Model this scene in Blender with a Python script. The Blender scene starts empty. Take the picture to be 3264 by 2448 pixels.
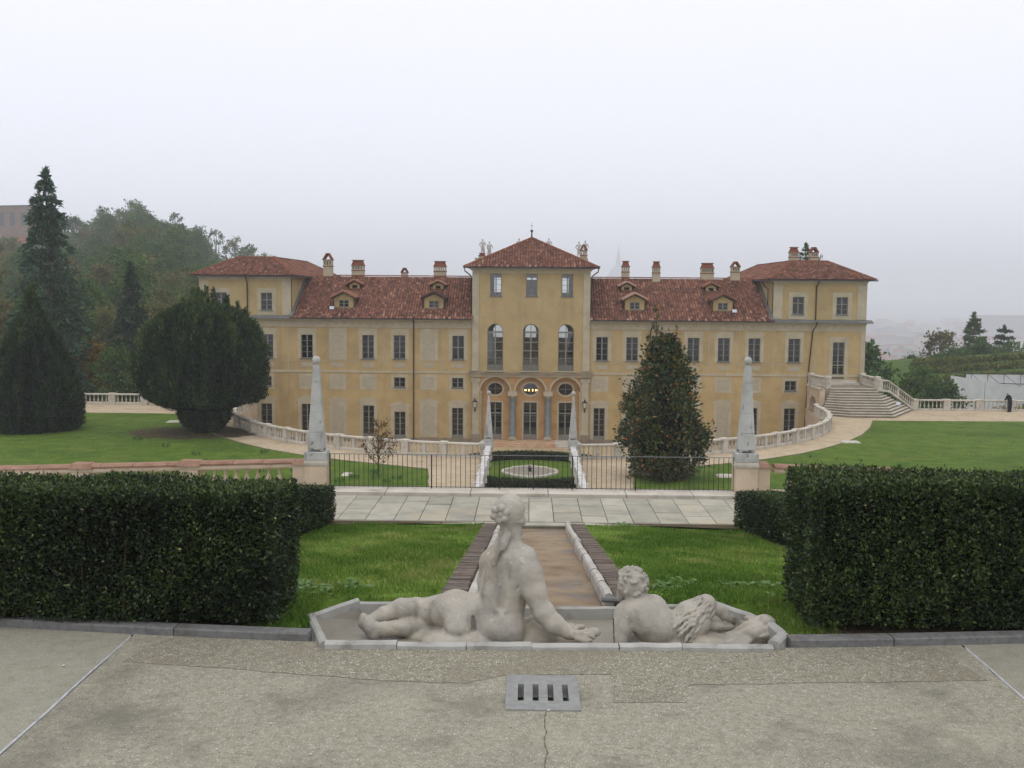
import bpy, math, random
import numpy as np
from mathutils import Matrix, Vector
from mathutils.geometry import tessellate_polygon

random.seed(7)
rng = np.random.default_rng(7)
D = bpy.data
SC = bpy.context.scene
COL = SC.collection
R = math.radians
PI = math.pi

# ------------------------------------------------------------------ camera
cam = D.cameras.new('camera')
cam.sensor_width = 36.0
cam.lens = 35.80
cam.clip_start = 0.1
cam.clip_end = 20000
camo = D.objects.new('camera', cam)
COL.objects.link(camo)
yaw, pitch, roll = R(0.95), R(5.15), R(0.45)
_f = Vector((-math.sin(yaw) * math.cos(pitch), math.cos(yaw) * math.cos(pitch), -math.sin(pitch)))
_r = _f.cross(Vector((0, 0, 1))).normalized()
_u = _r.cross(_f)
_r2 = math.cos(roll) * _r + math.sin(roll) * _u
_u2 = -math.sin(roll) * _r + math.cos(roll) * _u
M = Matrix((_r2, _u2, -_f)).transposed().to_4x4()
M.translation = (-0.15, 0, 3.5)
camo.matrix_world = M
SC.camera = camo

# ------------------------------------------------------------------ sky, sun, exposure
SUN_EL, SUN_AZ = R(76), R(205)          # azimuth measured clockwise from +Y; the light comes from behind the camera, a little left
world = D.worlds.new('World')
SC.world = world
world.use_nodes = True
wn = world.node_tree
wn.nodes.clear()
w_out = wn.nodes.new('ShaderNodeOutputWorld')
w_bg = wn.nodes.new('ShaderNodeBackground')
w_sky = wn.nodes.new('ShaderNodeTexSky')
w_sky.sky_type = 'NISHITA'
w_sky.sun_disc = False
w_sky.sun_elevation = SUN_EL
w_sky.sun_rotation = SUN_AZ
w_sky.altitude = 250
w_sky.air_density = 1.0
w_sky.dust_density = 3.0
w_sky.ozone_density = 1.0
# overcast: the cloud layer evens the clear sky out to a nearly white veil
w_hs = wn.nodes.new('ShaderNodeHueSaturation')
w_hs.inputs['Saturation'].default_value = 0.10
w_mx = wn.nodes.new('ShaderNodeMix')
w_mx.data_type = 'RGBA'
w_mx.inputs[0].default_value = 0.85
w_mx.inputs[7].default_value = (10.5, 10.6, 11.8, 1)
wn.links.new(w_sky.outputs[0], w_hs.inputs['Color'])
wn.links.new(w_hs.outputs[0], w_mx.inputs[6])
wn.links.new(w_mx.outputs[2], w_bg.inputs[0])
w_bg.inputs[1].default_value = 0.085
wn.links.new(w_bg.outputs[0], w_out.inputs[0])

sun = D.lights.new('sun', 'SUN')
sun.energy = 0.6
sun.angle = R(50)
sun.color = (1.0, 0.97, 0.92)
suno = D.objects.new('sun', sun)
COL.objects.link(suno)
_sd = Vector((math.sin(SUN_AZ) * math.cos(SUN_EL), math.cos(SUN_AZ) * math.cos(SUN_EL), math.sin(SUN_EL)))
suno.rotation_euler = _sd.to_track_quat('Z', 'Y').to_euler()

SC.view_settings.view_transform = 'Standard'
SC.view_settings.look = 'None'
SC.view_settings.gamma = 1.0
SC.view_settings.use_curve_mapping = False
SC.view_settings.exposure = 0.40
SC.render.engine = 'CYCLES'
SC.cycles.use_denoising = True
SC.cycles.max_bounces = 6
SC.cycles.diffuse_bounces = 3
SC.cycles.glossy_bounces = 2
SC.cycles.transmission_bounces = 4
SC.cycles.transparent_max_bounces = 8
SC.cycles.volume_bounces = 2
SC.cycles.caustics_reflective = False
SC.cycles.caustics_refractive = False

# ------------------------------------------------------------------ materials
def lin(c):
    return tuple(((v / 255.0) / 12.92 if v / 255.0 <= 0.04045 else ((v / 255.0 + 0.055) / 1.055) ** 2.4) for v in c[:3]) + (1.0,)

def nd(nt, t, **kw):
    n = nt.nodes.new(t)
    for k, v in kw.items():
        setattr(n, k, v)
    return n

def ramp(nt, cols, src):
    r = nt.nodes.new('ShaderNodeValToRGB')
    el = r.color_ramp.elements
    while len(el) < len(cols):
        el.new(0.5)
    for e, (p, c) in zip(el, cols):
        e.position = p
        e.color = lin(c)
    nt.links.new(src, r.inputs[0])
    return r.outputs[0]

def noise(nt, vec, scale, detail=4, rough=0.55, dist=0.0):
    n = nt.nodes.new('ShaderNodeTexNoise')
    n.inputs['Scale'].default_value = scale
    n.inputs['Detail'].default_value = detail
    n.inputs['Roughness'].default_value = rough
    n.inputs['Distortion'].default_value = dist
    nt.links.new(vec, n.inputs['Vector'])
    return n.outputs['Fac']

def mixc(nt, fac, a, b, mode='MIX'):
    m = nt.nodes.new('ShaderNodeMix')
    m.data_type = 'RGBA'
    m.blend_type = mode
    for s, i in ((fac, 0), (a, 6), (b, 7)):
        if isinstance(s, (int, float)):
            m.inputs[i].default_value = s
        elif isinstance(s, tuple):
            m.inputs[i].default_value = s
        else:
            nt.links.new(s, m.inputs[i])
    return m.outputs[2]

def mrange(nt, v, a, b, c=0.0, d=1.0):
    m = nt.nodes.new('ShaderNodeMapRange')
    m.inputs[1].default_value = a
    m.inputs[2].default_value = b
    m.inputs[3].default_value = c
    m.inputs[4].default_value = d
    nt.links.new(v, m.inputs[0])
    return m.outputs[0]

def base_mat(name):
    m = D.materials.new(name)
    m.use_nodes = True
    nt = m.node_tree
    b = nt.nodes['Principled BSDF']
    g = nt.nodes.new('ShaderNodeNewGeometry')
    return m, nt, b, g.outputs['Position']

def bump(nt, b, h, strength, dist):
    n = nt.nodes.new('ShaderNodeBump')
    n.inputs['Strength'].default_value = strength
    n.inputs['Distance'].default_value = dist
    nt.links.new(h, n.inputs['Height'])
    nt.links.new(n.outputs[0], b.inputs['Normal'])

def stretch(nt, p, sx, sy, sz):
    v = nt.nodes.new('ShaderNodeVectorMath')
    v.operation = 'MULTIPLY'
    nt.links.new(p, v.inputs[0])
    v.inputs[1].default_value = (sx, sy, sz)
    return v.outputs[0]

def mat(name, cols, scale=2.0, detail=6, rough=0.85, spec=0.2, bmp=0.0, bscale=30.0, bdist=0.01, stains=(), obj_rand=0.0, metal=0.0, streak=None):
    """noise-coloured matt material; stains = [(rgb, scale, lo, hi, amount)]"""
    m, nt, b, p = base_mat(name)
    c = ramp(nt, cols, noise(nt, p, scale, detail, 0.6))
    for (sc, ss, lo, hi, am) in stains:
        f = mrange(nt, noise(nt, p, ss, 5, 0.65), lo, hi, 0.0, am)
        c = mixc(nt, f, c, lin(sc))
    if streak:
        sc, ss, lo, hi, am = streak
        f = mrange(nt, noise(nt, stretch(nt, p, 1, 1, 0.12), ss, 5, 0.6), lo, hi, 0.0, am)
        c = mixc(nt, f, c, lin(sc))
    if obj_rand:
        oi = nt.nodes.new('ShaderNodeObjectInfo')
        f = mrange(nt, oi.outputs['Random'], 0, 1, 1 - obj_rand, 1 + obj_rand)
        hs = nt.nodes.new('ShaderNodeHueSaturation')
        nt.links.new(f, hs.inputs['Value'])
        nt.links.new(c, hs.inputs['Color'])
        c = hs.outputs[0]
    nt.links.new(c, b.inputs['Base Color'])
    b.inputs['Roughness'].default_value = rough
    b.inputs['Specular IOR Level'].default_value = spec
    b.inputs['Metallic'].default_value = metal
    if bmp:
        bump(nt, b, noise(nt, p, bscale, 6, 0.65), bmp, bdist)
    return m

def leaf_mat(name, cols, rough=0.55, transl=0.25, spec=0.25, big=None):
    """foliage: colour per leaf from the face attribute lv"""
    m, nt, b, p = base_mat(name)
    a = nt.nodes.new('ShaderNodeAttribute')
    a.attribute_name = 'lv'
    c = ramp(nt, cols, a.outputs['Fac'])
    if big:
        sc, ss, lo, hi, am = big
        c = mixc(nt, mrange(nt, noise(nt, p, ss, 3), lo, hi, 0.0, am), c, lin(sc))
    nt.links.new(c, b.inputs['Base Color'])
    b.inputs['Roughness'].default_value = rough
    b.inputs['Specular IOR Level'].default_value = spec
    t = nt.nodes.new('ShaderNodeBsdfTranslucent')
    nt.links.new(c, t.inputs[0])
    ms = nt.nodes.new('ShaderNodeMixShader')
    ms.inputs[0].default_value = transl
    out = [n for n in nt.nodes if n.type == 'OUTPUT_MATERIAL'][0]
    nt.links.new(b.outputs[0], ms.inputs[1])
    nt.links.new(t.outputs[0], ms.inputs[2])
    nt.links.new(ms.outputs[0], out.inputs[0])
    return m

def pebble_mat(name, base, pebbles, scale, amount, rough=0.9, bmp=0.5, bdist=0.004, large=(), fine=3.0):
    """gravel or exposed aggregate: Voronoi pebbles in a matrix"""
    m, nt, b, p = base_mat(name)
    vo = nt.nodes.new('ShaderNodeTexVoronoi')
    vo.inputs['Scale'].default_value = scale
    nt.links.new(p, vo.inputs['Vector'])
    sep = nt.nodes.new('ShaderNodeSeparateColor')
    nt.links.new(vo.outputs['Color'], sep.inputs[0])
    pc = ramp(nt, pebbles, sep.outputs[0])
    mc = ramp(nt, base, noise(nt, p, fine, 7, 0.7))
    edge = mrange(nt, vo.outputs['Distance'], 0.25, 0.5, 1.0, 0.0)
    pick = mrange(nt, sep.outputs[1], 1 - amount, 1 - amount + 0.05, 0.0, 1.0)
    mul = nt.nodes.new('ShaderNodeMath')
    mul.operation = 'MULTIPLY'
    nt.links.new(edge, mul.inputs[0])
    nt.links.new(pick, mul.inputs[1])
    c = mixc(nt, mul.outputs[0], mc, pc)
    for (sc, ss, lo, hi, am) in large:
        c = mixc(nt, mrange(nt, noise(nt, p, ss, 5, 0.6, 0.4), lo, hi, 0.0, am), c, lin(sc))
    nt.links.new(c, b.inputs['Base Color'])
    b.inputs['Roughness'].default_value = rough
    b.inputs['Specular IOR Level'].default_value = 0.15
    bump(nt, b, vo.outputs['Distance'], bmp, bdist)
    return m

MT = {}
def setup_materials():
    g = MT
    g['wall'] = mat('ochre_plaster', [(0.25, (155, 136, 95)), (0.5, (176, 153, 108)), (0.78, (184, 163, 118))], 0.6, 10, 0.95, 0.05,
                    0.15, 40, 0.01, [((144, 127, 92), 0.22, 0.52, 0.70, 0.5), ((190, 168, 120), 0.5, 0.56, 0.70, 0.5), ((146, 121, 83), 1.8, 0.60, 0.72, 0.4)], streak=((134, 117, 86), 0.9, 0.54, 0.72, 0.5))
    g['wall_up'] = mat('ochre_plaster_weathered', [(0.25, (155, 136, 99)), (0.5, (172, 152, 110)), (0.78, (182, 163, 121))], 0.5, 10, 0.95, 0.05,
                       0.15, 40, 0.01, [((174, 142, 100), 0.35, 0.53, 0.70, 0.4), ((147, 132, 102), 1.4, 0.58, 0.72, 0.4)], streak=((143, 126, 96), 0.8, 0.52, 0.72, 0.5))
    g['trim'] = mat('pale_painted_plaster', [(0.3, (163, 152, 128)), (0.6, (178, 168, 143)), (0.8, (186, 176, 151))], 1.2, 8, 0.95, 0.05,
                    0.1, 40, 0.01, [((155, 145, 124), 0.5, 0.55, 0.75, 0.4)])
    g['blind'] = mat('painted_blind_window', [(0.3, (158, 149, 129)), (0.7, (175, 165, 141))], 3, 8, 0.95, 0.05)
    g['loggia'] = mat('orange_loggia_plaster', [(0.3, (156, 121, 78)), (0.5, (173, 138, 94)), (0.75, (182, 150, 108))], 1.3, 8, 0.95, 0.05, stains=[((162, 118, 86), 0.8, 0.54, 0.7, 0.35)])
    g['plinth'] = mat('grey_plinth_plaster', [(0.3, (122, 112, 96)), (0.7, (150, 138, 116))], 1.0, 7, 0.95, 0.05, streak=((95, 88, 78), 1.1, 0.5, 0.7, 0.5))
    g['column'] = mat('blue_grey_marble', [(0.3, (104, 116, 118)), (0.7, (126, 138, 138))], 2.5, 6, 0.5, 0.3)
    g['wood'] = mat('grey_painted_wood', [(0.3, (117, 117, 107)), (0.7, (134, 133, 121))], 4, 4, 0.7, 0.2)
    g['metal'] = mat('dark_metal', [(0.3, (44, 44, 46)), (0.7, (62, 60, 60))], 5, 4, 0.5, 0.4)
    g['flash'] = mat('grey_sheet_metal', [(0.3, (84, 88, 86)), (0.7, (112, 114, 110))], 3, 5, 0.5, 0.4)
    g['pipe'] = mat('brown_downpipe', [(0.3, (52, 38, 32)), (0.7, (68, 50, 42))], 5, 4, 0.6, 0.3)
    g['iron'] = mat('black_iron', [(0.3, (30, 26, 24)), (0.7, (52, 44, 38))], 9, 4, 0.65, 0.35)
    g['interior'] = mat('dim_room', [(0.3, (88, 84, 74)), (0.7, (104, 98, 86))], 1, 3, 0.95, 0.05)
    g['tilebed'] = mat('roof_bed', [(0.3, (72, 48, 40)), (0.7, (92, 60, 50))], 4, 4, 0.95, 0.05)
    g['brick_cap'] = mat('red_brick_chimney', [(0.3, (104, 62, 48)), (0.7, (134, 84, 64))], 6, 5, 0.95, 0.05)
    g['marble'] = mat('weathered_white_marble', [(0.25, (160, 158, 150)), (0.5, (196, 194, 186)), (0.8, (211, 209, 201))], 2.2, 9, 0.75, 0.25,
                      0.3, 25, 0.01, [((91, 89, 84), 3.0, 0.56, 0.72, 0.7), ((142, 133, 112), 0.9, 0.5, 0.7, 0.4)])
    g['balus'] = mat('pale_balustrade_stone', [(0.25, (158, 151, 134)), (0.5, (188, 181, 166)), (0.8, (201, 195, 180))], 1.6, 9, 0.85, 0.15,
                     0.3, 25, 0.01, [((112, 104, 91), 2.0, 0.55, 0.72, 0.6)])
    g['stained_step'] = mat('rust_stained_step', [(0.3, (168, 122, 84)), (0.5, (182, 148, 114)), (0.75, (196, 176, 150))], 1.6, 8, 0.85, 0.15)
    g['obelisk'] = mat('lichen_marble', [(0.25, (144, 144, 139)), (0.5, (173, 173, 167)), (0.8, (187, 187, 182))], 1.8, 9, 0.8, 0.2,
                       0.35, 22, 0.01, [((76, 77, 72), 7.0, 0.60, 0.70, 0.85), ((135, 130, 115), 1.2, 0.5, 0.7, 0.5)], streak=((101, 101, 95), 3.5, 0.56, 0.7, 0.5))
    g['pedestal'] = mat('buff_pedestal_plaster', [(0.3, (182, 162, 138)), (0.7, (206, 188, 164))], 1.4, 8, 0.9, 0.1, 0.2, 30, 0.01,
                        [((140, 128, 112), 1.6, 0.52, 0.7, 0.5)], streak=((150, 118, 98), 2.2, 0.55, 0.7, 0.45))
    g['terracotta'] = mat('terracotta_cap', [(0.3, (133, 103, 86)), (0.6, (155, 124, 104)), (0.8, (171, 146, 126))], 3, 8, 0.9, 0.1, 0.4, 30, 0.01,
                          [((118, 95, 82), 3.5, 0.54, 0.7, 0.5)])
    g['statue'] = mat('statue_limestone', [(0.20, (134, 130, 120)), (0.40, (158, 153, 140)), (0.58, (172, 166, 152)), (0.80, (184, 179, 166))], 3.4, 12, 0.85, 0.15,
                      0.9, 34, 0.008, [((124, 121, 114), 2.2, 0.51, 0.66, 0.42), ((172, 154, 124), 1.5, 0.50, 0.66, 0.35), ((104, 100, 92), 16, 0.61, 0.71, 0.55), ((206, 202, 194), 11, 0.62, 0.72, 0.6)], streak=((98, 94, 88), 5.0, 0.58, 0.70, 0.5))
    g['roofstatue'] = mat('roof_statue_marble', [(0.3, (170, 166, 158)), (0.7, (206, 202, 194))], 3, 7, 0.85, 0.15, stains=[((110, 108, 104), 3, 0.54, 0.7, 0.6)])
    g['kerb'] = mat('dark_kerb_granite', [(0.3, (92, 92, 91)), (0.5, (111, 111, 108)), (0.75, (125, 124, 118))], 14, 9, 0.8, 0.2, 0.4, 70, 0.004,
                    [((81, 75, 64), 1.8, 0.52, 0.7, 0.6)])
    g['slab'] = mat('grey_paving_slab', [(0.3, (142, 138, 122)), (0.5, (160, 156, 139)), (0.75, (171, 168, 150))], 1.6, 9, 0.8, 0.15, 0.3, 40, 0.005,
                    [((171, 151, 115), 0.8, 0.55, 0.7, 0.5), ((126, 127, 122), 1.3, 0.52, 0.7, 0.5)], obj_rand=0.15)
    g['joint'] = mat('slab_joint_soil', [(0.3, (87, 82, 68)), (0.7, (106, 101, 87))], 6, 5, 0.95, 0.05)
    g['drain'] = mat('concrete_drain', [(0.3, (127, 128, 124)), (0.7, (147, 147, 141))], 12, 8, 0.85, 0.15, 0.3, 90, 0.003, [((104, 104, 94), 4, 0.54, 0.7, 0.5)])
    g['black'] = mat('drain_void', [(0.3, (10, 10, 9)), (0.7, (16, 15, 13))], 3, 2, 0.95, 0.05)
    g['strip'] = mat('zinc_joint_strip', [(0.3, (150, 154, 158)), (0.7, (196, 198, 198))], 8, 4, 0.5, 0.3)
    g['edging'] = mat('channel_marble_edging', [(0.25, (150, 143, 130)), (0.5, (176, 171, 161)), (0.8, (190, 186, 178))], 3, 9, 0.75, 0.2, 0.35, 35, 0.006,
                      [((111, 96, 75), 3.5, 0.54, 0.7, 0.6), ((103, 101, 94), 9, 0.58, 0.7, 0.5)], obj_rand=0.10)
    g['rim'] = mat('basin_rim_marble', [(0.25, (137, 134, 125)), (0.5, (162, 161, 153)), (0.8, (177, 176, 169))], 3, 9, 0.75, 0.2, 0.35, 40, 0.006,
                   [((103, 96, 84), 4, 0.54, 0.7, 0.6)], obj_rand=0.13)
    g['brick'] = mat('old_border_brick', [(0.3, (99, 90, 81)), (0.5, (119, 107, 97)), (0.75, (132, 123, 112))], 8, 7, 0.95, 0.05, 0.5, 50, 0.006,
                     [((84, 88, 81), 2.0, 0.52, 0.7, 0.6)], obj_rand=0.22)
    g['channel'] = mat('silted_channel_bed', [(0.25, (105, 86, 66)), (0.5, (135, 116, 90)), (0.75, (151, 136, 110))], 1.4, 10, 0.8, 0.2, 0.6, 24, 0.01,
                       [((109, 110, 110), 1.1, 0.50, 0.66, 0.6), ((81, 72, 61), 6.0, 0.58, 0.70, 0.7)])
    g['basin'] = mat('basin_cement', [(0.25, (120, 114, 100)), (0.5, (138, 133, 118)), (0.75, (148, 144, 130))], 1.2, 9, 0.5, 0.3, 0.1, 30, 0.003,
                     [((116, 92, 84), 1.2, 0.56, 0.7, 0.5)])
    g['soil'] = mat('leaf_litter_soil', [(0.3, (58, 50, 36)), (0.5, (84, 74, 56)), (0.75, (102, 92, 70))], 7, 9, 0.95, 0.05, 0.8, 30, 0.02)
    g['grass_far'] = mat('lawn', [(0.22, (56, 72, 24)), (0.42, (72, 96, 30)), (0.6, (86, 106, 36)), (0.8, (108, 118, 52))], 0.9, 14, 0.9, 0.08, 0.5, 9, 0.03,
                         [((112, 104, 58), 0.5, 0.56, 0.72, 0.55), ((52, 74, 22), 0.16, 0.5, 0.68, 0.55), ((104, 98, 56), 2.8, 0.60, 0.74, 0.5)])
    g['grass_near'] = mat('lawn_soil', [(0.25, (73, 92, 33)), (0.45, (97, 123, 46)), (0.6, (108, 132, 55)), (0.8, (134, 145, 77))], 2.4, 12, 0.95, 0.05, 1.0, 16, 0.04,
                          [((141, 128, 86), 0.9, 0.57, 0.72, 0.6)])
    g['leafblade'] = leaf_mat('grass_blades', [(0.0, (69, 101, 31)), (0.4, (99, 132, 46)), (0.75, (125, 150, 64)), (0.9, (164, 161, 95)), (1.0, (193, 179, 119))], 0.6, 0.3,
                              big=((159, 150, 97), 0.9, 0.56, 0.70, 0.45))
    g['gravel'] = pebble_mat('pale_gravel', [(0.3, (160, 142, 114)), (0.6, (180, 163, 135)), (0.8, (194, 179, 150))],
                             [(0.0, (124, 106, 84)), (0.5, (186, 171, 144)), (1.0, (211, 200, 180))], 14, 0.7, bdist=0.03,
                             large=[((142, 125, 99), 0.4, 0.5, 0.7, 0.5)], fine=1.2)
    g['gravel_yard'] = pebble_mat('courtyard_gravel', [(0.3, (158, 138, 104)), (0.6, (178, 158, 124)), (0.8, (190, 172, 140))],
                                  [(0.0, (130, 112, 84)), (0.5, (184, 166, 136)), (1.0, (206, 192, 168))], 12, 0.7, bdist=0.03,
                                  large=[((140, 120, 92), 0.3, 0.5, 0.7, 0.4)], fine=1.0)
    g['pave'] = pebble_mat('exposed_aggregate_concrete', [(0.25, (113, 110, 94)), (0.5, (146, 142, 124)), (0.75, (163, 159, 143))],
                           [(0.0, (86, 78, 63)), (0.35, (146, 137, 113)), (0.7, (175, 170, 152)), (1.0, (214, 212, 196))], 74, 0.62, bmp=0.8, bdist=0.007,
                           large=[((98, 95, 85), 0.45, 0.52, 0.66, 0.5), ((105, 102, 89), 1.6, 0.56, 0.68, 0.5), ((171, 165, 142), 0.6, 0.54, 0.70, 0.55)], fine=14)
    g['pave_fine'] = pebble_mat('worn_fine_concrete', [(0.25, (127, 123, 106)), (0.5, (144, 141, 125)), (0.75, (153, 151, 135))],
                                [(0.0, (104, 96, 80)), (0.5, (156, 150, 131)), (1.0, (190, 188, 175))], 80, 0.35, bmp=0.4, bdist=0.004,
                                large=[((117, 113, 99), 0.5, 0.50, 0.68, 0.45)], fine=7)
    g['pave_coarse'] = pebble_mat('coarse_aggregate_patch', [(0.25, (105, 101, 86)), (0.5, (135, 131, 113)), (0.75, (156, 152, 134))],
                                  [(0.0, (81, 74, 59)), (0.3, (141, 132, 109)), (0.7, (175, 169, 148)), (1.0, (223, 219, 203))], 58, 0.8, bmp=1.0, bdist=0.009,
                                  large=[((96, 93, 84), 0.8, 0.52, 0.66, 0.55), ((163, 152, 124), 0.8, 0.54, 0.7, 0.4)], fine=12)
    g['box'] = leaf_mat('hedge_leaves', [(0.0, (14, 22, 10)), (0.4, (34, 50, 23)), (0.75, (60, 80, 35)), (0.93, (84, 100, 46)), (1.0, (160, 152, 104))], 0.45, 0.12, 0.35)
    g['boxcore'] = mat('hedge_core_dark', [(0.3, (16, 18, 10)), (0.7, (26, 26, 15))], 14, 6, 0.95, 0.02, 1.0, 20, 0.05)  # near-black: the shade inside a hedge put into the colour
    g['stem'] = mat('hedge_stem_bark', [(0.3, (74, 64, 46)), (0.7, (112, 98, 72))], 9, 6, 0.95, 0.05)
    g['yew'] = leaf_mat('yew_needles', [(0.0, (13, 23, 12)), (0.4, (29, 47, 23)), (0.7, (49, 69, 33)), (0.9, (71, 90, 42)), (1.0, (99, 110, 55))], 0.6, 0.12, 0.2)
    g['yewcore'] = mat('foliage_core_dark', [(0.3, (10, 16, 8)), (0.7, (18, 26, 13))], 3, 5, 0.95, 0.02)  # near-black: the shade deep in the foliage put into the colour
    g['bark'] = mat('tree_bark', [(0.3, (62, 54, 44)), (0.7, (96, 86, 72))], 4, 8, 0.95, 0.05, 0.8, 12, 0.04)
    g['spruce'] = leaf_mat('spruce_needles', [(0.0, (38, 58, 44)), (0.5, (58, 84, 62)), (1.0, (92, 116, 88))], 0.6, 0.15, 0.2)
    g['conifer'] = leaf_mat('dark_conifer_needles', [(0.0, (26, 46, 32)), (0.5, (40, 64, 42)), (1.0, (62, 88, 56))], 0.6, 0.15, 0.2)
    g['wood_a'] = leaf_mat('woodland_green', [(0.0, (44, 66, 34)), (0.5, (72, 98, 48)), (1.0, (110, 130, 70))], 0.7, 0.3, 0.1)
    g['wood_b'] = leaf_mat('woodland_olive', [(0.0, (62, 72, 38)), (0.5, (94, 100, 54)), (1.0, (132, 126, 72))], 0.7, 0.3, 0.1)
    g['wood_c'] = leaf_mat('woodland_autumn', [(0.0, (90, 74, 34)), (0.5, (134, 110, 48)), (1.0, (168, 138, 62))], 0.7, 0.3, 0.1)
    g['wood_d'] = leaf_mat('woodland_russet', [(0.0, (72, 69, 44)), (0.5, (103, 97, 61)), (1.0, (129, 122, 80))], 0.7, 0.3, 0.1)
    g['magnolia'] = leaf_mat('shrub_leaves', [(0.0, (35, 49, 22)), (0.5, (56, 71, 31)), (0.8, (83, 92, 37)), (0.93, (140, 107, 48)), (1.0, (172, 97, 48))], 0.4, 0.15, 0.4)
    g['dryleaf'] = leaf_mat('sapling_dry_leaves', [(0.0, (66, 48, 30)), (0.5, (98, 74, 46)), (1.0, (126, 104, 66))], 0.7, 0.3, 0.1)
    g['weed'] = leaf_mat('weed_leaves', [(0.0, (52, 88, 30)), (0.5, (76, 114, 42)), (1.0, (120, 146, 84))], 0.55, 0.3, 0.25)
    g['vine'] = leaf_mat('vine_leaves', [(0.0, (71, 86, 38)), (0.5, (99, 110, 48)), (1.0, (129, 125, 59))], 0.7, 0.25, 0.1)
    g['hillside'] = mat('hill_ground', [(0.3, (58, 76, 34)), (0.6, (78, 98, 44)), (0.8, (100, 108, 56))], 0.15, 9, 0.95, 0.05)
    g['plain'] = mat('city_plain_ground', [(0.3, (62, 66, 56)), (0.5, (92, 88, 78)), (0.6, (50, 64, 44)), (0.8, (120, 104, 92))], 0.012, 9, 0.95, 0.05)
    g['screen'] = mat('white_site_sheeting', [(0.3, (196, 196, 192)), (0.7, (216, 216, 212))], 1.0, 6, 0.8, 0.15, obj_rand=0.05)
    g['cream_house'] = mat('cream_house_wall', [(0.3, (158, 140, 116)), (0.7, (180, 162, 136))], 0.4, 4, 0.9, 0.1, obj_rand=0.15)
    g['grey_house'] = mat('grey_house_wall', [(0.3, (146, 142, 136)), (0.7, (176, 172, 166))], 0.4, 4, 0.9, 0.1, obj_rand=0.15)
    g['red_roof'] = mat('far_red_roof', [(0.3, (112, 66, 52)), (0.7, (138, 86, 70))], 0.8, 6, 0.9, 0.05, obj_rand=0.15)
    g['grey_roof'] = mat('far_grey_roof', [(0.3, (84, 84, 86)), (0.7, (112, 112, 112))], 0.8, 6, 0.9, 0.05, obj_rand=0.15)
    g['brownbrick'] = mat('hill_building_brick', [(0.3, (116, 98, 88)), (0.7, (138, 118, 106))], 0.6, 5, 0.9, 0.05)
    g['farglass'] = mat('far_window', [(0.3, (60, 64, 68)), (0.7, (84, 88, 92))], 2, 2, 0.4, 0.4)
    g['spire'] = mat('spire_stone', [(0.3, (120, 122, 124)), (0.7, (142, 144, 146))], 0.3, 4, 0.8, 0.1)
    g['skin'] = mat('skin', [(0.3, (186, 136, 112)), (0.7, (206, 158, 134))], 6, 3, 0.6, 0.2)
    g['navy'] = mat('navy_jacket', [(0.3, (24, 28, 40)), (0.7, (34, 38, 52))], 8, 4, 0.9, 0.1)
    g['denim'] = mat('dark_trousers', [(0.3, (26, 28, 36)), (0.7, (36, 38, 46))], 8, 4, 0.9, 0.1)
    g['greyhair'] = mat('grey_hair', [(0.3, (120, 112, 104)), (0.7, (150, 142, 134))], 20, 4, 0.8, 0.2)
    g['whitebox'] = mat('white_lamp_housing', [(0.3, (214, 218, 226)), (0.7, (232, 236, 240))], 6, 3, 0.4, 0.4)
    g['lampglass'] = mat('lantern_glass', [(0.3, (170, 160, 140)), (0.7, (196, 188, 170))], 6, 3, 0.25, 0.5)
    # glass
    m, nt, b, p = base_mat('window_glass_dim')
    b.inputs['Base Color'].default_value = lin((14, 15, 15))  # opaque panes; the dark of the rooms behind is put into the colour
    b.inputs['Roughness'].default_value = 0.12
    b.inputs['Specular IOR Level'].default_value = 0.5
    bump(nt, b, noise(nt, p, 1.3, 2), 0.05, 0.05)
    g['glass'] = m
    m, nt, b, p = base_mat('window_glass_clear')
    out = [n for n in nt.nodes if n.type == 'OUTPUT_MATERIAL'][0]
    tr = nt.nodes.new('ShaderNodeBsdfTransparent')
    tr.inputs[0].default_value = (0.88, 0.9, 0.9, 1)
    gl = nt.nodes.new('ShaderNodeBsdfGlossy')
    gl.inputs['Roughness'].default_value = 0.05
    ms = nt.nodes.new('ShaderNodeMixShader')
    ms.inputs[0].default_value = 0.07
    nt.links.new(tr.outputs[0], ms.inputs[1])
    nt.links.new(gl.outputs[0], ms.inputs[2])
    nt.links.new(ms.outputs[0], out.inputs[0])
    g['clearglass'] = m
    m, nt, b, p = base_mat('bulb_glow')
    b.inputs['Base Color'].default_value = lin((255, 220, 170))
    b.inputs['Emission Color'].default_value = lin((255, 190, 110))
    b.inputs['Emission Strength'].default_value = 6.0
    g['bulb'] = m
    # roof tiles: colour per tile
    tcols = [(0.0, (74, 57, 50)), (0.2, (98, 69, 57)), (0.45, (118, 80, 64)), (0.7, (134, 92, 73)), (0.9, (156, 112, 90)), (1.0, (172, 142, 122))]
    for nm, kind in (('roof_tile', 'obj'), ('roof_tile_field', 'attr')):
        m, nt, b, p = base_mat(nm)
        if kind == 'obj':
            s = nt.nodes.new('ShaderNodeObjectInfo').outputs['Random']
        else:
            a = nt.nodes.new('ShaderNodeAttribute')
            a.attribute_name = 'lv'
            s = a.outputs['Fac']
        c = ramp(nt, tcols, s)
        c = mixc(nt, mrange(nt, noise(nt, p, 0.35, 6, 0.65), 0.48, 0.72, 0.0, 0.32), c, lin((96, 70, 62)))
        c = mixc(nt, mrange(nt, noise(nt, p, 9, 4), 0.55, 0.75, 0.0, 0.4), c, lin((70, 52, 48)))
        nt.links.new(c, b.inputs['Base Color'])
        b.inputs['Roughness'].default_value = 0.9
        b.inputs['Specular IOR Level'].default_value = 0.1
        g[nm] = m
setup_materials()

# ------------------------------------------------------------------ mesh helpers
def link(o, parent=None):
    COL.objects.link(o)
    if parent is not None:
        o.parent = parent
    return o

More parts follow.
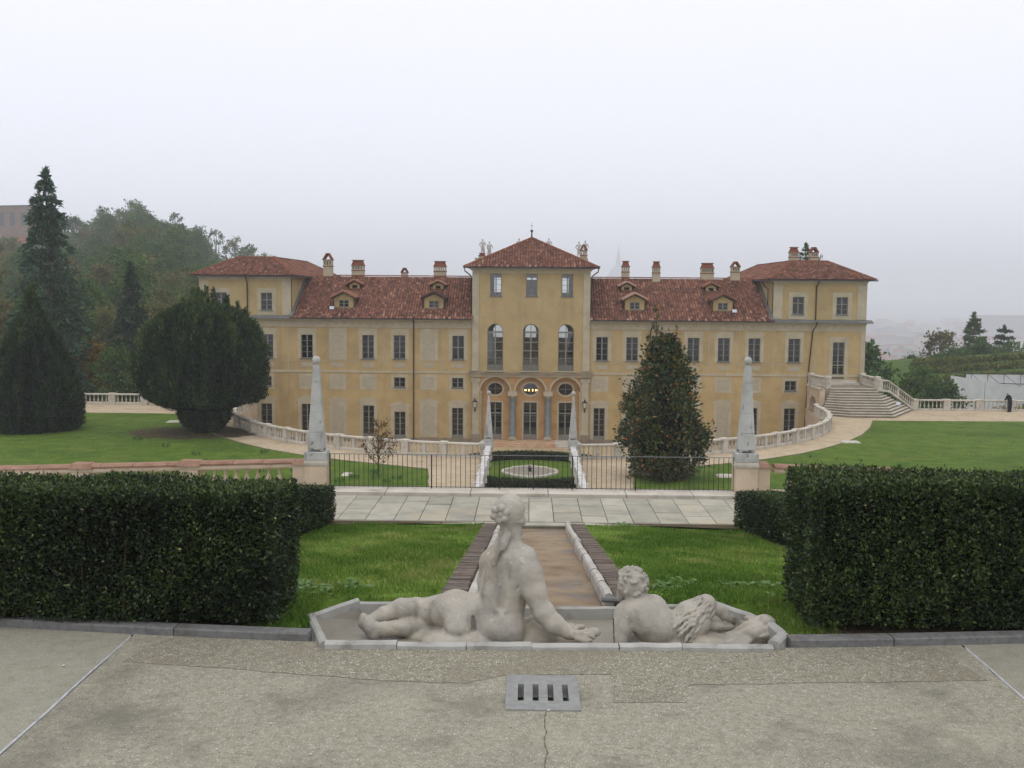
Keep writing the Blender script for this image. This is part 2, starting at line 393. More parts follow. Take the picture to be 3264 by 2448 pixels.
def tag(o, label=None, cat=None, group=None, kind=None):
    if label: o['label'] = label
    if cat: o['category'] = cat
    if group: o['group'] = group
    if kind: o['kind'] = kind
    return o

def empty(name, loc=(0, 0, 0), rz=0.0):
    o = D.objects.new(name, None)
    o.location = loc
    o.rotation_euler = (0, 0, rz)
    o.empty_display_size = 0.2
    return link(o)

def inst(name, me, parent=None, loc=(0, 0, 0), rot=(0, 0, 0), scale=(1, 1, 1)):
    o = D.objects.new(name, me)
    o.location = loc
    o.rotation_euler = rot
    o.scale = scale
    return link(o, parent)

class MB:
    def __init__(self):
        self.v = []
        self.f = []
    def add(self, vs, fs):
        b = len(self.v)
        self.v += [tuple(p) for p in vs]
        self.f += [tuple(i + b for i in f) for f in fs]
        return self
    def box(self, x0, x1, y0, y1, z0, z1):
        return self.add([(x0, y0, z0), (x1, y0, z0), (x1, y1, z0), (x0, y1, z0), (x0, y0, z1), (x1, y0, z1), (x1, y1, z1), (x0, y1, z1)],
                        [(0, 3, 2, 1), (4, 5, 6, 7), (0, 1, 5, 4), (1, 2, 6, 5), (2, 3, 7, 6), (3, 0, 4, 7)])
    def frustum(self, cx, cy, z0, z1, w0, d0, w1, d1):
        return self.add([(cx - w0, cy - d0, z0), (cx + w0, cy - d0, z0), (cx + w0, cy + d0, z0), (cx - w0, cy + d0, z0),
                         (cx - w1, cy - d1, z1), (cx + w1, cy - d1, z1), (cx + w1, cy + d1, z1), (cx - w1, cy + d1, z1)],
                        [(0, 3, 2, 1), (4, 5, 6, 7), (0, 1, 5, 4), (1, 2, 6, 5), (2, 3, 7, 6), (3, 0, 4, 7)])
    def prism(self, poly, z0, z1):
        """vertical prism over an xy polygon (counter-clockwise)"""
        n = len(poly)
        z0s = z0 if isinstance(z0, (list, tuple)) else [z0] * n
        z1s = z1 if isinstance(z1, (list, tuple)) else [z1] * n
        vs = [(p[0], p[1], z) for p, z in zip(poly, z0s)] + [(p[0], p[1], z) for p, z in zip(poly, z1s)]
        fs = [(i, (i + 1) % n, n + (i + 1) % n, n + i) for i in range(n)]
        tri = tessellate_polygon([[Vector((p[0], p[1], 0)) for p in poly]])
        for t in tri:
            a, b, c = t
            ax, ay = poly[a][0], poly[a][1]
            cr = (poly[b][0] - ax) * (poly[c][1] - ay) - (poly[b][1] - ay) * (poly[c][0] - ax)
            if cr < 0:
                a, b, c = a, c, b
            fs.append((n + a, n + b, n + c))
            fs.append((c, b, a))
        return self.add(vs, fs)
    def lathe(self, prof, n=12, c=(0, 0, 0), ex=1.0, ey=1.0):
        vs, fs = [], []
        for r, z in prof:
            for k in range(n):
                a = 2 * PI * k / n
                vs.append((c[0] + r * ex * math.cos(a), c[1] + r * ey * math.sin(a), c[2] + z))
        for i in range(len(prof) - 1):
            for k in range(n):
                fs.append((i * n + k, i * n + (k + 1) % n, (i + 1) * n + (k + 1) % n, (i + 1) * n + k))
        fs.append(tuple(range(n - 1, -1, -1)))
        fs.append(tuple((len(prof) - 1) * n + k for k in range(n)))
        return self.add(vs, fs)
    def tube(self, pts, r, n=6):
        pts = [Vector(p) for p in pts]
        rs = r if isinstance(r, (list, tuple)) else [r] * len(pts)
        vs, fs = [], []
        for i, p in enumerate(pts):
            t = (pts[min(i + 1, len(pts) - 1)] - pts[max(i - 1, 0)]).normalized()
            a = t.cross(Vector((0, 0, 1)) if abs(t.z) < 0.9 else Vector((1, 0, 0))).normalized()
            b = t.cross(a)
            for k in range(n):
                q = 2 * PI * k / n
                vs.append(p + rs[i] * (math.cos(q) * a + math.sin(q) * b))
        for i in range(len(pts) - 1):
            for k in range(n):
                fs.append((i * n + k, i * n + (k + 1) % n, (i + 1) * n + (k + 1) % n, (i + 1) * n + k))
        fs.append(tuple(range(n - 1, -1, -1)))
        fs.append(tuple((len(pts) - 1) * n + k for k in range(n)))
        return self.add(vs, fs)
    def sweep(self, path, prof):
        """profile [(offset, height)] swept along xyz path, offset to the right of travel"""
        path = [Vector(p) for p in path]
        n = len(prof)
        vs, fs = [], []
        for i, p in enumerate(path):
            t = path[min(i + 1, len(path) - 1)] - path[max(i - 1, 0)]
            s = Vector((t.y, -t.x, 0)).normalized()
            for o, h in prof:
                vs.append(p + s * o + Vector((0, 0, h)))
        for i in range(len(path) - 1):
            for k in range(n):
                fs.append((i * n + k, (i + 1) * n + k, (i + 1) * n + (k + 1) % n, i * n + (k + 1) % n))
        fs.append(tuple(range(n)))
        fs.append(tuple((len(path) - 1) * n + k for k in range(n - 1, -1, -1)))
        return self.add(vs, fs)
    def xz_plate(self, outer, holes, y0, depth, front=True):
        """plate in a plane y = y0 facing -y, outer and holes are xz polygons, holes get reveals of the given depth"""
        polys = [outer] + list(holes)
        flat = [p for q in polys for p in q]
        tri = tessellate_polygon([[Vector((p[0], p[1], 0)) for p in q] for q in polys])
        vs = [(p[0], y0, p[1]) for p in flat]
        fs = []
        for a, b, c in tri:
            cr = (flat[b][0] - flat[a][0]) * (flat[c][1] - flat[a][1]) - (flat[b][1] - flat[a][1]) * (flat[c][0] - flat[a][0])
            fs.append((a, b, c) if cr > 0 else (a, c, b))
        off = len(outer)
        nb = len(vs)
        vs += [(p[0], y0 + depth, p[1]) for p in flat]
        for h in holes:
            n = len(h)
            for i in range(n):
                j = (i + 1) % n
                fs.append((off + i, off + j, nb + off + j, nb + off + i))
            off += n
        n = len(outer)
        for i in range(n):
            j = (i + 1) % n
            fs.append((j, i, nb + i, nb + j))
        return self.add(vs, fs)
    def mesh(self, name, m=None, smooth=False):
        me = D.meshes.new(name)
        me.from_pydata(self.v, [], self.f)
        if m is not None:
            me.materials.append(m if not isinstance(m, str) else MT[m])
        if smooth:
            me.polygons.foreach_set('use_smooth', [True] * len(me.polygons))
        me.update()
        return me
    def build(self, name, m=None, parent=None, smooth=False, bevel=0.0):
        o = D.objects.new(name, self.mesh(name, m, smooth))
        link(o, parent)
        if bevel:
            md = o.modifiers.new('bevel', 'BEVEL')
            md.width = bevel
            md.segments = 2
            md.limit_method = 'ANGLE'
        return o

def rect(x0, x1, z0, z1):
    return [(x0, z0), (x1, z0), (x1, z1), (x0, z1)]

def ellipse(cx, cz, rx, rz, n=24):
    return [(cx + rx * math.cos(2 * PI * k / n), cz + rz * math.sin(2 * PI * k / n)) for k in range(n)]

def archpoly(cx, w, z0, zs, n=14):
    return [(cx - w / 2, z0), (cx + w / 2, z0)] + [(cx + w / 2 * math.cos(PI * k / n), zs + w / 2 * math.sin(PI * k / n)) for k in range(n + 1)]

def mesh_np(name, V, Q, m, lv=None, smooth=False):
    """fast mesh from numpy verts and quads (or triangles)"""
    me = D.meshes.new(name)
    V = np.asarray(V, dtype=np.float32)
    Q = np.asarray(Q, dtype=np.int32)
    k = Q.shape[1]
    me.vertices.add(len(V))
    me.vertices.foreach_set('co', V.ravel())
    me.loops.add(Q.size)
    me.loops.foreach_set('vertex_index', Q.ravel())
    me.polygons.add(len(Q))
    me.polygons.foreach_set('loop_start', np.arange(0, Q.size, k, dtype=np.int32))
    if smooth:
        me.polygons.foreach_set('use_smooth', np.ones(len(Q), dtype=bool))
    if lv is not None:
        a = me.attributes.new('lv', 'FLOAT', 'FACE')
        a.data.foreach_set('value', np.asarray(lv, dtype=np.float32))
    me.materials.append(MT[m] if isinstance(m, str) else m)
    me.update(calc_edges=True)
    me.validate()
    return me

def nrm(a):
    return a / np.maximum(np.linalg.norm(a, axis=-1, keepdims=True), 1e-9)

def leaf_mesh(name, P, Dr, size, m, aspect=0.5, lv=None, up=None):
    """one rhombic leaf per point: P base points, Dr directions, size lengths"""
    n = len(P)
    Dr = nrm(Dr)
    size = np.asarray(size).reshape(-1, 1) * np.ones((n, 1))
    rv = rng.normal(size=(n, 3)) if up is None else np.asarray(up) + 0.5 * rng.normal(size=(n, 3))
    S = nrm(np.cross(Dr, rv))
    U = np.cross(S, Dr)
    mid = P + Dr * size * 0.5 + U * size * 0.08
    V = np.empty((n, 4, 3))
    V[:, 0] = P
    V[:, 1] = mid + S * size * aspect * 0.5
    V[:, 2] = P + Dr * size
    V[:, 3] = mid - S * size * aspect * 0.5
    Q = np.arange(4 * n).reshape(n, 4)
    if lv is None:
        lv = rng.random(n)
    return mesh_np(name, V.reshape(-1, 3), Q, m, np.clip(lv, 0, 1))

def vnoise(P, s, seed=0):
    """cheap smooth pseudo-noise in -1..1"""
    r = np.random.default_rng(seed)
    out = np.zeros(len(P))
    for k in range(6):
        w = r.normal(size=3) * s * (1 + 0.5 * k)
        out += np.sin(P @ w + r.random() * 6.28) / (1 + 0.4 * k)
    return out / 2.6

# ------------------------------------------------------------------ levels (metres, 0 = the near pavement)
T = -6.9        # garden terrace round the exedra
C = -10.5       # sunken courtyard in front of the villa
FY = 94.0       # plane of the villa's garden front
PZ = -2.0       # flagged path

def sheet(name, poly, z, m, kind='structure', parent=None, holes=()):
    tri = tessellate_polygon([[Vector((p[0], p[1], 0)) for p in q] for q in [poly] + list(holes)])
    poly = list(poly) + [p for q in holes for p in q]
    fs = []
    for a, b, c in tri:
        cr = (poly[b][0] - poly[a][0]) * (poly[c][1] - poly[a][1]) - (poly[b][1] - poly[a][1]) * (poly[c][0] - poly[a][0])
        fs.append((a, b, c) if cr > 0 else (a, c, b))
    mb = MB().add([(p[0], p[1], p[2] if len(p) > 2 else z) for p in poly], fs)
    o = mb.build(name, m, parent)
    if parent is None:
        o['kind'] = kind
    return o

def exedra(a0, a1, n, rx=24.6, ry=23.2, cy=86.5):
    return [(rx * math.sin(a0 + (a1 - a0) * k / n), cy - ry * math.cos(a0 + (a1 - a0) * k / n)) for k in range(n + 1)]

# --- near pavement: three concrete fields with zinc strips between, a coarser patch along the basin
JL = [(-4.150, 9.863, -0.000), (-4.069, 8.608, 0.000), (-4.109, 7.326, 0.000)]
JR = [(4.227, 9.992, 0.000), (4.205, 9.330, 0.000), (4.196, 8.680, 0.000)]
def jx(J, y):
    (x0, y0, _), (x1, y1, _) = J[0], J[-1]
    return x0 + (x1 - x0) * (y - y0) / (y1 - y0)
def kerb_y(x):
    return 9.88 + (0.0108 * (abs(x) - 2.2) ** 2 + 0.06 * (abs(x) - 2.2) if abs(x) > 2.2 else 0)
YB = 3.5
def pave_field(name, x_left, x_right, m, z):
    ys = [YB + (9.9 - YB) * k / 10 for k in range(11)]
    return ys
paving = empty('pavement', (0, 0, 0)); tag(paving, kind='structure')
def strip_poly(xl, xr):
    ys = [YB, 6, 8, 9, 9.6]
    L = [(xl(y), y) for y in ys] + [(xl(kerb_y(xl(9.9))), kerb_y(xl(9.9)))]
    Rr = [(xr(y), y) for y in ys] + [(xr(kerb_y(xr(9.9))), kerb_y(xr(9.9)))]
    xa, xb = L[-1][0], Rr[-1][0]
    top = [(xb + (xa - xb) * k / 12, kerb_y(xb + (xa - xb) * k / 12)) for k in range(1, 12)]
    return Rr + top + L[::-1]
sheet('concrete_field', strip_poly(lambda y: -14.0, lambda y: jx(JL, y) - 0.012), 0.0, 'pave_fine', parent=paving)
sheet('concrete_field', strip_poly(lambda y: jx(JL, y) + 0.012, lambda y: jx(JR, y) - 0.012), 0.0, 'pave', parent=paving, holes=[[(-0.31, 8.29), (-0.31, 9.03), (0.30, 9.03), (0.30, 8.29)]])
sheet('concrete_field', strip_poly(lambda y: jx(JR, y) + 0.012, lambda y: 14.0), 0.0, 'pave_fine', parent=paving)
for J in (JL, JR):
    b = MB()
    pts = []
    for k in range(15):
        y = 9.95 - (9.95 - YB) * k / 14
        pts.append((jx(J, y) + 0.006 * math.sin(k * 1.9), y, 0.004))
    b.sweep(pts, [(-0.011, 0), (-0.007, 0.008), (0.007, 0.008), (0.011, 0)])
    b.build('joint_strip', 'strip', paving)
# coarse patch in front of the basin, its edge broken
def ragged(pts, n, amp, seed):
    r = random.Random(seed)
    out = []
    for i in range(len(pts) - 1):
        for k in range(n):
            t = k / n
            out.append((pts[i][0] + (pts[i + 1][0] - pts[i][0]) * t + r.uniform(-amp, amp), pts[i][1] + (pts[i + 1][1] - pts[i][1]) * t + r.uniform(-amp, amp)))
    out.append(pts[-1][:2])
    return out
low = [(-3.942, 9.262, -0.000), (-2.997, 9.137, 0.000), (-1.558, 8.898, -0.000), (-0.703, 8.841, 0.000), (-0.343, 9.065, 0.000), (0.639, 9.117, 0.000), (0.600, 8.468, 0.000), (1.234, 8.491, 0.000), (1.308, 8.879, 0.000), (2.354, 8.970, 0.000), (4.070, 9.093, 0.000)]
top = [(3.9 - 7.6 * k / 20, kerb_y(3.9 - 7.6 * k / 20) - 0.01) for k in range(21)]
sheet('coarse_patch', ragged(low, 14, 0.012, 3) + top + [(-3.880, 9.692, 0.000)[:2]], 0.004, 'pave_coarse', parent=paving)
# damp dark spots are in the material; the crack running from the drain is a thin strip, the dark of its gap put into colour
cr = [(0.019, 8.263, -0.000), (0.000, 8.062, 0.000), (0.015, 7.883, 0.000), (-0.003, 7.682, 0.000), (0.014, 7.492, 0.000), (-0.004, 7.244, 0.000), (0.010, 6.902, 0.000)]
cr = ragged([p[:2] for p in cr], 5, 0.006, 5)
b = MB()
for i in range(len(cr) - 1):
    w0, w1 = 0.0015 + 0.002 * ((i * 7) % 3), 0.0015 + 0.002 * (((i + 1) * 7) % 3)
    b.add([(cr[i][0] - w0, cr[i][1], 0.004), (cr[i + 1][0] - w1, cr[i + 1][1], 0.004), (cr[i + 1][0] + w1, cr[i + 1][1], 0.004), (cr[i][0] + w0, cr[i][1], 0.004)], [(0, 1, 2, 3)])
b.build('crack', 'joint', paving)

# loose pebbles and a dry leaf or two on the concrete
b = MB()
for k in range(420):
    x = rng.uniform(-4.5, 4.5); y = rng.uniform(6.5, 9.7); s = rng.uniform(0.003, 0.008) if k > 8 else 0.016
    b.lathe([(s * 0.6, 0), (s, s * 0.5), (s * 0.5, s * 0.95)], 5, (x, y, 0.002))
tag(b.build('loose_pebbles', 'balus', None), 'loose pale pebbles scattered on the concrete pavement', 'pebbles', kind='stuff')

# --- drain
dr = empty('drain_grate', (0, 8.66, 0)); tag(dr, 'square grey concrete drain grate with four slots in the pavement', 'drain')
b = MB()
sl = [-0.195, -0.065, 0.065, 0.195]
outer = rect(-0.325, 0.315, -0.39, 0.39)
holes = [rect(x - 0.026, x + 0.026, -0.20, 0.17) for x in sl]
b.xz_plate(outer, holes, 0, 0.12)
o = b.build('grate', 'drain', dr)
o.rotation_euler = (-PI / 2, 0, 0)
o.location = (0, 0, 0.012)
MB().box(-0.31, 0.30, -0.37, 0.37, -0.62, -0.45).build('sump', 'black', dr)  # near-black box: the dark below the slots is painted on
dr.location.y = 8.66

# --- kerb stones left and right of the basin
def kerb_stones(sgn, x0, xs, label):
    root = empty('kerb', (0, 0, 0)); tag(root, label, 'kerb')
    xa = x0
    for xb in xs:
        n = 6
        pts = [(sgn * (xa + 0.006 + (xb - xa - 0.012) * k / n), 0, 0) for k in range(n + 1)]
        pts = [(p[0], kerb_y(p[0]) + 0.075, 0) for p in pts]
        if sgn < 0: pts = pts[::-1]
        MB().sweep(pts, [(0.075, -0.05), (0.075, 0.068), (0.062, 0.082), (-0.075, 0.085), (-0.075, -0.05)]).build('kerb_stone', 'kerb', root)
        xa = xb
kerb_stones(-1, 2.33, [3.72, 6.4, 9.2, 12], 'dark granite kerb left of the fountain basin')
kerb_stones(1, 2.47, [3.52, 6.2, 9.0, 12], 'dark granite kerb right of the fountain basin')

# --- sloping ground between the pavement and the path
def slope_z(y):
    t = min(max((y - 11.4) / (23.5 - 11.4), 0), 1)
    return -0.02 + (-1.93) * t
ny, V, Fs = 26, [], []
xs_ = [-14, -8, -5.2, -4.2, -3, -2, -1.17, -1.16, 1.16, 1.17, 2, 3, 4.2, 5.2, 8, 14]
for j in range(ny + 1):
    y = 10.0 + (23.62 - 10.0) * j / ny
    for x in xs_:
        z = slope_z(y)
        if abs(x) < 1.165: z -= 0.30
        elif abs(x) > 1.3: z += 0.03 * math.sin(x * 2.1 + y * 0.7) * (1 if 12 < y < 23 else 0)
        if abs(x) < 2.3 and y < 11.3: z = -0.5
        V.append((x, y, z))
nx = len(xs_)
for j in range(ny):
    for i in range(nx - 1):
        Fs.append((j * nx + i, j * nx + i + 1, (j + 1) * nx + i + 1, (j + 1) * nx + i))
tag(MB().add(V, Fs).build('grass_bank', 'grass_near'), kind='structure')

# --- water channel: silted bed, marble edging stones, brick borders
bed = MB()
for j in range(24):
    pass
Vb, Fb = [], []
for j in range(61):
    y = 11.28 + (23.66 - 11.28) * j / 60
    for i in range(9):
        x = -0.80 + 1.6 * i / 8
        Vb.append((x, y, slope_z(y) - 0.10 + 0.012 * math.sin(3.1 * x + y * 5.0) + 0.01 * math.sin(y * 2.3 + i)))
for j in range(60):
    for i in range(8):
        Fb.append((j * 9 + i, j * 9 + i + 1, (j + 1) * 9 + i + 1, (j + 1) * 9 + i))
tag(MB().add(Vb, Fb).build('channel_bed', 'channel', smooth=True), kind='structure')
for sgn, nm in ((-1, 'left'), (1, 'right')):
    root = empty('channel_edging', (0, 0, 0))
    tag(root, 'white half round marble edging along the %s side of the dry water channel' % nm, 'edging')
    ya = 11.42
    r_ = random.Random(4 + sgn)
    while ya < 23.5:
        L = r_.uniform(0.95, 1.35)
        yb = min(ya + L, 23.66)
        dx = r_.uniform(-0.012, 0.012); tz = r_.uniform(-0.012, 0.012)
        prof = [(-0.058, -0.12), (-0.058, 0.02), (-0.04, 0.055), (0, 0.072), (0.04, 0.055), (0.058, 0.02), (0.058, -0.12)]
        MB().sweep([(sgn * 0.79 + dx, ya + 0.008, slope_z(ya) + 0.02 + tz), (sgn * 0.79 + dx + 0.004, (ya + yb) / 2, slope_z((ya + yb) / 2) + 0.025 + tz), (sgn * 0.79 + dx, yb - 0.008, slope_z(yb) + 0.02)], prof).build('edging_stone', 'edging', root)
        ya = yb
    root = empty('brick_border', (0, 0, 0))
    tag(root, 'border of worn brown bricks on edge along the %s side of the channel' % nm, 'brick border')
    bm = MB(); bm.frustum(0, 0, -0.05, 0.045, 0.145, 0.033, 0.141, 0.029)
    bme = bm.mesh('brick', 'brick')
    y = 11.45
    while y < 23.58:
        inst('brick', bme, root, (sgn * 1.015 + r_.uniform(-0.014, 0.014), y, slope_z(y) + 0.005 + r_.uniform(-0.012, 0.006)),
             (-0.158 + r_.uniform(-0.05, 0.05), r_.uniform(-0.03, 0.03), r_.uniform(-0.03, 0.03)), (1, 1 + r_.uniform(-.06, .06), 1))
        y += 0.0745
    MB().sweep([(sgn * 1.015, 11.4, slope_z(11.4)), (sgn * 1.015, 23.6, slope_z(23.6))], [(-0.165, -0.2), (-0.165, -0.0), (0.165, -0.0), (0.165, -0.2)]).build('mortar_bed', 'joint', root)

# --- fountain basin
basin = empty('fountain_basin', (0.1, 10.6, 0)); tag(basin, 'shallow six sided marble rimmed basin holding the two reclining statues', 'basin')
zr = 0.06
BP = [p[:2] for p in ((-2.137, 9.716, 0.060), (-2.458, 10.576, 0.060), (-2.053, 11.165, 0.060), (1.963, 11.208, 0.060), (2.392, 10.618, 0.060), (2.459, 10.122, 0.060), (2.289, 9.819, 0.060))]
fx = [(-2.137, 9.716, 0.060)[0], (-1.419, 9.736, 0.060)[0], (-0.743, 9.753, 0.060)[0], (-0.100, 9.770, 0.060)[0], (0.763, 9.795, 0.060)[0], (1.380, 9.810, 0.060)[0], (2.289, 9.819, 0.060)[0]]
ox, oy = 0.1, 10.6
def rim(p, q, w, h0, h1, seed, name='rim_stone', m='rim'):
    r = random.Random(seed)
    a, b_ = Vector((p[0] - ox, p[1] - oy, 0)), Vector((q[0] - ox, q[1] - oy, 0))
    L = (b_ - a).length
    d = (b_ - a).normalized()
    n = max(2, int(L / 0.12))
    pts = [a + d * (0.005 + (L - 0.01) * k / n) + Vector((r.uniform(-.004, .004), r.uniform(-.004, .004), r.uniform(-.004, .004))) for k in range(n + 1)]
    MB().sweep(pts, [(w, h0), (w, h1 - 0.022), (w - 0.022, h1 - 0.004), (-w + 0.022, h1), (-w, h1 - 0.022), (-w, h0)]).build(name, m, basin, smooth=False)
yf = lambda x: BP[0][1] + (BP[-1][1] - BP[0][1]) * (x - BP[0][0]) / (BP[-1][0] - BP[0][0])
for i in range(6):
    rim((fx[i], yf(fx[i])), (fx[i + 1], yf(fx[i + 1])), 0.047, -0.3, [0.072, 0.058, 0.064, 0.055, 0.062, 0.054][i], i)
rim(BP[1], BP[0], 0.042, -0.3, 0.07, 11)
rim(BP[2], BP[1], 0.036, -0.3, 0.06, 12)
rim((-0.87, BP[2][1] - 0.0), BP[2], 0.022, -0.3, 0.02, 13)
rim(BP[3], (0.87, BP[3][1]), 0.022, -0.3, 0.02, 14)
rim((0.86, BP[3][1] - .01), (-0.86, BP[2][1] - 0.01), 0.022, -0.3, -0.01, 19)
rim(BP[4], BP[3], 0.045, -0.3, 0.06, 15)
rim(BP[5], BP[4], 0.055, -0.3, 0.085, 16)
rim(BP[6], BP[5], 0.06, -0.3, 0.09, 17)
MB().prism([(p[0] - ox, p[1] - oy) for p in BP][::-1], -0.45, -0.15).build('basin_floor', 'basin', basin)
# lining slabs leaning inside the left and right sides
for p, q, s in ((BP[1], BP[2], 1), (BP[3], BP[4], 1)):
    a, b_ = Vector((p[0] - ox, p[1] - oy, 0.03)), Vector((q[0] - ox, q[1] - oy, 0.02))
    d = (b_ - a); nv = Vector((d.y, -d.x, 0)).normalized()
    MB().add([a, b_, b_ + nv * 0.10 + Vector((0, 0, -0.2)), a + nv * 0.22 + Vector((0, 0, -0.2))], [(0, 1, 2, 3)]).build('lining_slab', 'basin', basin)
# lead flashing on the channel mouth
MB().tube([(0.70 - ox, 11.33 - oy, 0.03), (0.98 - ox, 11.33 - oy, 0.02)], 0.035, 8).build('lead_sleeve', 'flash', basin)

# --- flagged path
tag(sheet('path', [(-14, 23.60), (14, 23.60), (14, 27.4), (-14, 27.4)], PZ, 'joint'), kind='structure')
path = D.objects['path']
r_ = random.Random(21)
x = -13.2
while x < 13.2:
    w = r_.uniform(0.60, 0.70)
    skew = 0.0
    cuts = [23.98] + sorted([24.98 + r_.uniform(-0.35, 0.3), 26.05 + r_.uniform(-0.3, 0.3)]) + [26.92]
    if r_.random() < 0.3: cuts.pop(1)
    for a, b_ in zip(cuts[:-1], cuts[1:]):
        h = r_.uniform(0.028, 0.036)
        MB().frustum(x + w / 2, (a + b_) / 2, PZ, PZ + h, (w - 0.012) / 2, (b_ - a - 0.03) / 2, (w - 0.02) / 2, (b_ - a - 0.045) / 2).build('paving_slab', 'slab', path)
    x += w
for xa, xb in ((-13.2, -10.6), (-10.6, -8.2), (8.2, 10.6), (10.6, 13.2), (-8.2, -6.0), (-6.0, -4.9), (-4.9, -3.7), (-3.7, -2.2), (-2.2, -1.2), (1.2, 2.5), (2.5, 3.9), (3.9, 4.8), (4.8, 6.2), (6.2, 8.2)):
    MB().frustum((xa + xb) / 2, 23.79, PZ - 0.12, PZ + 0.03, (xb - xa - 0.014) / 2, 0.17, (xb - xa - 0.03) / 2, 0.165).build('border_slab', 'slab', path)
MB().frustum(0, 23.79, PZ - 0.12, PZ + 0.026, 1.19, 0.16, 1.18, 0.155).build('border_slab', 'slab', path)

# --- ledge and iron railing
ledge = empty('stone_ledge', (0, 27.35, PZ)); tag(ledge, 'low stone ledge under the iron railing behind the flagged path', 'ledge')
xa = -5.75
for xb in (-4.0, -1.7, 0.4, 2.5, 4.3, 5.75):
    MB().frustum((xa + xb) / 2, 0.1, -0.05, 0.105, (xb - xa - 0.012) / 2, 0.46, (xb - xa - 0.02) / 2, 0.45).build('ledge_stone', 'balus', ledge)
    xa = xb
MB().box(-5.75, 5.75, 0.565, 0.72, -5.2, 0.06).build('retaining_wall', 'pedestal', ledge)
fence = empty('iron_railing', (0, 27.62, PZ + 0.105)); tag(fence, 'plain black iron railing with thin upright bars between the two tall obelisks', 'railing')
bar = MB().tube([(0, 0, 0.02), (0, 0, 0.93)], 0.0085, 6).mesh('bar', 'iron')
post = MB().box(-0.016, 0.016, -0.016, 0.016, -0.02, 0.95).mesh('post', 'iron')
nb = 84
for k in range(nb + 1):
    x = -5.6 + 11.2 * k / nb
    if k % 21 == 0 and 0 < k < nb or k in (0, nb) or k in (35, 50):
        inst('post', post, fence, (x, 0, 0))
    else:
        inst('bar', bar, fence, (x, 0, 0), (random.uniform(-.004, .004), random.uniform(-.004, .004), 0))
MB().box(-5.62, 5.62, -0.02, 0.02, 0.93, 0.944).build('top_rail', 'flash', fence)
MB().box(-5.62, 5.62, -0.016, 0.016, 0.035, 0.05).build('bottom_rail', 'iron', fence)

# --- terrace, courtyard, lawns
EX_R = exedra(math.asin(2.9 / 24.6), PI / 2, 40)
EX_L = [(-x, y) for x, y in EX_R]
terr = [(-70, 27.9), (70, 27.9), (70, 93.3), (25.4, 93.3), (25.4, 90.0), (25.0, 88.0)] + EX_R[::-1] + [(2.9, 48.0), (-2.9, 48.0)] + EX_L + [(-25.0, 88.0), (-25.4, 90.0), (-25.4, 93.3), (-70, 93.3)]
tag(sheet('garden_terrace', terr, T, 'gravel'), kind='structure')
tag(sheet('courtyard', [(-34, 46), (34, 46), (34, 96), (-34, 96)], C, 'gravel_yard'), kind='structure')
LAWN_R = [(70, 30), (70, 84.6), (50, 84.9), (28.4, 84.4), (27.6, 82.2), (26.6, 79.6), (24.6, 75.4), (22.4, 71.8), (19.9, 68.6), (17.4, 65.9), (14.6, 63.6), (11.6, 61.7), (8.6, 60.2), (6.0, 58.9), (5.4, 53), (5.2, 30)]
def wobble(poly, n, amp, seed):
    r = random.Random(seed)
    out = []
    for i in range(len(poly)):
        p, q = poly[i], poly[(i + 1) % len(poly)]
        m = max(1, int(math.hypot(q[0] - p[0], q[1] - p[1]) / n))
        for k in range(m):
            t = k / m
            out.append((p[0] + (q[0] - p[0]) * t + r.uniform(-amp, amp), p[1] + (q[1] - p[1]) * t + r.uniform(-amp, amp)))
    return out
LR = wobble(LAWN_R, 0.7, 0.05, 31)
LL = wobble([(-x, y) for x, y in LAWN_R][::-1], 0.7, 0.06, 32)
tag(sheet('lawn', LR[::-1], T + 0.03, 'grass_far'), kind='structure')
tag(sheet('lawn', LL[::-1], T + 0.03, 'grass_far'), kind='structure')
# thin steel lawn edge facing the gravel
for poly, nm in ((LAWN_R, 'right'), ([(-x, y) for x, y in LAWN_R], 'left')):
    pts = [(p[0], p[1], T) for p in poly[3:14]]
    o = MB().sweep(pts, [(-0.02, -0.05), (-0.02, 0.07), (0.02, 0.07), (0.02, -0.05)]).build('lawn_edging', 'plinth')
    tag(o, 'thin curved edging between the %s hand lawn and the gravel drive' % nm, 'edging')

def retaining(name, pts, z0, z1, m, label):
    b = MB()
    for i in range(len(pts) - 1):
        (xa, ya), (xb, yb) = pts[i], pts[i + 1]
        b.add([(xa, ya, z0), (xb, yb, z0), (xb, yb, z1), (xa, ya, z1)], [(0, 1, 2, 3)])
    return tag(b.build(name, m), label, 'wall')
retaining('retaining_wall', [(2.9, 47), (2.9, 63.4)] + EX_R + [(25.0, 88.0), (25.4, 93.9)], C, T, 'pedestal', 'curved plaster retaining wall round the right half of the sunken courtyard')
retaining('retaining_wall', [(-2.9, 47), (-2.9, 63.4)] + EX_L + [(-25.0, 88.0), (-25.4, 93.9)], C, T, 'pedestal', 'curved plaster retaining wall round the left half of the sunken courtyard')
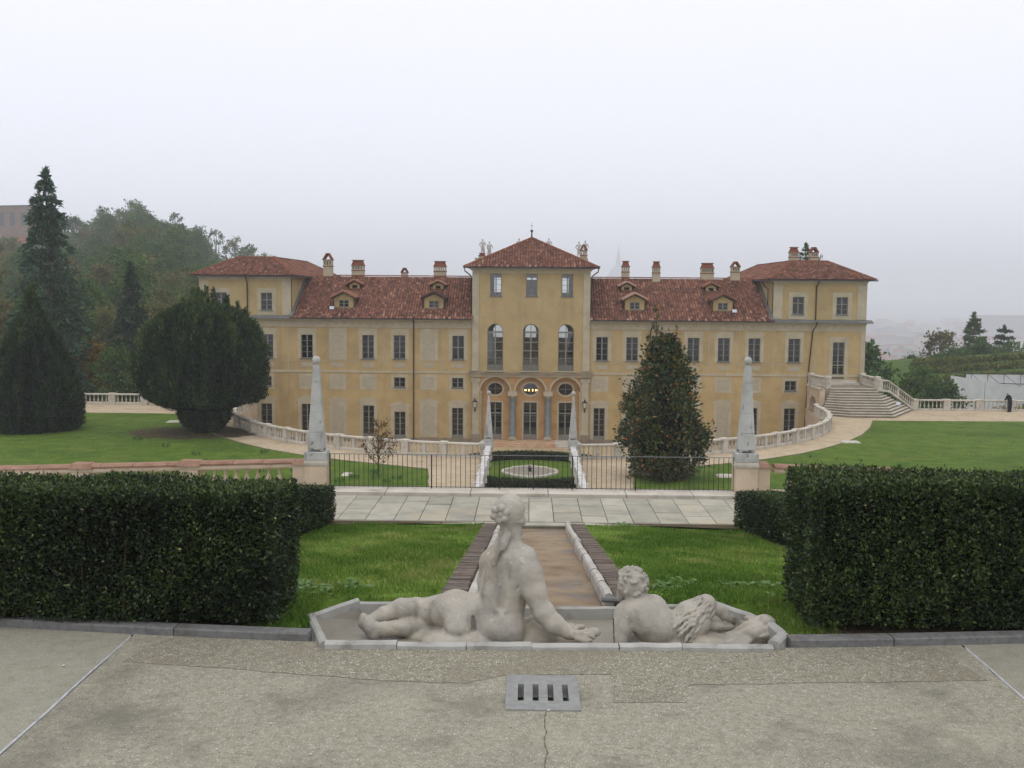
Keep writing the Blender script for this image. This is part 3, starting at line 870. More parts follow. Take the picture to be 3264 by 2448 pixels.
# grass clumps standing out of the lawns
def tufts(name, spots, per, size, m, label, spread):
    P, Dr, S = [], [], []
    for (x, y, z) in spots:
        for k in range(per):
            a = rng.uniform(0, 6.28); r = spread * rng.random() ** 0.5
            P.append((x + r * math.cos(a), y + r * math.sin(a), z))
            Dr.append((0.5 * math.cos(a) * rng.random(), 0.5 * math.sin(a) * rng.random(), 1))
            S.append(size * rng.uniform(0.6, 1.2))
    me = leaf_mesh(name, np.array(P), np.array(Dr), np.array(S), m, 0.12)
    return tag(link(D.objects.new(name, me)), label, 'grass', kind='stuff')
sp = []
for k in range(9000):
    x = rng.uniform(5.6, 46); y = rng.uniform(50, 84.5)
    sgn = -1 if k % 2 else 1
    yl = np.interp(x, [5.4, 8.6, 11.6, 14.6, 17.4, 19.9, 22.4, 24.6, 26.6, 28.4, 46], [58, 60, 61.5, 63.4, 65.7, 68.4, 71.6, 75.2, 79.4, 84.3, 84.8])
    if y < yl:
        sp.append((sgn * x, y, T + 0.03))
tufts('grass', sp, 6, 0.11, 'leafblade', 'short grass blades standing up out of the terrace lawns', 0.35)
sp = []
for (x, y) in ((-13.5, 57.5), (-14.6, 58.6), (-12.6, 58.2), (-15.3, 57.3), (-11.8, 57.0), (-16.4, 58.9), (-13.0, 56.6), (-17.2, 60.0), (-22.0, 56.9), (-24.5, 57.2), (-19.5, 59.8), (-8.6, 55.4), (-7.8, 54.4), (-9.8, 55.6), (-10.4, 54.5), (-8.9, 57.2), (-7.4, 55.4), (-11.5, 55.2), (-21, 63), (-24, 66), (-17, 64), (-27, 69)):
    sp.append((x, y, T + 0.03))
tufts('leaf_clumps', sp, 46, 0.34, 'weed', 'dark green bulb leaf clumps dotted over the left lawn', 0.28)

# ------------------------------------------------------------------ balustrades
def baluster_mesh(name, h, r, m, n=8):
    p = [(0.75, 0), (0.75, 0.08), (0.45, 0.10), (0.5, 0.14), (0.95, 0.30), (0.95, 0.40), (0.45, 0.66), (0.38, 0.78), (0.6, 0.82), (0.45, 0.86), (0.75, 0.90), (0.75, 1.0)]
    return MB().lathe([(r * a, h * z) for a, z in p], n).mesh(name, m, smooth=True)
BAL = {}
def balustrade(label, pts, top, m='balus', bay=2.5, mid=True, spacing=0.26, pier_w=0.21, pier_first=True, pier_last=True, cap=0.05, name='balustrade', group=None):
    """pts: xyz polyline at the foot of the balustrade; top: height of the rail above it"""
    root = empty(name, pts[0]); tag(root, label, 'balustrade', group)
    o = Vector(pts[0])
    P = [Vector(p) - o for p in pts]
    cum = [0.0]
    for i in range(len(P) - 1):
        cum.append(cum[-1] + (P[i + 1] - P[i]).length)
    L = cum[-1]
    def at(s):
        s = min(max(s, 0), L)
        for i in range(len(P) - 1):
            if s <= cum[i + 1] + 1e-9:
                t = (s - cum[i]) / max(cum[i + 1] - cum[i], 1e-9)
                d = (P[i + 1] - P[i]).normalized()
                return P[i].lerp(P[i + 1], t), d
    nb = max(1, round(L / bay))
    base_h, rail_h = 0.17, 0.13
    fine = sorted(set([L * k / (nb * 4) for k in range(nb * 4 + 1)]))
    line = [at(s)[0] for s in fine]
    MB().sweep(line, [(0.13, -0.02), (0.13, base_h - 0.03), (0.11, base_h), (-0.11, base_h), (-0.13, base_h - 0.03), (-0.13, -0.02)]).build('base_course', m, root)
    # rail in stones with fine joints, one per bay
    for k in range(nb):
        sg = [L * (k + t / 5) / nb + (0.004 if t == 0 else -0.004 if t == 5 else 0) for t in range(6)]
        MB().sweep([at(s)[0] for s in sg], [(0.15, top - rail_h), (0.17, top - rail_h + 0.03), (0.17, top - 0.03), (0.13, top), (-0.13, top), (-0.17, top - 0.03), (-0.17, top - rail_h + 0.03), (-0.15, top - rail_h)]).build('rail_stone', m, root)
    hb = top - rail_h - base_h
    key = (round(hb, 3), m)
    if key not in BAL:
        BAL[key] = (baluster_mesh('baluster', hb, 0.075, MT[m]), MB().box(-0.10, 0.10, -0.11, 0.11, 0, hb).mesh('half_pier', m))
    pier = MB().box(-pier_w, pier_w, -0.19, 0.19, -0.03, top - rail_h).box(-pier_w - 0.03, pier_w + 0.03, -0.215, 0.215, -0.03, 0.14)
    pier.frustum(0, 0, top - rail_h + 0.003, top + cap * 0.5, pier_w + 0.04, 0.225, pier_w + 0.05, 0.235).frustum(0, 0, top + cap * 0.5, top + cap, pier_w + 0.05, 0.235, pier_w + 0.0, 0.19)
    pme = pier.mesh('pier', m)
    for k in range(nb + 1):
        if (k == 0 and not pier_first) or (k == nb and not pier_last):
            continue
        p, d = at(L * k / nb)
        inst('pier', pme, root, p, (0, 0, math.atan2(d.y, d.x)))
    for k in range(nb):
        s0, s1 = L * k / nb + pier_w + 0.05, L * (k + 1) / nb - pier_w - 0.05
        segs = [(s0, (s0 + s1) / 2 - 0.12), ((s0 + s1) / 2 + 0.12, s1)] if mid else [(s0, s1)]
        if mid:
            p, d = at((s0 + s1) / 2)
            inst('half_pier', BAL[key][1], root, p + Vector((0, 0, base_h)), (0, 0, math.atan2(d.y, d.x)))
        for a, b in segs:
            n = max(1, int((b - a) / spacing))
            for i in range(n):
                p, d = at(a + (b - a) * (i + 0.5) / n)
                inst('baluster', BAL[key][0], root, p + Vector((0, 0, base_h)), (0, 0, math.atan2(d.y, d.x)))
    return root

exr = [(x, y, T) for x, y in exedra(math.asin(2.95 / 24.6), PI / 2, 60, 24.5, 23.4)] + [(24.75, 88.0, T)]
exl = [(-x, y, z) for x, y, z in exr]
balustrade('white balustrade curving round the right side of the sunken courtyard', exr, 0.95, bay=2.6)
balustrade('white balustrade curving round the left side of the sunken courtyard', exl, 0.95, bay=2.6)
balustrade('white marble parapet running back from the right hand small obelisk', [(2.62, 62.9, T), (2.62, 47.5, T)], 0.92, m='marble', bay=2.5, mid=False, cap=0.035, pier_w=0.17)
balustrade('white marble parapet running back from the left hand small obelisk', [(-2.62, 62.9, T), (-2.62, 47.5, T)], 0.92, m='marble', bay=2.5, mid=False, cap=0.035, pier_w=0.17)
balustrade('straight terrace balustrade behind the man at far right', [(34.9, 92.6, T), (52, 92.9, T), (70, 93.2, T)], 1.0, bay=3.05, mid=False, spacing=0.33, pier_w=0.3)
balustrade('straight terrace balustrade between the two yews at far left', [(-34.9, 91.0, T), (-52, 91.0, T), (-70, 91.0, T)], 1.0, bay=3.05, mid=False, spacing=0.33, pier_w=0.3)

# terracotta capped balustrades either side of the gate obelisks
def cotta(sgn, nm):
    x0 = 6.55
    root = empty('capped_balustrade', (sgn * x0, 27.62, PZ)); tag(root, 'buff balustrade with terracotta coping running %s from the tall obelisk' % nm, 'balustrade')
    L = 9.5
    zt = lambda s: 0.84 - 0.036 * s
    b = MB()
    MB().sweep([(0, 0, 0), (sgn * L, 0, -0.036 * L)], [(0.16, -0.6), (0.16, 0.16), (-0.16, 0.16), (-0.16, -0.6)]).build('base_course', 'pedestal', root)
    MB().sweep([(0, 0, 0), (sgn * L, 0, -0.036 * L)], [(0.15, 0.66), (0.17, 0.70), (0.17, 0.78), (-0.17, 0.78), (-0.17, 0.70), (-0.15, 0.66)]).build('under_rail', 'pedestal', root)
    xs = [0.0]
    r = random.Random(8 + sgn)
    while xs[-1] < L - 0.6:
        xs.append(min(L, xs[-1] + r.uniform(0.75, 1.15)))
    for a, c in zip(xs[:-1], xs[1:]):
        dz = r.uniform(-0.006, 0.006)
        MB().sweep([(sgn * (a + 0.006), 0, -0.036 * a + dz), (sgn * (c - 0.006), 0, -0.036 * c + dz)],
                   [(0.19, 0.785), (0.2, 0.83), (0.13, 0.885), (-0.13, 0.885), (-0.2, 0.83), (-0.19, 0.785)]).build('coping_tile', 'terracotta', root)
    for s in (2.9, 5.9, 8.9):
        MB().frustum(sgn * s, 0, 0.79 - 0.036 * s, 0.925 - 0.036 * s, 0.33, 0.25, 0.25, 0.17).build('coping_block', 'terracotta', root)
        MB().box(sgn * s - 0.24, sgn * s + 0.24, -0.19, 0.19, -0.7, 0.67 - 0.036 * s).build('pier', 'pedestal', root)
    me = baluster_mesh('baluster', 0.5, 0.085, MT['pedestal'])
    s = 0.45
    while s < L - 0.2:
        if min(abs(s - q) for q in (2.9, 5.9, 8.9)) > 0.32:
            inst('baluster', me, root, (sgn * s, 0, 0.16 - 0.036 * s))
        s += 0.30
cotta(-1, 'left')
cotta(1, 'right')

# ------------------------------------------------------------------ obelisks
def obelisk(label, loc, ped_h, ped_w, shaft_h, w0, w1, ball_r, side_pier=0):
    root = empty('obelisk', loc); tag(root, label, 'obelisk')
    # pedestal
    if ped_h > 0.6:
        MB().box(-ped_w, ped_w, -ped_w, ped_w, -0.6, ped_h * 0.66).box(-ped_w - .03, ped_w + .03, -ped_w - .03, ped_w + .03, -0.6, 0.05).build('pedestal', 'pedestal', root, bevel=0.008)
        if side_pier:
            MB().box(side_pier * (ped_w + 0.003), side_pier * (ped_w + 0.34), -ped_w + 0.06, ped_w - 0.06, -0.6, ped_h * 0.68).build('side_pier', 'pedestal', root, bevel=0.008)
            xa, xb = sorted((side_pier * (ped_w + 0.003), side_pier * (ped_w + 0.36)))
            MB().frustum((xa + xb) / 2, 0, ped_h * 0.685, ped_h * 0.77, (xb - xa) / 2, ped_w, (xb - xa) / 2 - 0.05, ped_w - 0.06).build('side_pier_cap', 'terracotta', root)
        MB().frustum(0, 0, ped_h * 0.663, ped_h * 0.72, ped_w + 0.012, ped_w + 0.012, ped_w + 0.035, ped_w + 0.035).frustum(0, 0, ped_h * 0.723, ped_h * 0.80, ped_w + 0.02, ped_w + 0.02, ped_w + 0.012, ped_w + 0.012).build('pedestal_moulding', 'balus', root, bevel=0.006)
        MB().box(-ped_w - 0.005, ped_w + 0.005, -ped_w - 0.005, ped_w + 0.005, ped_h * 0.805, ped_h).build('pedestal_block', 'obelisk', root, bevel=0.012)
    else:
        MB().box(-ped_w, ped_w, -ped_w, ped_w, -0.3, ped_h * 0.5).box(-ped_w * .9, ped_w * .9, -ped_w * .9, ped_w * .9, ped_h * 0.503, ped_h).build('pedestal', 'obelisk', root, bevel=0.008)
    br = w0 * 0.24
    ball = MB().lathe([(br * math.sin(PI * k / 8) + 1e-4, br - br * math.cos(PI * k / 8)) for k in range(9)], 12).mesh('foot_ball', 'obelisk', smooth=True)
    for sx in (-1, 1):
        for sy in (-1, 1):
            inst('foot_ball', ball, root, (sx * (w0 - br), sy * (w0 - br), ped_h - 0.005))
    z0 = ped_h + 2 * br - 0.02
    cuts = [0, 0.2, 0.44, 0.8, 1.0]
    for a, c in zip(cuts[:-1], cuts[1:]):
        wa, wc = w0 + (w1 - w0) * a, w0 + (w1 - w0) * c
        MB().frustum(random.uniform(-.003, .003), 0, z0 + shaft_h * a + 0.004, z0 + shaft_h * c, wa, wa, wc, wc).build('shaft_stone', 'obelisk', root, bevel=0.006)
    zb = z0 + shaft_h
    MB().lathe([(w1 * 0.75, -0.01), (w1 * 0.5, 0.02), (w1 * 0.5, 0.05)], 10, (0, 0, zb)).build('neck', 'obelisk', root)
    MB().lathe([(ball_r * math.sin(PI * k / 10) + 1e-4, ball_r - ball_r * math.cos(PI * k / 10)) for k in range(11)], 18, (0, 0, zb + 0.035)).build('ball', 'obelisk', root, smooth=True)
    return root
obelisk('tall lichen stained marble obelisk at the left end of the iron railing', (-5.95, 27.62, PZ), 1.12, 0.295, 2.27, 0.218, 0.078, 0.112, -1)
obelisk('tall lichen stained marble obelisk at the right end of the iron railing', (5.78, 27.62, PZ), 1.20, 0.295, 2.27, 0.218, 0.078, 0.112, 1)
obelisk('small marble obelisk left of the courtyard steps', (-2.62, 62.75, T + 0.97), 0.36, 0.30, 2.6, 0.25, 0.05, 0.13)
obelisk('small marble obelisk right of the courtyard steps', (2.62, 62.75, T + 0.97), 0.36, 0.30, 2.6, 0.25, 0.05, 0.13)

# ------------------------------------------------------------------ courtyard fountain with clipped hedge ring
CYF = 78.4
tag(sheet('courtyard_lawn', [(6.2 * math.cos(2 * PI * k / 48), CYF + 6.4 * math.sin(2 * PI * k / 48)) for k in range(48)], C + 0.02, 'grass_far'), kind='structure')
ft = empty('courtyard_fountain', (0, CYF, C)); tag(ft, 'low white marble fountain rim in curving lozenge shape on the courtyard lawn', 'fountain')
half = [(0, 2.55), (0.22, 2.35), (0.75, 2.05), (1.35, 1.75), (1.45, 1.25), (1.62, 1.15), (1.95, 0.85), (2.12, 0.35), (2.13, 0)]
quad4 = half + [(x, -y) for x, y in half[::-1]][1:] + [(-x, -y) for x, y in half][1:] + [(-x, y) for x, y in half[::-1]][1:]
ring = [(x, y, 0) for x, y in quad4]
for i in range(0, len(ring) - 1, 2):
    seg = ring[i:i + 3]
    MB().sweep(seg, [(0.10, 0), (0.11, 0.14), (0.06, 0.20), (-0.06, 0.20), (-0.11, 0.14), (-0.10, 0)]).build('rim_stone', 'balus', ft)
MB().prism([(x * 0.95, y * 0.95) for x, y in quad4[:-1]][::-1], 0.02, 0.12).build('water', 'basin', ft)
MB().lathe([(0.16, 0.1), (0.1, 0.25), (0.2, 0.36), (0.05, 0.44), (0.04, 0.6)], 10).build('spout', 'iron', ft)

# ------------------------------------------------------------------ side stairs to the pavilion doors
def stairs(sgn, nm, off=0.0):
    root = empty('stairs', (0, 0, 0)); tag(root, 'flared stone steps up to the %s pavilion door' % nm, 'stairs')
    n = 11
    for k in range(n):
        t = k / 10
        poly = [(25.2 + 1.2 * t, 88 + 1.6 * t), (27.3 - 0.3 * t, 86.4 + 3.2 * t), (30.9 - 0.6 * t, 86.4 + 3.2 * t), (34.6 - 4.3 * t, 92.3 - 2.7 * t), (30.3, 93.6), (26.4, 93.6)]
        poly = [(sgn * x, y) for x, y in poly]
        if sgn < 0: poly = poly[::-1]
        MB().prism(poly, T - 0.1 if k == 0 else T + 0.2 * k - 0.1, T + 0.2 * (k + 1) - 0.05).build('step', 'plinth', root)
        edge = poly if sgn > 0 else poly[::-1]
        MB().sweep([(edge[0][0], edge[0][1], T + 0.2 * (k + 1)), (edge[1][0], edge[1][1], T + 0.2 * (k + 1)), (edge[2][0], edge[2][1], T + 0.2 * (k + 1)), (edge[3][0], edge[3][1], T + 0.2 * (k + 1))],
                   [(0.05 * sgn, -0.05), (0.05 * sgn, 0.0), (-0.34 * sgn, 0.0), (-0.34 * sgn, -0.05)]).build('tread', 'balus', root)
    zl = T + 2.2
    x0, x1 = sorted((sgn * 25.9, sgn * 30.4))
    MB().box(x0, x1, 89.62, 93.9, C, zl - 0.003).build('landing', 'plinth', root)
    xa, xb = sorted((sgn * 26.5, sgn * 30.0))
    MB().box(xa, xb, 92.9, 93.92, zl, zl + 0.2).box(xa + .15, xb - .15, 93.3, 93.93, zl + 0.2, zl + 0.4).build('door_step', 'balus', root)
    # side wall with an arch below the landing
    w = MB().xz_plate(rect(-2.2, 2.2, 0, zl - C - 0.05), [archpoly(-0.1, 2.3, 1.9, 3.75)], 0, 0.4)
    o = w.build('arch_wall', 'pedestal', root)
    o.rotation_euler = (0, 0, -PI / 2 if sgn > 0 else PI / 2)
    o.location = (sgn * 25.48, 91.7, C)
    xa, xb = sorted((sgn * 25.4, sgn * 25.62))
    MB().box(xa, xb, 89.5, 93.9, zl - 0.16, zl).build('cornice', 'balus', root)
    return zl
for sgn, nm in ((1, 'right'), (-1, 'left')):
    zl = stairs(sgn, nm)
    side = 'right' if sgn > 0 else 'left'
    balustrade('short landing balustrade on the courtyard side of the %s stairs' % side, [(sgn * 25.75, 93.6, zl), (sgn * 26.2, 89.9, zl)], 0.95, bay=4, mid=True, pier_w=0.24, cap=0.12)
    balustrade('short landing balustrade on the outer side of the %s stairs' % side, [(sgn * 30.45, 93.6, zl), (sgn * 30.55, 89.9, zl)], 0.95, bay=4, mid=True, pier_w=0.24, cap=0.12)
    balustrade('sloping balustrade down the outer side of the %s stairs' % side, [(sgn * 30.7, 89.75, zl - 0.2), (sgn * 31.6, 90.4, zl - 0.25), (sgn * 34.8, 92.5 if sgn > 0 else 91.1, T)], 0.98, bay=5, mid=True, pier_last=False, spacing=0.3)
tag(MB().box(32.25, 32.6, 88.9, 89.1, T + 0.81, T + 1.05).build('notice_board', 'whitebox'), 'small white notice on the right hand steps', 'sign')
D.objects['notice_board'].location = (0.0, 0.9, -0.05)
# white flat stones in the lawns
for i, (x, y, w, lb) in enumerate(((22.6, 71.6, 1.3, 'flat pale stone slab in the right lawn near the drive'), (-28.0, 79.0, 1.1, 'flat pale stone slab in the left lawn'), (11.1, 57.6, 1.0, 'flat pale stone beside the tall shrub'), (-10.4, 56.8, 0.55, 'small pale stone in the lawn left of the sapling'))):
    o = MB().frustum(0, 0, 0, 0.10, w / 2, 0.45, w / 2.6, 0.3).build('lawn_stone', 'balus', bevel=0.03)
    o.location = (x, y, T + 0.03); tag(o, lb, 'stone')

# ------------------------------------------------------------------ the villa
villa = empty('villa', (0, FY, C)); tag(villa, 'long ochre villa with red tiled roofs and a taller centre block', 'villa')
VO = Vector((0, FY, C))
def vb(mb, name, m, parent=None, **kw):
    """build geometry given in world coordinates as a part of the villa"""
    par = parent if parent is not None else villa
    off = VO if parent is None else VO + Vector(parent.location)
    mb.v = [(p[0] - off[0], p[1] - off[1], p[2] - off[2]) for p in mb.v]
    return mb.build(name, m, par, **kw)

PX0, PX1 = 22.15, 30.7            # pavilion, inner and outer edge
W1 = 1.08
# (x, storey, kind): windows measured off the garden front
FIRST = [(-28.6, 'w'), (-24.43, 'w'), (-20.75, 'w'), (-17.88, 'b'), (-15.07, 'w'), (-12.15, 'w'), (-9.42, 'b'), (-6.72, 'c'),
         (6.57, 'w'), (9.34, 'w'), (12.08, 'w'), (14.98, 'w'), (17.77, 'w'), (20.57, 'w'), (24.23, 'w')]
MEZZ = [(-24.6, 'w'), (-20.7, 'b'), (-17.9, 'b'), (-15.07, 'b'), (-12.15, 'w'), (-9.45, 'b'), (-6.75, 'w'),
        (6.4, 'b'), (9.3, 'b'), (12.1, 'b'), (15.0, 'b'), (17.8, 'b'), (20.5, 'b'), (24.0, 'w')]
GROUND = [(-24.6, 'w', -7.0), (-20.8, 'w', -7.0), (-17.9, 'b', -7.1), (-15.05, 'w', -7.1), (-12.13, 'd', -7.65), (-9.45, 'b', -7.15), (-6.75, 'w', -7.25),
          (6.4, 'w', -7.15), (9.3, 'b', -7.1), (12.1, 'w', -7.1), (15.0, 'w', -7.1), (17.8, 'b', -7.0), (20.5, 'w', -7.0), (24.0, 'w', -7.0)]
UPPER = [(-28.7, 'u'), (-24.46, 'u'), (24.47, 't'), (28.47, 'u')]
F0, F1 = -2.75, -0.55
M0, M1 = -5.38, -4.46
U0, U1 = 1.66, 3.28

# --- walls with real openings
for sgn in (-1, 1):
    xa, xb = (-PX1, -5.4) if sgn < 0 else (5.4, PX1)
    holes = []
    for x, k in FIRST:
        if k != 'b' and xa < x < xb: holes.append(rect(x - W1 / 2, x + W1 / 2, F0, F1))
    for x, k in MEZZ:
        if k != 'b' and xa < x < xb: holes.append(rect(x - 0.52, x + 0.52, M0, M1))
    for x, k, zt in GROUND:
        if k != 'b' and xa < x < xb: holes.append(rect(x - 0.52, x + 0.52, C + 0.32, zt))
    if sgn > 0: holes.append(rect(28.3 - 0.53, 28.3 + 0.53, -4.25, -0.85))
    w = MB().xz_plate(rect(xa, xb, C - 0.4, 0.95), holes, FY, 0.28)
    vb(w, 'wing_wall', 'wall')
    o = MB()
    xo = sgn * PX1
    o.add([(xo, FY + 0.0, C - 0.4), (xo, FY + 24, C - 0.4), (xo, FY + 24, 0.95), (xo, FY, 0.95)], [(0, 1, 2, 3)])
    vb(o, 'side_wall', 'wall')
    # dark back plane closing the rooms
    vb(MB().box(min(xa, xb) + 0.1, max(xa, xb) - 0.1, FY + 3.0, FY + 3.2, C, 0.9), 'room_partition', 'interior')
    # pavilion upper storey
    pa, pb = sorted((sgn * PX0, sgn * PX1))
    holes = [rect(x - 0.52, x + 0.52, U0, U1) for x, k in UPPER if pa < x < pb]
    vb(MB().xz_plate(rect(pa, pb, 0.95, 4.85), holes, FY, 0.28), 'pavilion_wall', 'wall_up')
    xi = sgn * PX0
    vb(MB().add([(xi, FY, 0.95), (xi, FY + 23, 0.95), (xi, FY + 23, 4.85), (xi, FY, 4.85), (sgn * PX1, FY, 0.95), (sgn * PX1, FY + 23, 0.95), (sgn * PX1, FY + 23, 4.85), (sgn * PX1, FY, 4.85)],
                [(0, 1, 2, 3), (4, 5, 6, 7)]), 'pavilion_side_wall', 'wall_up')
    vb(MB().box(pa + 0.1, pb - 0.1, FY + 3.0, FY + 3.2, 1.0, 4.8), 'room_partition', 'interior')
    # painted corner strips of the pavilion and pale frieze
    for x in (pa + 0.45, pb - 0.45):
        vb(MB().box(x - 0.42, x + 0.42, FY - 0.035, FY, 1.25, 4.4), 'corner_strip', 'trim')
    vb(MB().box(pa + 0.01, pb - 0.01, FY - 0.06, FY, 4.42, 4.62).box(pa - 0.05, pb + 0.05, FY - 0.25, FY, 4.62, 4.74).box(pa - 0.2, pb + 0.2, FY - 0.42, FY, 4.74, 4.84), 'pavilion_cornice', 'trim')
    vb(MB().box(sgn * PX1 - 0.42 if sgn > 0 else -PX1, sgn * PX1 if sgn > 0 else -PX1 + 0.42, FY - 0.04, FY, C, 0.2), 'corner_strip', 'trim')
    # lower cornice, frieze and string courses
    vb(MB().box(xa, xb, FY - 0.03, FY, 0.20, 0.72), 'painted_frieze', 'trim')
    vb(MB().box(xa, xb, FY - 0.06, FY, 0.14, 0.20).box(xa, xb, FY - 0.16, FY, 0.72, 0.80).box(xa, xb, FY - 0.32, FY, 0.80, 0.90).box(xa, xb, FY - 0.45, FY, 0.90, 0.98), 'cornice', 'trim')
    for k in range(int((xb - xa) / 0.75)):
        x = xa + 0.5 + 0.75 * k
        vb(MB().box(x, x + 0.38, FY - 0.04, FY - 0.03, 0.36, 0.66), 'frieze_panel', 'blind')
    vb(MB().box(xa, xb, FY - 0.02, FY, -2.98, -2.92), 'string_course', 'blind')
    vb(MB().box(xa, xb, FY - 0.05, FY, -4.04, -3.84), 'string_course', 'trim')
    vb(MB().box(xa, xb, FY - 0.06, FY, C - 0.1, C + 0.42), 'plinth', 'plinth')
    if sgn > 0:
        pass
    # pavilion ledge over the lower cornice
    vb(MB().add([(pa - 0.5 * (sgn < 0), FY - 0.62, 0.99), (pb + 0.5 * (sgn > 0), FY - 0.62, 0.99), (pb + 0.5 * (sgn > 0), FY - 0.005, 1.2), (pa - 0.5 * (sgn < 0), FY - 0.005, 1.2),
                 (pa - 0.5 * (sgn < 0), FY - 0.62, 0.90), (pb + 0.5 * (sgn > 0), FY - 0.62, 0.90)], [(0, 1, 2, 3), (4, 5, 1, 0), (5, 4, 3, 2)]), 'ledge_roof', 'flash')

# --- windows
WCACHE = {}
def sash(w, h, cols, rows, kind):
    """frame mesh, list of pane rectangles; local xz with origin at the sill centre"""
    key = (round(w, 2), round(h, 2), cols, rows, kind)
    if key in WCACHE: return WCACHE[key]
    b = MB(); f = 0.055; y0, y1 = 0.0, 0.06
    b.box(-w / 2, -w / 2 + f, y0, y1, 0, h).box(w / 2 - f, w / 2, y0, y1, 0, h).box(-w / 2 + f, w / 2 - f, y0, y1, h - f, h).box(-w / 2 + f, w / 2 - f, y0, y1, 0, f * 1.5)
    xs = [-w / 2 + f, w / 2 - f] if cols == 1 else [-w / 2 + f, 0, w / 2 - f]
    zlow = f * 1.5
    if kind == 'door':
        zlow = h * 0.14
        b.box(-w / 2 + f, w / 2 - f, y0 + 0.01, y1 - 0.01, f * 1.5, zlow)
    zs = [zlow + (h - f - zlow) * k / rows for k in range(rows + 1)]
    if kind == 't': zs = [zlow, h * 0.64, h - f]
    if kind == 'u': zs = [zlow, h * 0.30, h * 0.60, h - f] if rows == 3 else zs
    bw = 0.055
    if cols == 2: b.box(-bw, bw, y0 - 0.012, y1 - 0.012, zlow, h - f)
    for i, z in enumerate(zs[1:-1]):
        t = 0.04 if (kind in ('u', 't', 'c') and i == len(zs) - 3) else 0.016
        for xa, xb in zip(xs[:-1], xs[1:]):
            if cols == 2:
                xa, xb = (xa, xb - bw) if xb == 0 else (xa + bw, xb)
            b.box(xa, xb, y0 + 0.006, y1 - 0.006, z - t, z + t)
    panes = []
    for xa, xb in zip(xs[:-1], xs[1:]):
        for za, zb in zip(zs[:-1], zs[1:]):
            if cols == 2: pa, pb = (xa, xb - bw) if xb == 0 else (xa + bw, xb)
            else: pa, pb = xa, xb
            panes.append(((pa + pb) / 2, (za + zb) / 2, pb - pa, zb - za))
    fm = b.mesh('frame', 'wood')
    WCACHE[key] = (fm, panes)
    return WCACHE[key]
PANE = {}
def pane_mesh(w, h, m):
    key = (round(w, 2), round(h, 2), m)
    if key not in PANE:
        PANE[key] = MB().box(-w / 2, w / 2, 0, 0.006, -h / 2, h / 2).mesh('pane', m)
    return PANE[key]

def surround(x, w, z0, z1, band, extra, m='trim', ped=None):
    b = MB(); y1 = FY; y0 = FY - 0.022
    b.box(x - w / 2 - band, x - w / 2 - 0.004, y0, y1, z0 - extra[0], z1 + extra[1])
    b.box(x + w / 2 + 0.004, x + w / 2 + band, y0, y1, z0 - extra[0], z1 + extra[1])
    b.box(x - w / 2 - 0.004, x + w / 2 + 0.004, y0, y1, z1 + 0.004, z1 + extra[1])
    if extra[0] > 0.02: b.box(x - w / 2 - 0.004, x + w / 2 + 0.004, y0, y1, z0 - extra[0], z0 - 0.004)
    if ped:
        zt = z1 + extra[1]
        b.xz_plate([(x - w / 2 - band - 0.22, zt + 0.004), (x + w / 2 + band + 0.22, zt + 0.004), (x + w / 2 + band + 0.1, zt + 0.16), (x + 0.34, zt + 0.36), (x, zt + 0.46), (x - 0.34, zt + 0.36), (x - w / 2 - band - 0.1, zt + 0.16)], [], y0 - 0.012, 0.03)
    return b

def window(x, w, z0, z1, cols, rows, kind='w', band=0.3, extra=(0.0, 0.25), ped=None, glass='glass', y=None, sill=True, panes=True, parent=None, trim='trim'):
    yy = FY if y is None else y
    b = surround(x, w, z0, z1, band, extra, trim, ped)
    b.v = [(p[0] - x, p[1] - FY, p[2] - z0) for p in b.v]
    o = b.build('window', trim, villa)
    o.location = (x, yy - FY, z0 - C)
    fm, pr = sash(w, z1 - z0, cols, rows, kind)
    inst('frame', fm, o, (0, 0.15, 0))
    if panes:
        for (px, pz, pw, ph) in pr:
            inst('pane', pane_mesh(pw, ph, glass), o, (px, 0.175, pz))
    else:
        g = MB()
        for (px, pz, pw, ph) in pr: g.box(px - pw / 2, px + pw / 2, 0.175, 0.181, pz - ph / 2, pz + ph / 2)
        g.build('glazing', glass, o)
    if sill:
        MB().box(-w / 2 - 0.1, w / 2 + 0.1, -0.09, 0.16, -0.06, -0.0).build('sill', 'flash', o)
    return o
def blind(x, w, z0, z1, band, extra, ped=None):
    b = surround(x, w, z0, z1, band, extra, 'trim', ped)
    b.v = [(p[0] - x, p[1] - FY, p[2] - z0) for p in b.v]
    o = b.build('blind_window', 'trim', villa)
    o.location = (x, 0, z0 - C)
    MB().box(-w / 2, w / 2, -0.012, -0.002, 0, z1 - z0).build('painted_panel', 'blind', o)
    p = MB()
    for k in range(3):
        zz = (z1 - z0) * (k + 1) / 4
        p.box(-w / 2 + 0.06, w / 2 - 0.06, -0.016, -0.012, zz - 0.012, zz + 0.012)
    p.box(-0.012, 0.012, -0.017, -0.012, 0.05, z1 - z0 - 0.05)
    p.build('painted_bars', 'trim', o)
for x, k in FIRST:
    if k == 'b': blind(x, W1, F0, F1, 0.30, (0.1, 0.62))
    else: window(x, W1, F0, F1, 2, 2 if k == 'c' else 4, 'c' if k == 'c' else 'w', 0.32, (0.0, 0.60))
    # painted apron panel below
    vb(MB().box(x - 0.55, x + 0.55, FY - 0.018, FY, -3.55, -3.12).box(x - 0.48, x + 0.48, FY - 0.03, FY - 0.018, -3.50, -3.17), 'apron_panel', 'blind')
for x, k in MEZZ:
    if k == 'b': blind(x, 1.06, M0 + 0.02, M1 + 0.02, 0.26, (0.26, 0.26))
    else: window(x, 1.04, M0, M1, 2, 2, 'w', 0.26, (0.26, 0.26), panes=False)
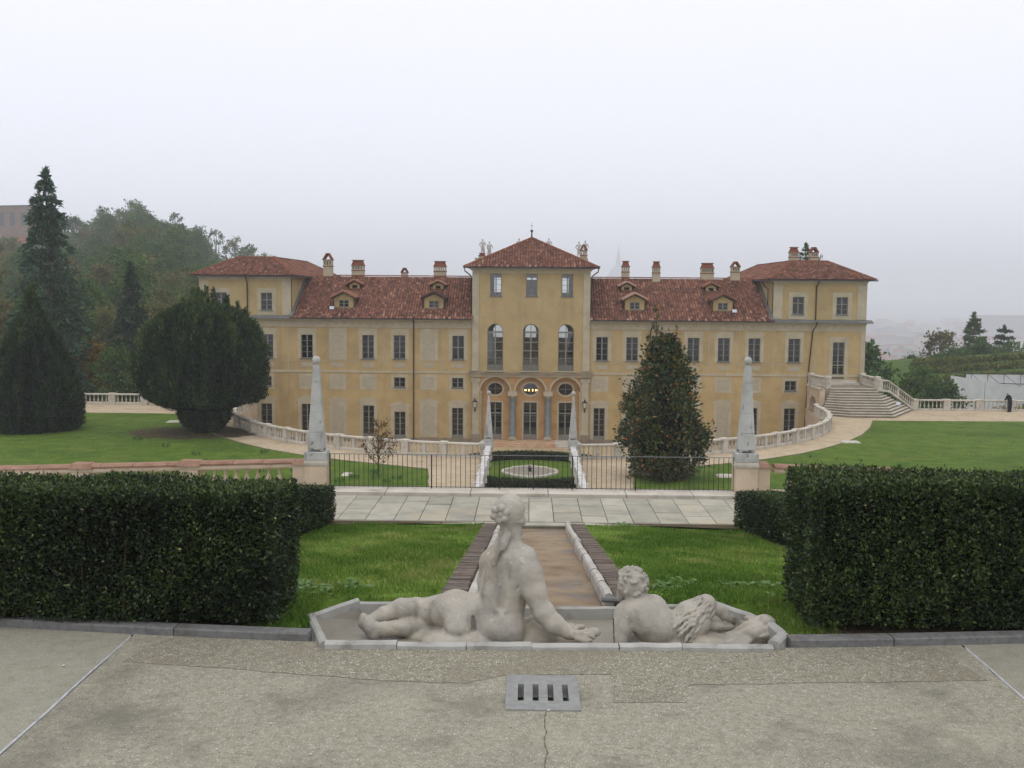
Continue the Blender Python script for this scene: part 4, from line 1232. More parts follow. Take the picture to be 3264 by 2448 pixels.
for x, k, zt in GROUND:
    if k == 'b': blind(x, 1.06, C + 0.8, zt, 0.3, (0.3, 0.35), ped=True)
    elif k == 'd':
        o = window(x, 1.04, C + 0.32, zt, 2, 4, 'door', 0.32, (0.0, 0.5), ped=True, sill=False, glass='glass')
    else: window(x, 1.04, C + 0.32, zt, 2, 5, 'door', 0.3, (0.0, 0.35), ped=True, sill=False)
for x, k in UPPER:
    window(x, 1.04, U0, U1, 2, 3, k, 0.36, (0.4, 0.42))
window(28.3, 1.06, -4.25, -0.85, 2, 5, 'door', 0.34, (0.0, 0.5), sill=False)
# painted pilaster bands between the bays
for x in (-26.6, -22.5, -13.6, -8.1, 8.0, 10.7, 13.5, 16.4, 19.2, 22.3, 26.2):
    vb(MB().box(x - 0.05, x + 0.05, FY - 0.012, FY, -3.82, 0.13), 'painted_line', 'blind')
# small stone step under the open courtyard door
vb(MB().box(-13.1, -11.1, FY - 0.9, FY - 0.06, C - 0.05, C + 0.3), 'door_step', 'balus')

# --- centre block
TW, TD, TY = 5.42, 10.5, FY - 0.14
UPW = [-3.25, 0.04, 3.3]
ARW = [-3.28, 0.0, 3.24]
ush = [rect(x - 0.51, x + 0.51, 3.15, 5.17) for x in UPW]
ash = [archpoly(x, 1.46, -3.72, -0.12) for x in ARW]
vb(MB().xz_plate(rect(-TW, TW, -4.32, 5.45), ush + ash, TY, 0.3), 'tower_wall', 'wall_up')
back = [rect(x - 0.51, x + 0.51, 3.5, 5.0) for x in UPW] + [archpoly(x, 1.1, -1.1, -0.35) for x in ARW]
vb(MB().xz_plate(rect(-TW, TW, C, 5.45), back, TY + TD, 0.3), 'rear_wall', 'wall_up')
for sx in (-1, 1):
    vb(MB().add([(sx * TW, TY, C), (sx * TW, TY + TD, C), (sx * TW, TY + TD, 5.45), (sx * TW, TY, 5.45)], [(0, 1, 2, 3)]), 'tower_side_wall', 'wall_up')
    vb(MB().box(sx * TW - (0.3 if sx > 0 else 0), sx * TW + (0 if sx > 0 else 0.3), TY + 0.32, TY + TD - 0.02, C, 5.4), 'room_wall', 'interior')
vb(MB().box(-TW + .3, TW - .3, TY + 0.7, TY + TD - 0.02, 2.2, 2.6).box(-TW + .3, TW - .3, TY + 0.7, TY + TD - .02, -4.5, -4.2).box(-TW + .3, TW - .3, TY + 0.7, TY + TD - .02, 5.3, 5.44).box(-TW + .3, TW - .3, TY + 0.7, TY + TD - .02, C - .05, C + 0.28), 'floors', 'interior')
# partitions inside the upper rooms: the view through is broken as in a furnished room
vb(MB().box(-2.2, -1.9, TY + 4.6, TY + 8.5, 2.6, 5.3).box(1.7, 2.0, TY + 4.6, TY + 8.5, 2.6, 5.3).box(-0.9, 0.9, TY + 9.2, TY + 9.3, 2.6, 4.75), 'room_partition', 'interior')
vb(MB().box(-TW + .3, TW - .3, TY + 7.0, TY + 7.2, C + .28, -4.5), 'room_partition', 'interior')
for sx in (-1, 1):
    vb(MB().box(sx * 5.1 - 0.31, sx * 5.1 + 0.31, TY - 0.06, TY, -2.9, 5.2), 'pilaster', 'trim')
    vb(MB().box(sx * 5.1 - 0.36, sx * 5.1 + 0.36, TY - 0.1, TY, -3.0, -2.86).box(sx * 5.1 - 0.34, sx * 5.1 + 0.34, TY - 0.08, TY, -3.75, -3.003), 'pilaster_base', 'trim')
vb(MB().box(-TW, TW, TY - 0.05, TY, 5.24, 5.45).box(-TW - 0.12, TW + 0.12, TY - 0.2, TY, 5.453, 5.6).box(-TW - 0.3, TW + 0.3, TY - 0.4, TY, 5.603, 5.76), 'tower_cornice', 'trim')
for x in UPW:
    o = window(x, 1.02, 3.15, 5.17, 2, 4, 'w', 0.0001, (0, 0.0001), glass='clearglass', y=TY, trim='wall_up')
for x in ARW:
    # tall arched window with fanlight
    o = MB().box(-0.95, 0.95, -0.25, -0.002, -0.10, -0.02).build('arched_window', 'trim', villa)
    o.location = (x, TY - FY, -3.72 - C)
    h = 3.6
    b = MB()
    f = 0.06
    b.box(-0.73, -0.73 + f, 0.15, 0.21, 0, h).box(0.73 - f, 0.73, 0.15, 0.21, 0, h).box(-0.06, 0.06, 0.14, 0.2, 0, h - 0.12).box(-0.73 + f, 0.73 - f, 0.13, 0.22, h - 0.12, h + 0.04)
    pz = [0.5, 1.15, 1.85, 2.62, h - 0.12]
    for z in pz[:-1]:
        b.box(-0.73 + f, -0.06, 0.155, 0.205, z - 0.035, z + 0.035).box(0.06, 0.73 - f, 0.155, 0.205, z - 0.035, z + 0.035)
    b.box(-0.67, -0.06, 0.155, 0.205, 0.0, 0.46).box(0.06, 0.67, 0.155, 0.205, 0.0, 0.46)
    n = 14
    arc = [(0.73 * math.cos(PI * k / n), h + 0.04 + 0.69 * math.sin(PI * k / n)) for k in range(n + 1)]
    arci = [(0.66 * math.cos(PI * k / n), h + 0.04 + 0.62 * math.sin(PI * k / n)) for k in range(n + 1)]
    for k in range(n):
        b.add([(arc[k][0], 0.15, arc[k][1]), (arc[k + 1][0], 0.15, arc[k + 1][1]), (arci[k + 1][0], 0.15, arci[k + 1][1]), (arci[k][0], 0.15, arci[k][1])], [(0, 1, 2, 3)])
    b.box(-0.035, 0.035, 0.155, 0.205, h + 0.04, h + 0.66)
    b.build('frame', 'wood', o)
    for xa, xb in ((-0.67, -0.06), (0.06, 0.67)):
        for za, zb in zip(pz[:-1], pz[1:]):
            inst('pane', pane_mesh(xb - xa, zb - za, 'clearglass'), o, ((xa + xb) / 2, 0.18, (za + zb) / 2))
    fan = MB().xz_plate([(p[0], p[1]) for p in arci], [], 0.18, 0.006)
    fan.build('fanlight', 'clearglass', o)
    # iron balcony rail
    rl = MB()
    for k in range(13): rl.box(-0.7 + 1.4 * k / 12 - 0.009, -0.7 + 1.4 * k / 12 + 0.009, -0.03, -0.012, 0.0, 0.95)
    rl.box(-0.75, 0.75, -0.035, -0.008, 0.93, 0.97).box(-0.75, 0.75, -0.035, -0.008, 0.06, 0.09).box(-0.75, 0.75, -0.035, -0.008, 0.44, 0.47)
    rl.build('balcony_rail', 'wood', o)
# ledge over the loggia
vb(MB().box(-5.72, -4.55, TY - 0.42, TY - 0.002, -4.02, -3.80).box(4.55, 5.72, TY - 0.42, TY - 0.002, -4.02, -3.80).box(-4.55, 4.55, TY - 0.30, TY - 0.002, -4.08, -3.9), 'loggia_ledge', 'plinth')
vb(MB().box(-5.6, -4.55, TY - 0.30, TY, -4.18, -4.023).box(4.55, 5.6, TY - 0.30, TY, -4.18, -4.023).box(-4.55, 4.55, TY - 0.14, TY, -4.30, -4.083).box(-5.5, -4.55, TY - 0.2, TY, -4.32, -4.183).box(4.55, 5.5, TY - 0.2, TY, -4.32, -4.183), 'loggia_cornice', 'trim')
# arcade
LR_ = 1.36
AC = [-3.27, 0.0, 3.27]
outl = [(-4.63, -4.32), (-4.63, -5.62)]
for c in AC:
    outl += [(c - LR_ * math.cos(PI * k / 16), -5.62 + LR_ * 0.94 * math.sin(PI * k / 16)) for k in range(17)]
outl += [(4.63, -5.62), (4.63, -4.32)]
dd, cl = [], []
for p in outl:
    if not cl or math.hypot(p[0] - cl[-1][0], p[1] - cl[-1][1]) > 1e-3: cl.append(p)
vb(MB().xz_plate(cl[::-1], [], TY, 0.55), 'arcade_spandrel', 'loggia')
for c in AC:
    b = MB()
    n = 18
    for k in range(n):
        a0, a1 = PI * k / n, PI * (k + 1) / n
        ri, ro = LR_ + 0.003, LR_ + 0.17
        q = [(c + r * math.cos(a), TY - 0.04, -5.62 + 0.94 * r * math.sin(a)) for r, a in ((ri, a0), (ro, a0), (ro, a1), (ri, a1))]
        q2 = [(x, TY + 0.02, z) for x, y, z in q]
        b.add(q + q2, [(0, 3, 2, 1), (1, 2, 6, 5), (0, 4, 7, 3)])
    vb(b, 'archivolt', 'trim')
colp = [(0.36, 0), (0.36, 0.10), (0.30, 0.14), (0.33, 0.20), (0.29, 0.26), (0.265, 0.32), (0.255, 2.0), (0.235, 3.85), (0.26, 3.9), (0.25, 3.96), (0.33, 4.06), (0.36, 4.08), (0.36, 4.18)]
for x in (-1.64, 1.64):
    y = TY + 0.27
    o = vb(MB().lathe([p for p in colp if 0.26 <= p[1] <= 3.96], 18, (x, y, C + 0.35)), 'column', 'column', smooth=True)
    b = MB().lathe([(0.38, 0), (0.38, 0.10), (0.31, 0.14), (0.34, 0.20), (0.29, 0.262)], 18, (x, y, C + 0.35))
    b.box(x - 0.40, x + 0.40, y - 0.26, y + 0.26, C + 0.22, C + 0.353)
    vb(b, 'column_base', 'trim')
    b = MB().lathe([(0.25, 3.93), (0.30, 4.0), (0.36, 4.08)], 18, (x, y, C + 0.35))
    b.box(x - 0.42, x + 0.42, y - 0.26, y + 0.26, C + 0.35 + 4.083, -5.622)
    vb(b, 'column_capital', 'trim')
for sx in (-1, 1):
    x0, x1 = sorted((sx * 4.63, sx * TW))
    vb(MB().box(x0, x1, TY, TY + 0.55, C - 0.1, -4.32), 'loggia_jamb', 'wall')
    xm = sx * 5.06
    vb(MB().box(xm - 0.31, xm + 0.31, TY - 0.10, TY - 0.001, C + 1.1, -4.78), 'pilaster_shaft', 'trim')
    vb(MB().box(xm - 0.36, xm + 0.36, TY - 0.15, TY - 0.001, C + 0.95, C + 1.1).box(xm - 0.40, xm + 0.40, TY - 0.17, TY - 0.001, C + 0.85, C + 0.947), 'pilaster_base', 'trim')
    vb(MB().box(xm - 0.38, xm + 0.38, TY - 0.16, TY - 0.001, C - 0.1, C + 0.847), 'pilaster_plinth', 'plinth')
    cap = MB().box(xm - 0.40, xm + 0.40, TY - 0.17, TY - 0.001, -4.52, -4.44).box(xm - 0.33, xm + 0.33, TY - 0.13, TY - 0.001, -4.777, -4.523)
    for s in (-1, 1):
        cx, cz = xm + s * 0.33, -4.64
        ring = [(cx + 0.13 * math.cos(2 * PI * k / 14), cz + 0.13 * math.sin(2 * PI * k / 14)) for k in range(14)]
        cap.xz_plate(ring, [], TY - 0.19, 0.19)
    vb(cap, 'ionic_capital', 'trim')
    vb(MB().box(sx * 4.63 - 0.14, sx * 4.63 + 0.14, TY + 0.05, TY + 0.52, -5.9, -5.625).box(sx * 4.63 - 0.09, sx * 4.63 + 0.09, TY + 0.08, TY + 0.5, C + 0.3, -5.903), 'impost', 'trim')
# back wall of the loggia with doors and oculi
dz0, dz1 = C + 0.28, -6.72
holes = [rect(x - 0.62, x + 0.62, dz0, dz1) for x in AC] + [ellipse(x, -5.47, 0.66, 0.54) for x in AC]
vb(MB().xz_plate(rect(-4.7, 4.7, C, -4.3), holes, TY + 0.56, 0.2), 'loggia_wall', 'loggia')
for x in AC:
    o = window(x, 1.24, dz0, dz1, 2, 5, 'door', 0.14, (0.0, 0.14), sill=False, glass='clearglass', y=TY + 0.56, trim='trim')
    MB().box(-0.56, 0.56, 0.13, 0.19, 2.42, 2.54).build('transom', 'wood', o)
    oc = MB()
    n = 24
    for k in range(n):
        a0, a1 = 2 * PI * k / n, 2 * PI * (k + 1) / n
        q = [(rx * math.cos(a), 0, rz * math.sin(a)) for rx, rz, a in ((0.67, 0.55, a0), (0.84, 0.72, a0), (0.84, 0.72, a1), (0.67, 0.55, a1))]
        q2 = [(p[0], 0.05, p[2]) for p in q]
        oc.add(q + q2, [(0, 1, 2, 3), (1, 5, 6, 2), (0, 3, 7, 4)])
    ow = oc.build('oculus', 'trim', villa)
    ow.location = (x, TY + 0.52 - FY, -5.47 - C)
    MB().box(-0.025, 0.025, 0.1, 0.14, -0.53, 0.53).box(-0.66, 0.66, 0.1, 0.14, -0.02, 0.02).build('frame', 'wood', ow)
    for sx in (-1, 1):
        half_e = [(0.0, -0.54)] + [(0.66 * math.cos(a), 0.54 * math.sin(a)) for a in [(-PI / 2 + PI * k / 12) for k in range(1, 12)]] + [(0.0, 0.54)]
        if sx < 0: half_e = [(-p[0], p[1]) for p in half_e][::-1]
        MB().xz_plate(half_e, [], 0.12, 0.005).build('pane', 'clearglass', ow)
# entrance steps
for k, (hw, y0, z1) in enumerate(((4.75, FY - 2.6, C + 0.12), (4.6, FY - 2.2, C + 0.24))):
    xa = -hw
    n = 8
    for i in range(n):
        xb = -hw + 2 * hw * (i + 1) / n
        o = vb(MB().box(xa + 0.006, xb - 0.006, y0, FY + 0.4, C - 0.05 if k == 0 else C + 0.123, z1), 'step_stone', 'stained_step' if i in (1, 2, 3, 4, 5) else 'balus')
        xa = xb

# --- roofs with real tiles
TILE_OBJ = [0]
tm = MB()
for j, y in enumerate((0, 0.44)):
    r = 0.118 - 0.012 * j
    for k in range(6):
        a = PI * k / 5
        tm.v.append((r * math.cos(a), y, 0.075 * math.sin(a) + 0.02 * (1 - j)))
for k in range(5): tm.f.append((k, 6 + k, 7 + k, k + 1))
tm.f.append((0, 1, 2, 3, 4, 5))
TILE_ME = tm.mesh('tile', 'roof_tile')
TV = np.array(tm.v)
TF = np.array([f for f in tm.f if len(f) == 4])
def roof_slope(parent, poly, n_single=0, cw=0.255, rh=0.36):
    """poly: world xyz, first edge = eave (left to right seen from outside), tiled inside"""
    P = [Vector(p) for p in poly]
    u = (P[1] - P[0]).normalized()
    n = u.cross(P[2] - P[0]).normalized()
    v = n.cross(u)
    uv = [((p - P[0]).dot(u), (p - P[0]).dot(v)) for p in P]
    def inside(a, b):
        c = False
        j = len(uv) - 1
        for i in range(len(uv)):
            if (uv[i][1] > b) != (uv[j][1] > b) and a < (uv[j][0] - uv[i][0]) * (b - uv[i][1]) / (uv[j][1] - uv[i][1]) + uv[i][0]: c = not c
            j = i
        return c
    rows = int(max(q[1] for q in uv) / rh) + 1
    x0, x1 = min(q[0] for q in uv), max(q[0] for q in uv)
    cols = int((x1 - x0) / cw) + 1
    mats, lv, count = [], [], 0
    off = VO + Vector(parent.location)
    base = Matrix((u, v, n)).transposed()
    for r in range(rows):
        for c in range(cols):
            a, b = x0 + (c + 0.5) * cw, r * rh
            if not inside(a, b + 0.12): continue
            pos = P[0] + u * (a + random.uniform(-0.012, 0.012)) + v * (b - 0.06 + random.uniform(-0.015, 0.015)) + n * 0.015
            rz = random.uniform(-0.04, 0.04)
            m3 = base @ Matrix.Rotation(rz, 3, 'Z') @ Matrix.Rotation(-0.05, 3, 'X')
            if r * cols + c >= 0 and count < n_single:
                o = D.objects.new('tile', TILE_ME)
                o.matrix_local = Matrix.Translation(pos - off) @ m3.to_4x4()
                link(o, parent)
                o.matrix_local = Matrix.Translation(pos - off) @ m3.to_4x4()
                count += 1
            else:
                mats.append((np.array(m3), np.array(pos - off)))
    if mats:
        A = np.array([m[0] for m in mats]); Bp = np.array([m[1] for m in mats])
        V = np.einsum('nij,kj->nki', A, TV) + Bp[:, None, :]
        k = len(TV)
        Q = (TF[None] + (np.arange(len(mats)) * k)[:, None, None]).reshape(-1, 4)
        lvf = np.repeat(np.clip(rng.beta(2.2, 2.2, len(mats)), 0, 1), len(TF))
        me = mesh_np('tile_field', V.reshape(-1, 3), Q, 'roof_tile_field', lvf)
        tag(link(D.objects.new('tile_field', me), parent), kind='stuff')
def ridge_caps(parent, a, b, n_gap=0.42):
    a, b = Vector(a), Vector(b)
    off = VO + Vector(parent.location)
    L = (b - a).length; d = (b - a) / L
    mb = MB()
    n = int(L / n_gap)
    for k in range(n):
        p, q = a + d * (L * k / n - 0.03), a + d * (L * (k + 1) / n)
        s = Vector((d.y, -d.x, 0)).normalized(); upv = Vector((0, 0, 1))
        vs = []
        for pt, r in ((p, 0.17), (q, 0.14)):
            for i in range(5):
                t = PI * i / 4
                vs.append(pt - off + s * (r * math.cos(t)) + upv * (0.10 * math.sin(t) + 0.03 + random.uniform(-.006, .006)))
        mb.add(vs, [(i, i + 1, 6 + i, 5 + i) for i in range(4)])
    return mb.build('ridge_tiles', 'brick_cap', parent)
def deck(parent, polys):
    mb = MB(); off = VO + Vector(parent.location)
    for p in polys:
        mb.add([Vector(q) - off for q in p], [tuple(range(len(p)))])
    return mb.build('roof_deck', 'tilebed', parent)
EV, RZ_, RY = FY - 0.62, 4.92, FY + 6.4          # wing eave line, ridge height, ridge depth
def roof_obj(loc):
    o = D.objects.new('roof', None); link(o, villa); o.location = loc; o.empty_display_size = 0.2
    return o
# wings
ez = 1.02
for sgn in (-1, 1):
    ro = roof_obj((sgn * 14, 0, 11.5))
    xa, xb = (-PX0, -TW) if sgn < 0 else (TW, PX0)
    slope = [(xa, EV, ez), (xb, EV, ez), (xb, RY, RZ_), (xa, RY, RZ_)]
    deck(ro, [slope, [(xa, RY, RZ_), (xb, RY, RZ_), (xb, RY + 6, 1.0), (xa, RY + 6, 1.0)]])
    roof_slope(ro, slope, 130)
    ridge_caps(ro, (xa, RY, RZ_ + 0.03), (xb, RY, RZ_ + 0.03))
    off = VO + Vector(ro.location)
    g = MB(); g.box(xa, xb, EV - 0.12, EV + 0.04, ez - 0.10, ez + 0.0)
    g.v = [tuple(Vector(p) - off) for p in g.v]; g.build('gutter', 'metal', ro)
    # flashing where the wing roof meets the pavilion
    xi = sgn * (PX0 - 0.12)
    fl = MB().sweep([(xi, EV, ez + 0.08), (xi, RY, RZ_ + 0.08)], [(-0.13, 0), (-0.13, 0.12), (0.13, 0.12), (0.13, 0)])
    fl.v = [tuple(Vector(p) - off) for p in fl.v]; fl.build('flashing', 'flash', ro)
# pavilions
for sgn in (-1, 1):
    ro = roof_obj((sgn * 26.4, 4, 15.3))
    xo, xi = sgn * (PX1 + 0.62), sgn * (PX0 - 0.55)
    ax, bx = sgn * 28.15, sgn * 24.75
    y0, y1, ya, yb = FY - 0.62, FY + 24, FY + 4.0, FY + 18.6
    z0, z1 = 4.86, 6.62
    front = [(min(xo, xi), y0, z0), (max(xo, xi), y0, z0), (max(ax, bx), ya, z1), (min(ax, bx), ya, z1)]
    inner = [(xi, y0, z0), (xi, y1, z0), (bx, yb, z1), (bx, ya, z1)]
    if sgn < 0: inner = [(xi, y0, z0), (xi, y1, z0), (bx, yb, z1), (bx, ya, z1)]
    else: inner = [(xi, y1, z0), (xi, y0, z0), (bx, ya, z1), (bx, yb, z1)]
    outer = [(xo, y0, z0), (xo, y1, z0), (ax, yb, z1), (ax, ya, z1)] if sgn > 0 else [(xo, y1, z0), (xo, y0, z0), (ax, ya, z1), (ax, yb, z1)]
    deck(ro, [front, inner, outer, [(ax, ya, z1), (bx, ya, z1), (bx, yb, z1), (ax, yb, z1)], [(xo, y0, z0), (xi, y0, z0), (xi, y1, z0), (xo, y1, z0)]])
    roof_slope(ro, front, 0)
    roof_slope(ro, inner, 0)
    roof_slope(ro, outer, 0)
    for a, b in (((xi, y0, z0), (bx, ya, z1)), ((xo, y0, z0), (ax, ya, z1)), ((ax, ya, z1), (bx, ya, z1)), ((bx, ya, z1), (bx, yb, z1)), ((bx, yb, z1), (xi, y1, z0))):
        ridge_caps(ro, a, b)
    off = VO + Vector(ro.location)
    g = MB(); g.box(min(xo, xi) - 0.1, max(xo, xi) + 0.1, y0 - 0.14, y0 + 0.02, z0 - 0.13, z0 - 0.02)
    xg = xi - sgn * 0.12
    g.box(min(xg, xi), max(xg, xi), y0 + 0.023, y1, z0 - 0.13, z0 - 0.02)
    g.v = [tuple(Vector(p) - off) for p in g.v]; g.build('gutter', 'metal', ro)
# centre block roof
ro = roof_obj((0, 5, 16.4))
xo, y0, y1, z0 = TW + 0.72, TY - 0.72, TY + TD + 0.72, 5.80
apex = (0.0, TY + TD / 2, 8.72)
fr = [(-xo, y0, z0), (xo, y0, z0), apex]
deck(ro, [fr, [(xo, y0, z0), (xo, y1, z0), apex], [(xo, y1, z0), (-xo, y1, z0), apex], [(-xo, y1, z0), (-xo, y0, z0), apex], [(-xo, y0, z0 - 0.01), (xo, y0, z0 - 0.01), (xo, y1, z0 - 0.01), (-xo, y1, z0 - 0.01)]])
roof_slope(ro, fr, 40)
roof_slope(ro, [(xo, y0, z0), (xo, y1, z0), apex], 0)
roof_slope(ro, [(-xo, y1, z0), (-xo, y0, z0), apex], 0)
for a in ((-xo, y0, z0), (xo, y0, z0)): ridge_caps(ro, a, apex)
off = VO + Vector(ro.location)
g = MB(); g.box(-xo - 0.08, xo + 0.08, y0 - 0.14, y0 + 0.02, z0 - 0.13, z0 - 0.02)
g.v = [tuple(Vector(p) - off) for p in g.v]; g.build('gutter', 'metal', ro)
g = MB().tube([(0, 0, 0), (0, 0, 0.5)], [0.09, 0.05], 8).tube([(0, 0, 0.78), (0, 0, 1.5)], [0.02, 0.012], 6)
g.lathe([(0.14 * math.sin(PI * k / 8) + 1e-4, 0.62 - 0.14 * math.cos(PI * k / 8)) for k in range(9)], 10)
g.box(-0.12, 0.12, -0.01, 0.01, 1.12, 1.15)
fo = g.build('finial', 'metal', ro); fo.location = Vector(apex) + Vector((0, 0, 0.05)) - off

# --- downpipes
def pipe(pts, r=0.06): vb(MB().tube(pts, r, 6), 'downpipe', 'pipe')
pipe([(-10.83, EV, ez - 0.08), (-10.83, FY - 0.15, 0.75), (-10.83, FY - 0.12, 0.4), (-10.83, FY - 0.12, C)])
pipe([(11.2, EV, ez - 0.08), (11.2, FY - 0.45, 0.75), (11.0, FY - 0.12, 0.0), (11.0, FY - 0.12, C)])
pipe([(-26.2, FY - 0.72, 4.8), (-26.2, FY - 0.5, 4.6), (-26.2, FY - 0.12, 4.2), (-26.2, FY - 0.12, 1.2)])
pipe([(26.14, FY - 0.72, 4.8), (26.14, FY - 0.5, 4.6), (26.05, FY - 0.12, 4.2), (26.05, FY - 0.12, 1.2)])
pipe([(26.05, FY - 0.66, 1.0), (26.05, FY - 0.5, 0.7), (25.85, FY - 0.12, 0.2), (25.6, FY - 0.12, -3), (25.3, FY - 0.12, C)])
for sx in (-1, 1):
    pipe([(sx * (TW + 0.7), TY - 0.55, z0 - 0.1), (sx * (TW + 0.66), TY - 0.35, z0 - 0.4), (sx * (TW + 0.2), TY + 0.1, z0 - 0.75), (sx * (TW + 0.1), TY + 0.2, z0 - 1.0), (sx * (TW + 0.1), TY + 0.2, 1.4)], 0.055)
pipe([(sx * (PX0 - 1.0), FY + 0.3, 4.7), (PX0 - 0.75, FY + 0.5, 4.3), (PX0 - 0.12, FY + 1.6, 4.0), (PX0 - 0.12, FY + 1.6, 2.4)], 0.05)

# --- dormers
def dormer(x, lamp=0):
    yf = FY + 0.9
    zf = ez + (RZ_ - ez) * (yf - EV) / (RY - EV)
    o = D.objects.new('dormer', MB().xz_plate([(-0.9, 0), (0.9, 0), (0.9, 0.98), (0, 1.42), (-0.9, 0.98)], [rect(-0.46, 0.46, 0.12, 0.80)], 0, 0.12).add([(-0.9, 0.0, 0), (-0.9, 2.6, 0), (-0.9, 2.6, 1.5), (-0.9, 0.0, 0.98), (0.9, 0, 0), (0.9, 2.6, 0), (0.9, 2.6, 1.5), (0.9, 0, 0.98)], [(0, 1, 2, 3), (4, 5, 6, 7)]).mesh('dormer', 'wall'))
    link(o, villa); o.location = Vector((x, yf, zf)) - VO
    b = MB(); ov = 0.32
    for s in (-1, 1):
        b.add([(0, -0.45, 1.62), (s * 1.2, -0.45, 1.0), (s * 1.2, 2.4, 1.0), (0, 2.9, 1.62), (0, -0.45, 1.52), (s * 1.2, -0.45, 0.9), (s * 1.2, 2.4, 0.9), (0, 2.9, 1.52)], [(0, 1, 2, 3), (7, 6, 5, 4), (0, 4, 5, 1), (1, 5, 6, 2)])
    b.build('eaves_board', 'metal', o)
    b = MB()
    for s in (-1, 1):
        for c in range(11):
            for r in range(5):
                t0, t1 = 0.02 + r / 5, 0.02 + (r + 1) / 5 * 0.97
                y = -0.42 + c * 0.26
                b.tube([(s * 1.2 * t0, y, 1.62 - 0.62 * t0 + 0.03), (s * 1.2 * t1, y, 1.62 - 0.62 * t1 + 0.05)], [0.1, 0.115], 6)
    tag(b.build('dormer_tiles', 'roof_tile', o), kind='stuff')
    fm, pr = sash(0.92, 0.68, 2, 2, 'w')
    inst('frame', fm, o, (0, 0.04, 0.12))
    g = MB()
    for (px, pz, pw, ph) in pr: g.box(px - pw / 2, px + pw / 2, 0.065, 0.07, pz + 0.12 - ph / 2, pz + 0.12 + ph / 2)
    g.build('glazing', 'glass', o)
    MB().box(-1.05, 1.05, -0.22, -0.01, -0.14, -0.02).build('apron_flashing', 'flash', o)
    for s in (-1, 1):
        MB().tube([(s * 1.16, -0.4, 0.9), (s * 1.0, -0.2, 0.75), (s * 0.96, -0.06, 0.6), (s * 0.96, -0.06, 0)], 0.03, 5).build('rain_pipe', 'pipe', o)
def vent(x):
    yf = FY + 4.2
    zf = ez + (RZ_ - ez) * (yf - EV) / (RY - EV)
    o = D.objects.new('vent_dormer', MB().xz_plate([(-0.5, 0), (0.5, 0), (0.5, 0.42), (0, 0.7), (-0.5, 0.42)], [rect(-0.24, 0.24, 0.08, 0.36)], 0, 0.1).mesh('vent_dormer', 'wall'))
    link(o, villa); o.location = Vector((x, yf, zf)) - VO
    MB().box(-0.25, 0.25, 0.1, 0.12, 0.05, 0.4).build('louvre', 'black', o)
    b = MB()
    for s in (-1, 1):
        b.add([(0, -0.35, 0.86), (s * 0.85, -0.35, 0.42), (s * 0.85, 1.6, 0.42), (0, 2.2, 0.86), (0, -0.35, 0.78), (s * 0.85, -0.35, 0.34), (s * 0.85, 1.6, 0.34), (0, 2.2, 0.78)], [(0, 1, 2, 3), (7, 6, 5, 4), (0, 4, 5, 1), (1, 5, 6, 2)])
    b.build('roof_board', 'metal', o)
    b = MB()
    for s in (-1, 1):
        for c in range(7):
            for r in range(3):
                t0, t1 = 0.02 + r / 3, 0.02 + (r + 1) / 3 * 0.97
                b.tube([(s * 0.85 * t0, -0.3 + c * 0.27, 0.89 - 0.44 * t0), (s * 0.85 * t1, -0.3 + c * 0.27, 0.91 - 0.44 * t1)], [0.1, 0.115], 6)
    tag(b.build('dormer_tiles', 'roof_tile', o), kind='stuff')
for x in (-17.45, -9.05, 9.6, 17.75): dormer(x)
for x in (-17.0, -8.95, 9.15, 17.2): vent(x)

# --- chimneys
def chimney(x, y, zb, zt, w, slots, pointed=False, bodym='trim'):
    o = D.objects.new('chimney', MB().box(-w / 2, w / 2, -0.35, 0.35, 0, (zt - zb) * 0.42).mesh('chimney', bodym))
    link(o, villa); o.location = Vector((x, y, zb)) - VO
    h = zt - zb
    z1, z2, z3 = h * 0.42, h * 0.56, h * 0.70
    MB().box(-w / 2 - 0.05, w / 2 + 0.05, -0.4, 0.4, z1 + 0.003, z1 + 0.07).build('band', 'brick_cap', o)
    b = MB()
    b.box(-w / 2, w / 2, -0.35, 0.35, z1 + 0.073, z1 + 0.16)
    gap = w / (slots * 2 + 1)
    for k in range(slots + 1):
        xx = -w / 2 + 2 * gap * k
        b.box(xx, xx + gap, -0.35, 0.35, z1 + 0.163, z3 - 0.08)
    b.box(-w / 2 - 0.02, w / 2 + 0.02, -0.37, 0.37, z3 - 0.077, z3)
    b.build('flue_openings', bodym, o)
    MB().box(-w / 2 - 0.06, w / 2 + 0.06, -0.42, 0.42, z3 + 0.003, z3 + 0.06).build('cap_band', 'brick_cap', o)
    if pointed:
        b = MB()
        for s in (-1, 1):
            b.add([(s * (w / 2 + 0.06), -0.42, z3 + 0.063), (s * (w / 2 - 0.12), -0.42, z3 + 0.063), (s * 0.02, -0.42, h - 0.14), (s * 0.12, -0.42, h), (s * (w / 2 + 0.06), 0.42, z3 + 0.063), (s * (w / 2 - 0.12), 0.42, z3 + 0.063), (s * 0.02, 0.42, h - 0.14), (s * 0.12, 0.42, h)],
                  [(0, 1, 2, 3), (4, 7, 6, 5), (0, 3, 7, 4), (1, 5, 6, 2)])
        b.box(-0.16, 0.16, -0.42, 0.42, h - 0.06, h)
        b.build('tile_cap', 'brick_cap', o)
    else:
        MB().frustum(0, 0, z3 + 0.063, h - 0.08, w / 2 + 0.0, 0.38, w / 2 - 0.12, 0.2).frustum(0, 0, h - 0.077, h, w / 2 - 0.02, 0.3, w / 2 - 0.02, 0.3).build('tile_cap', 'brick_cap', o)
chimney(-19.6, 98.5, 4.9, 7.1, 0.85, 3, True)
chimney(-17.1, 100.9, 4.7, 6.55, 1.2, 4)
chimney(-12.7, 102.5, 4.2, 5.85, 0.62, 2, True)
chimney(-9.0, 100.9, 4.7, 6.5, 1.2, 5)
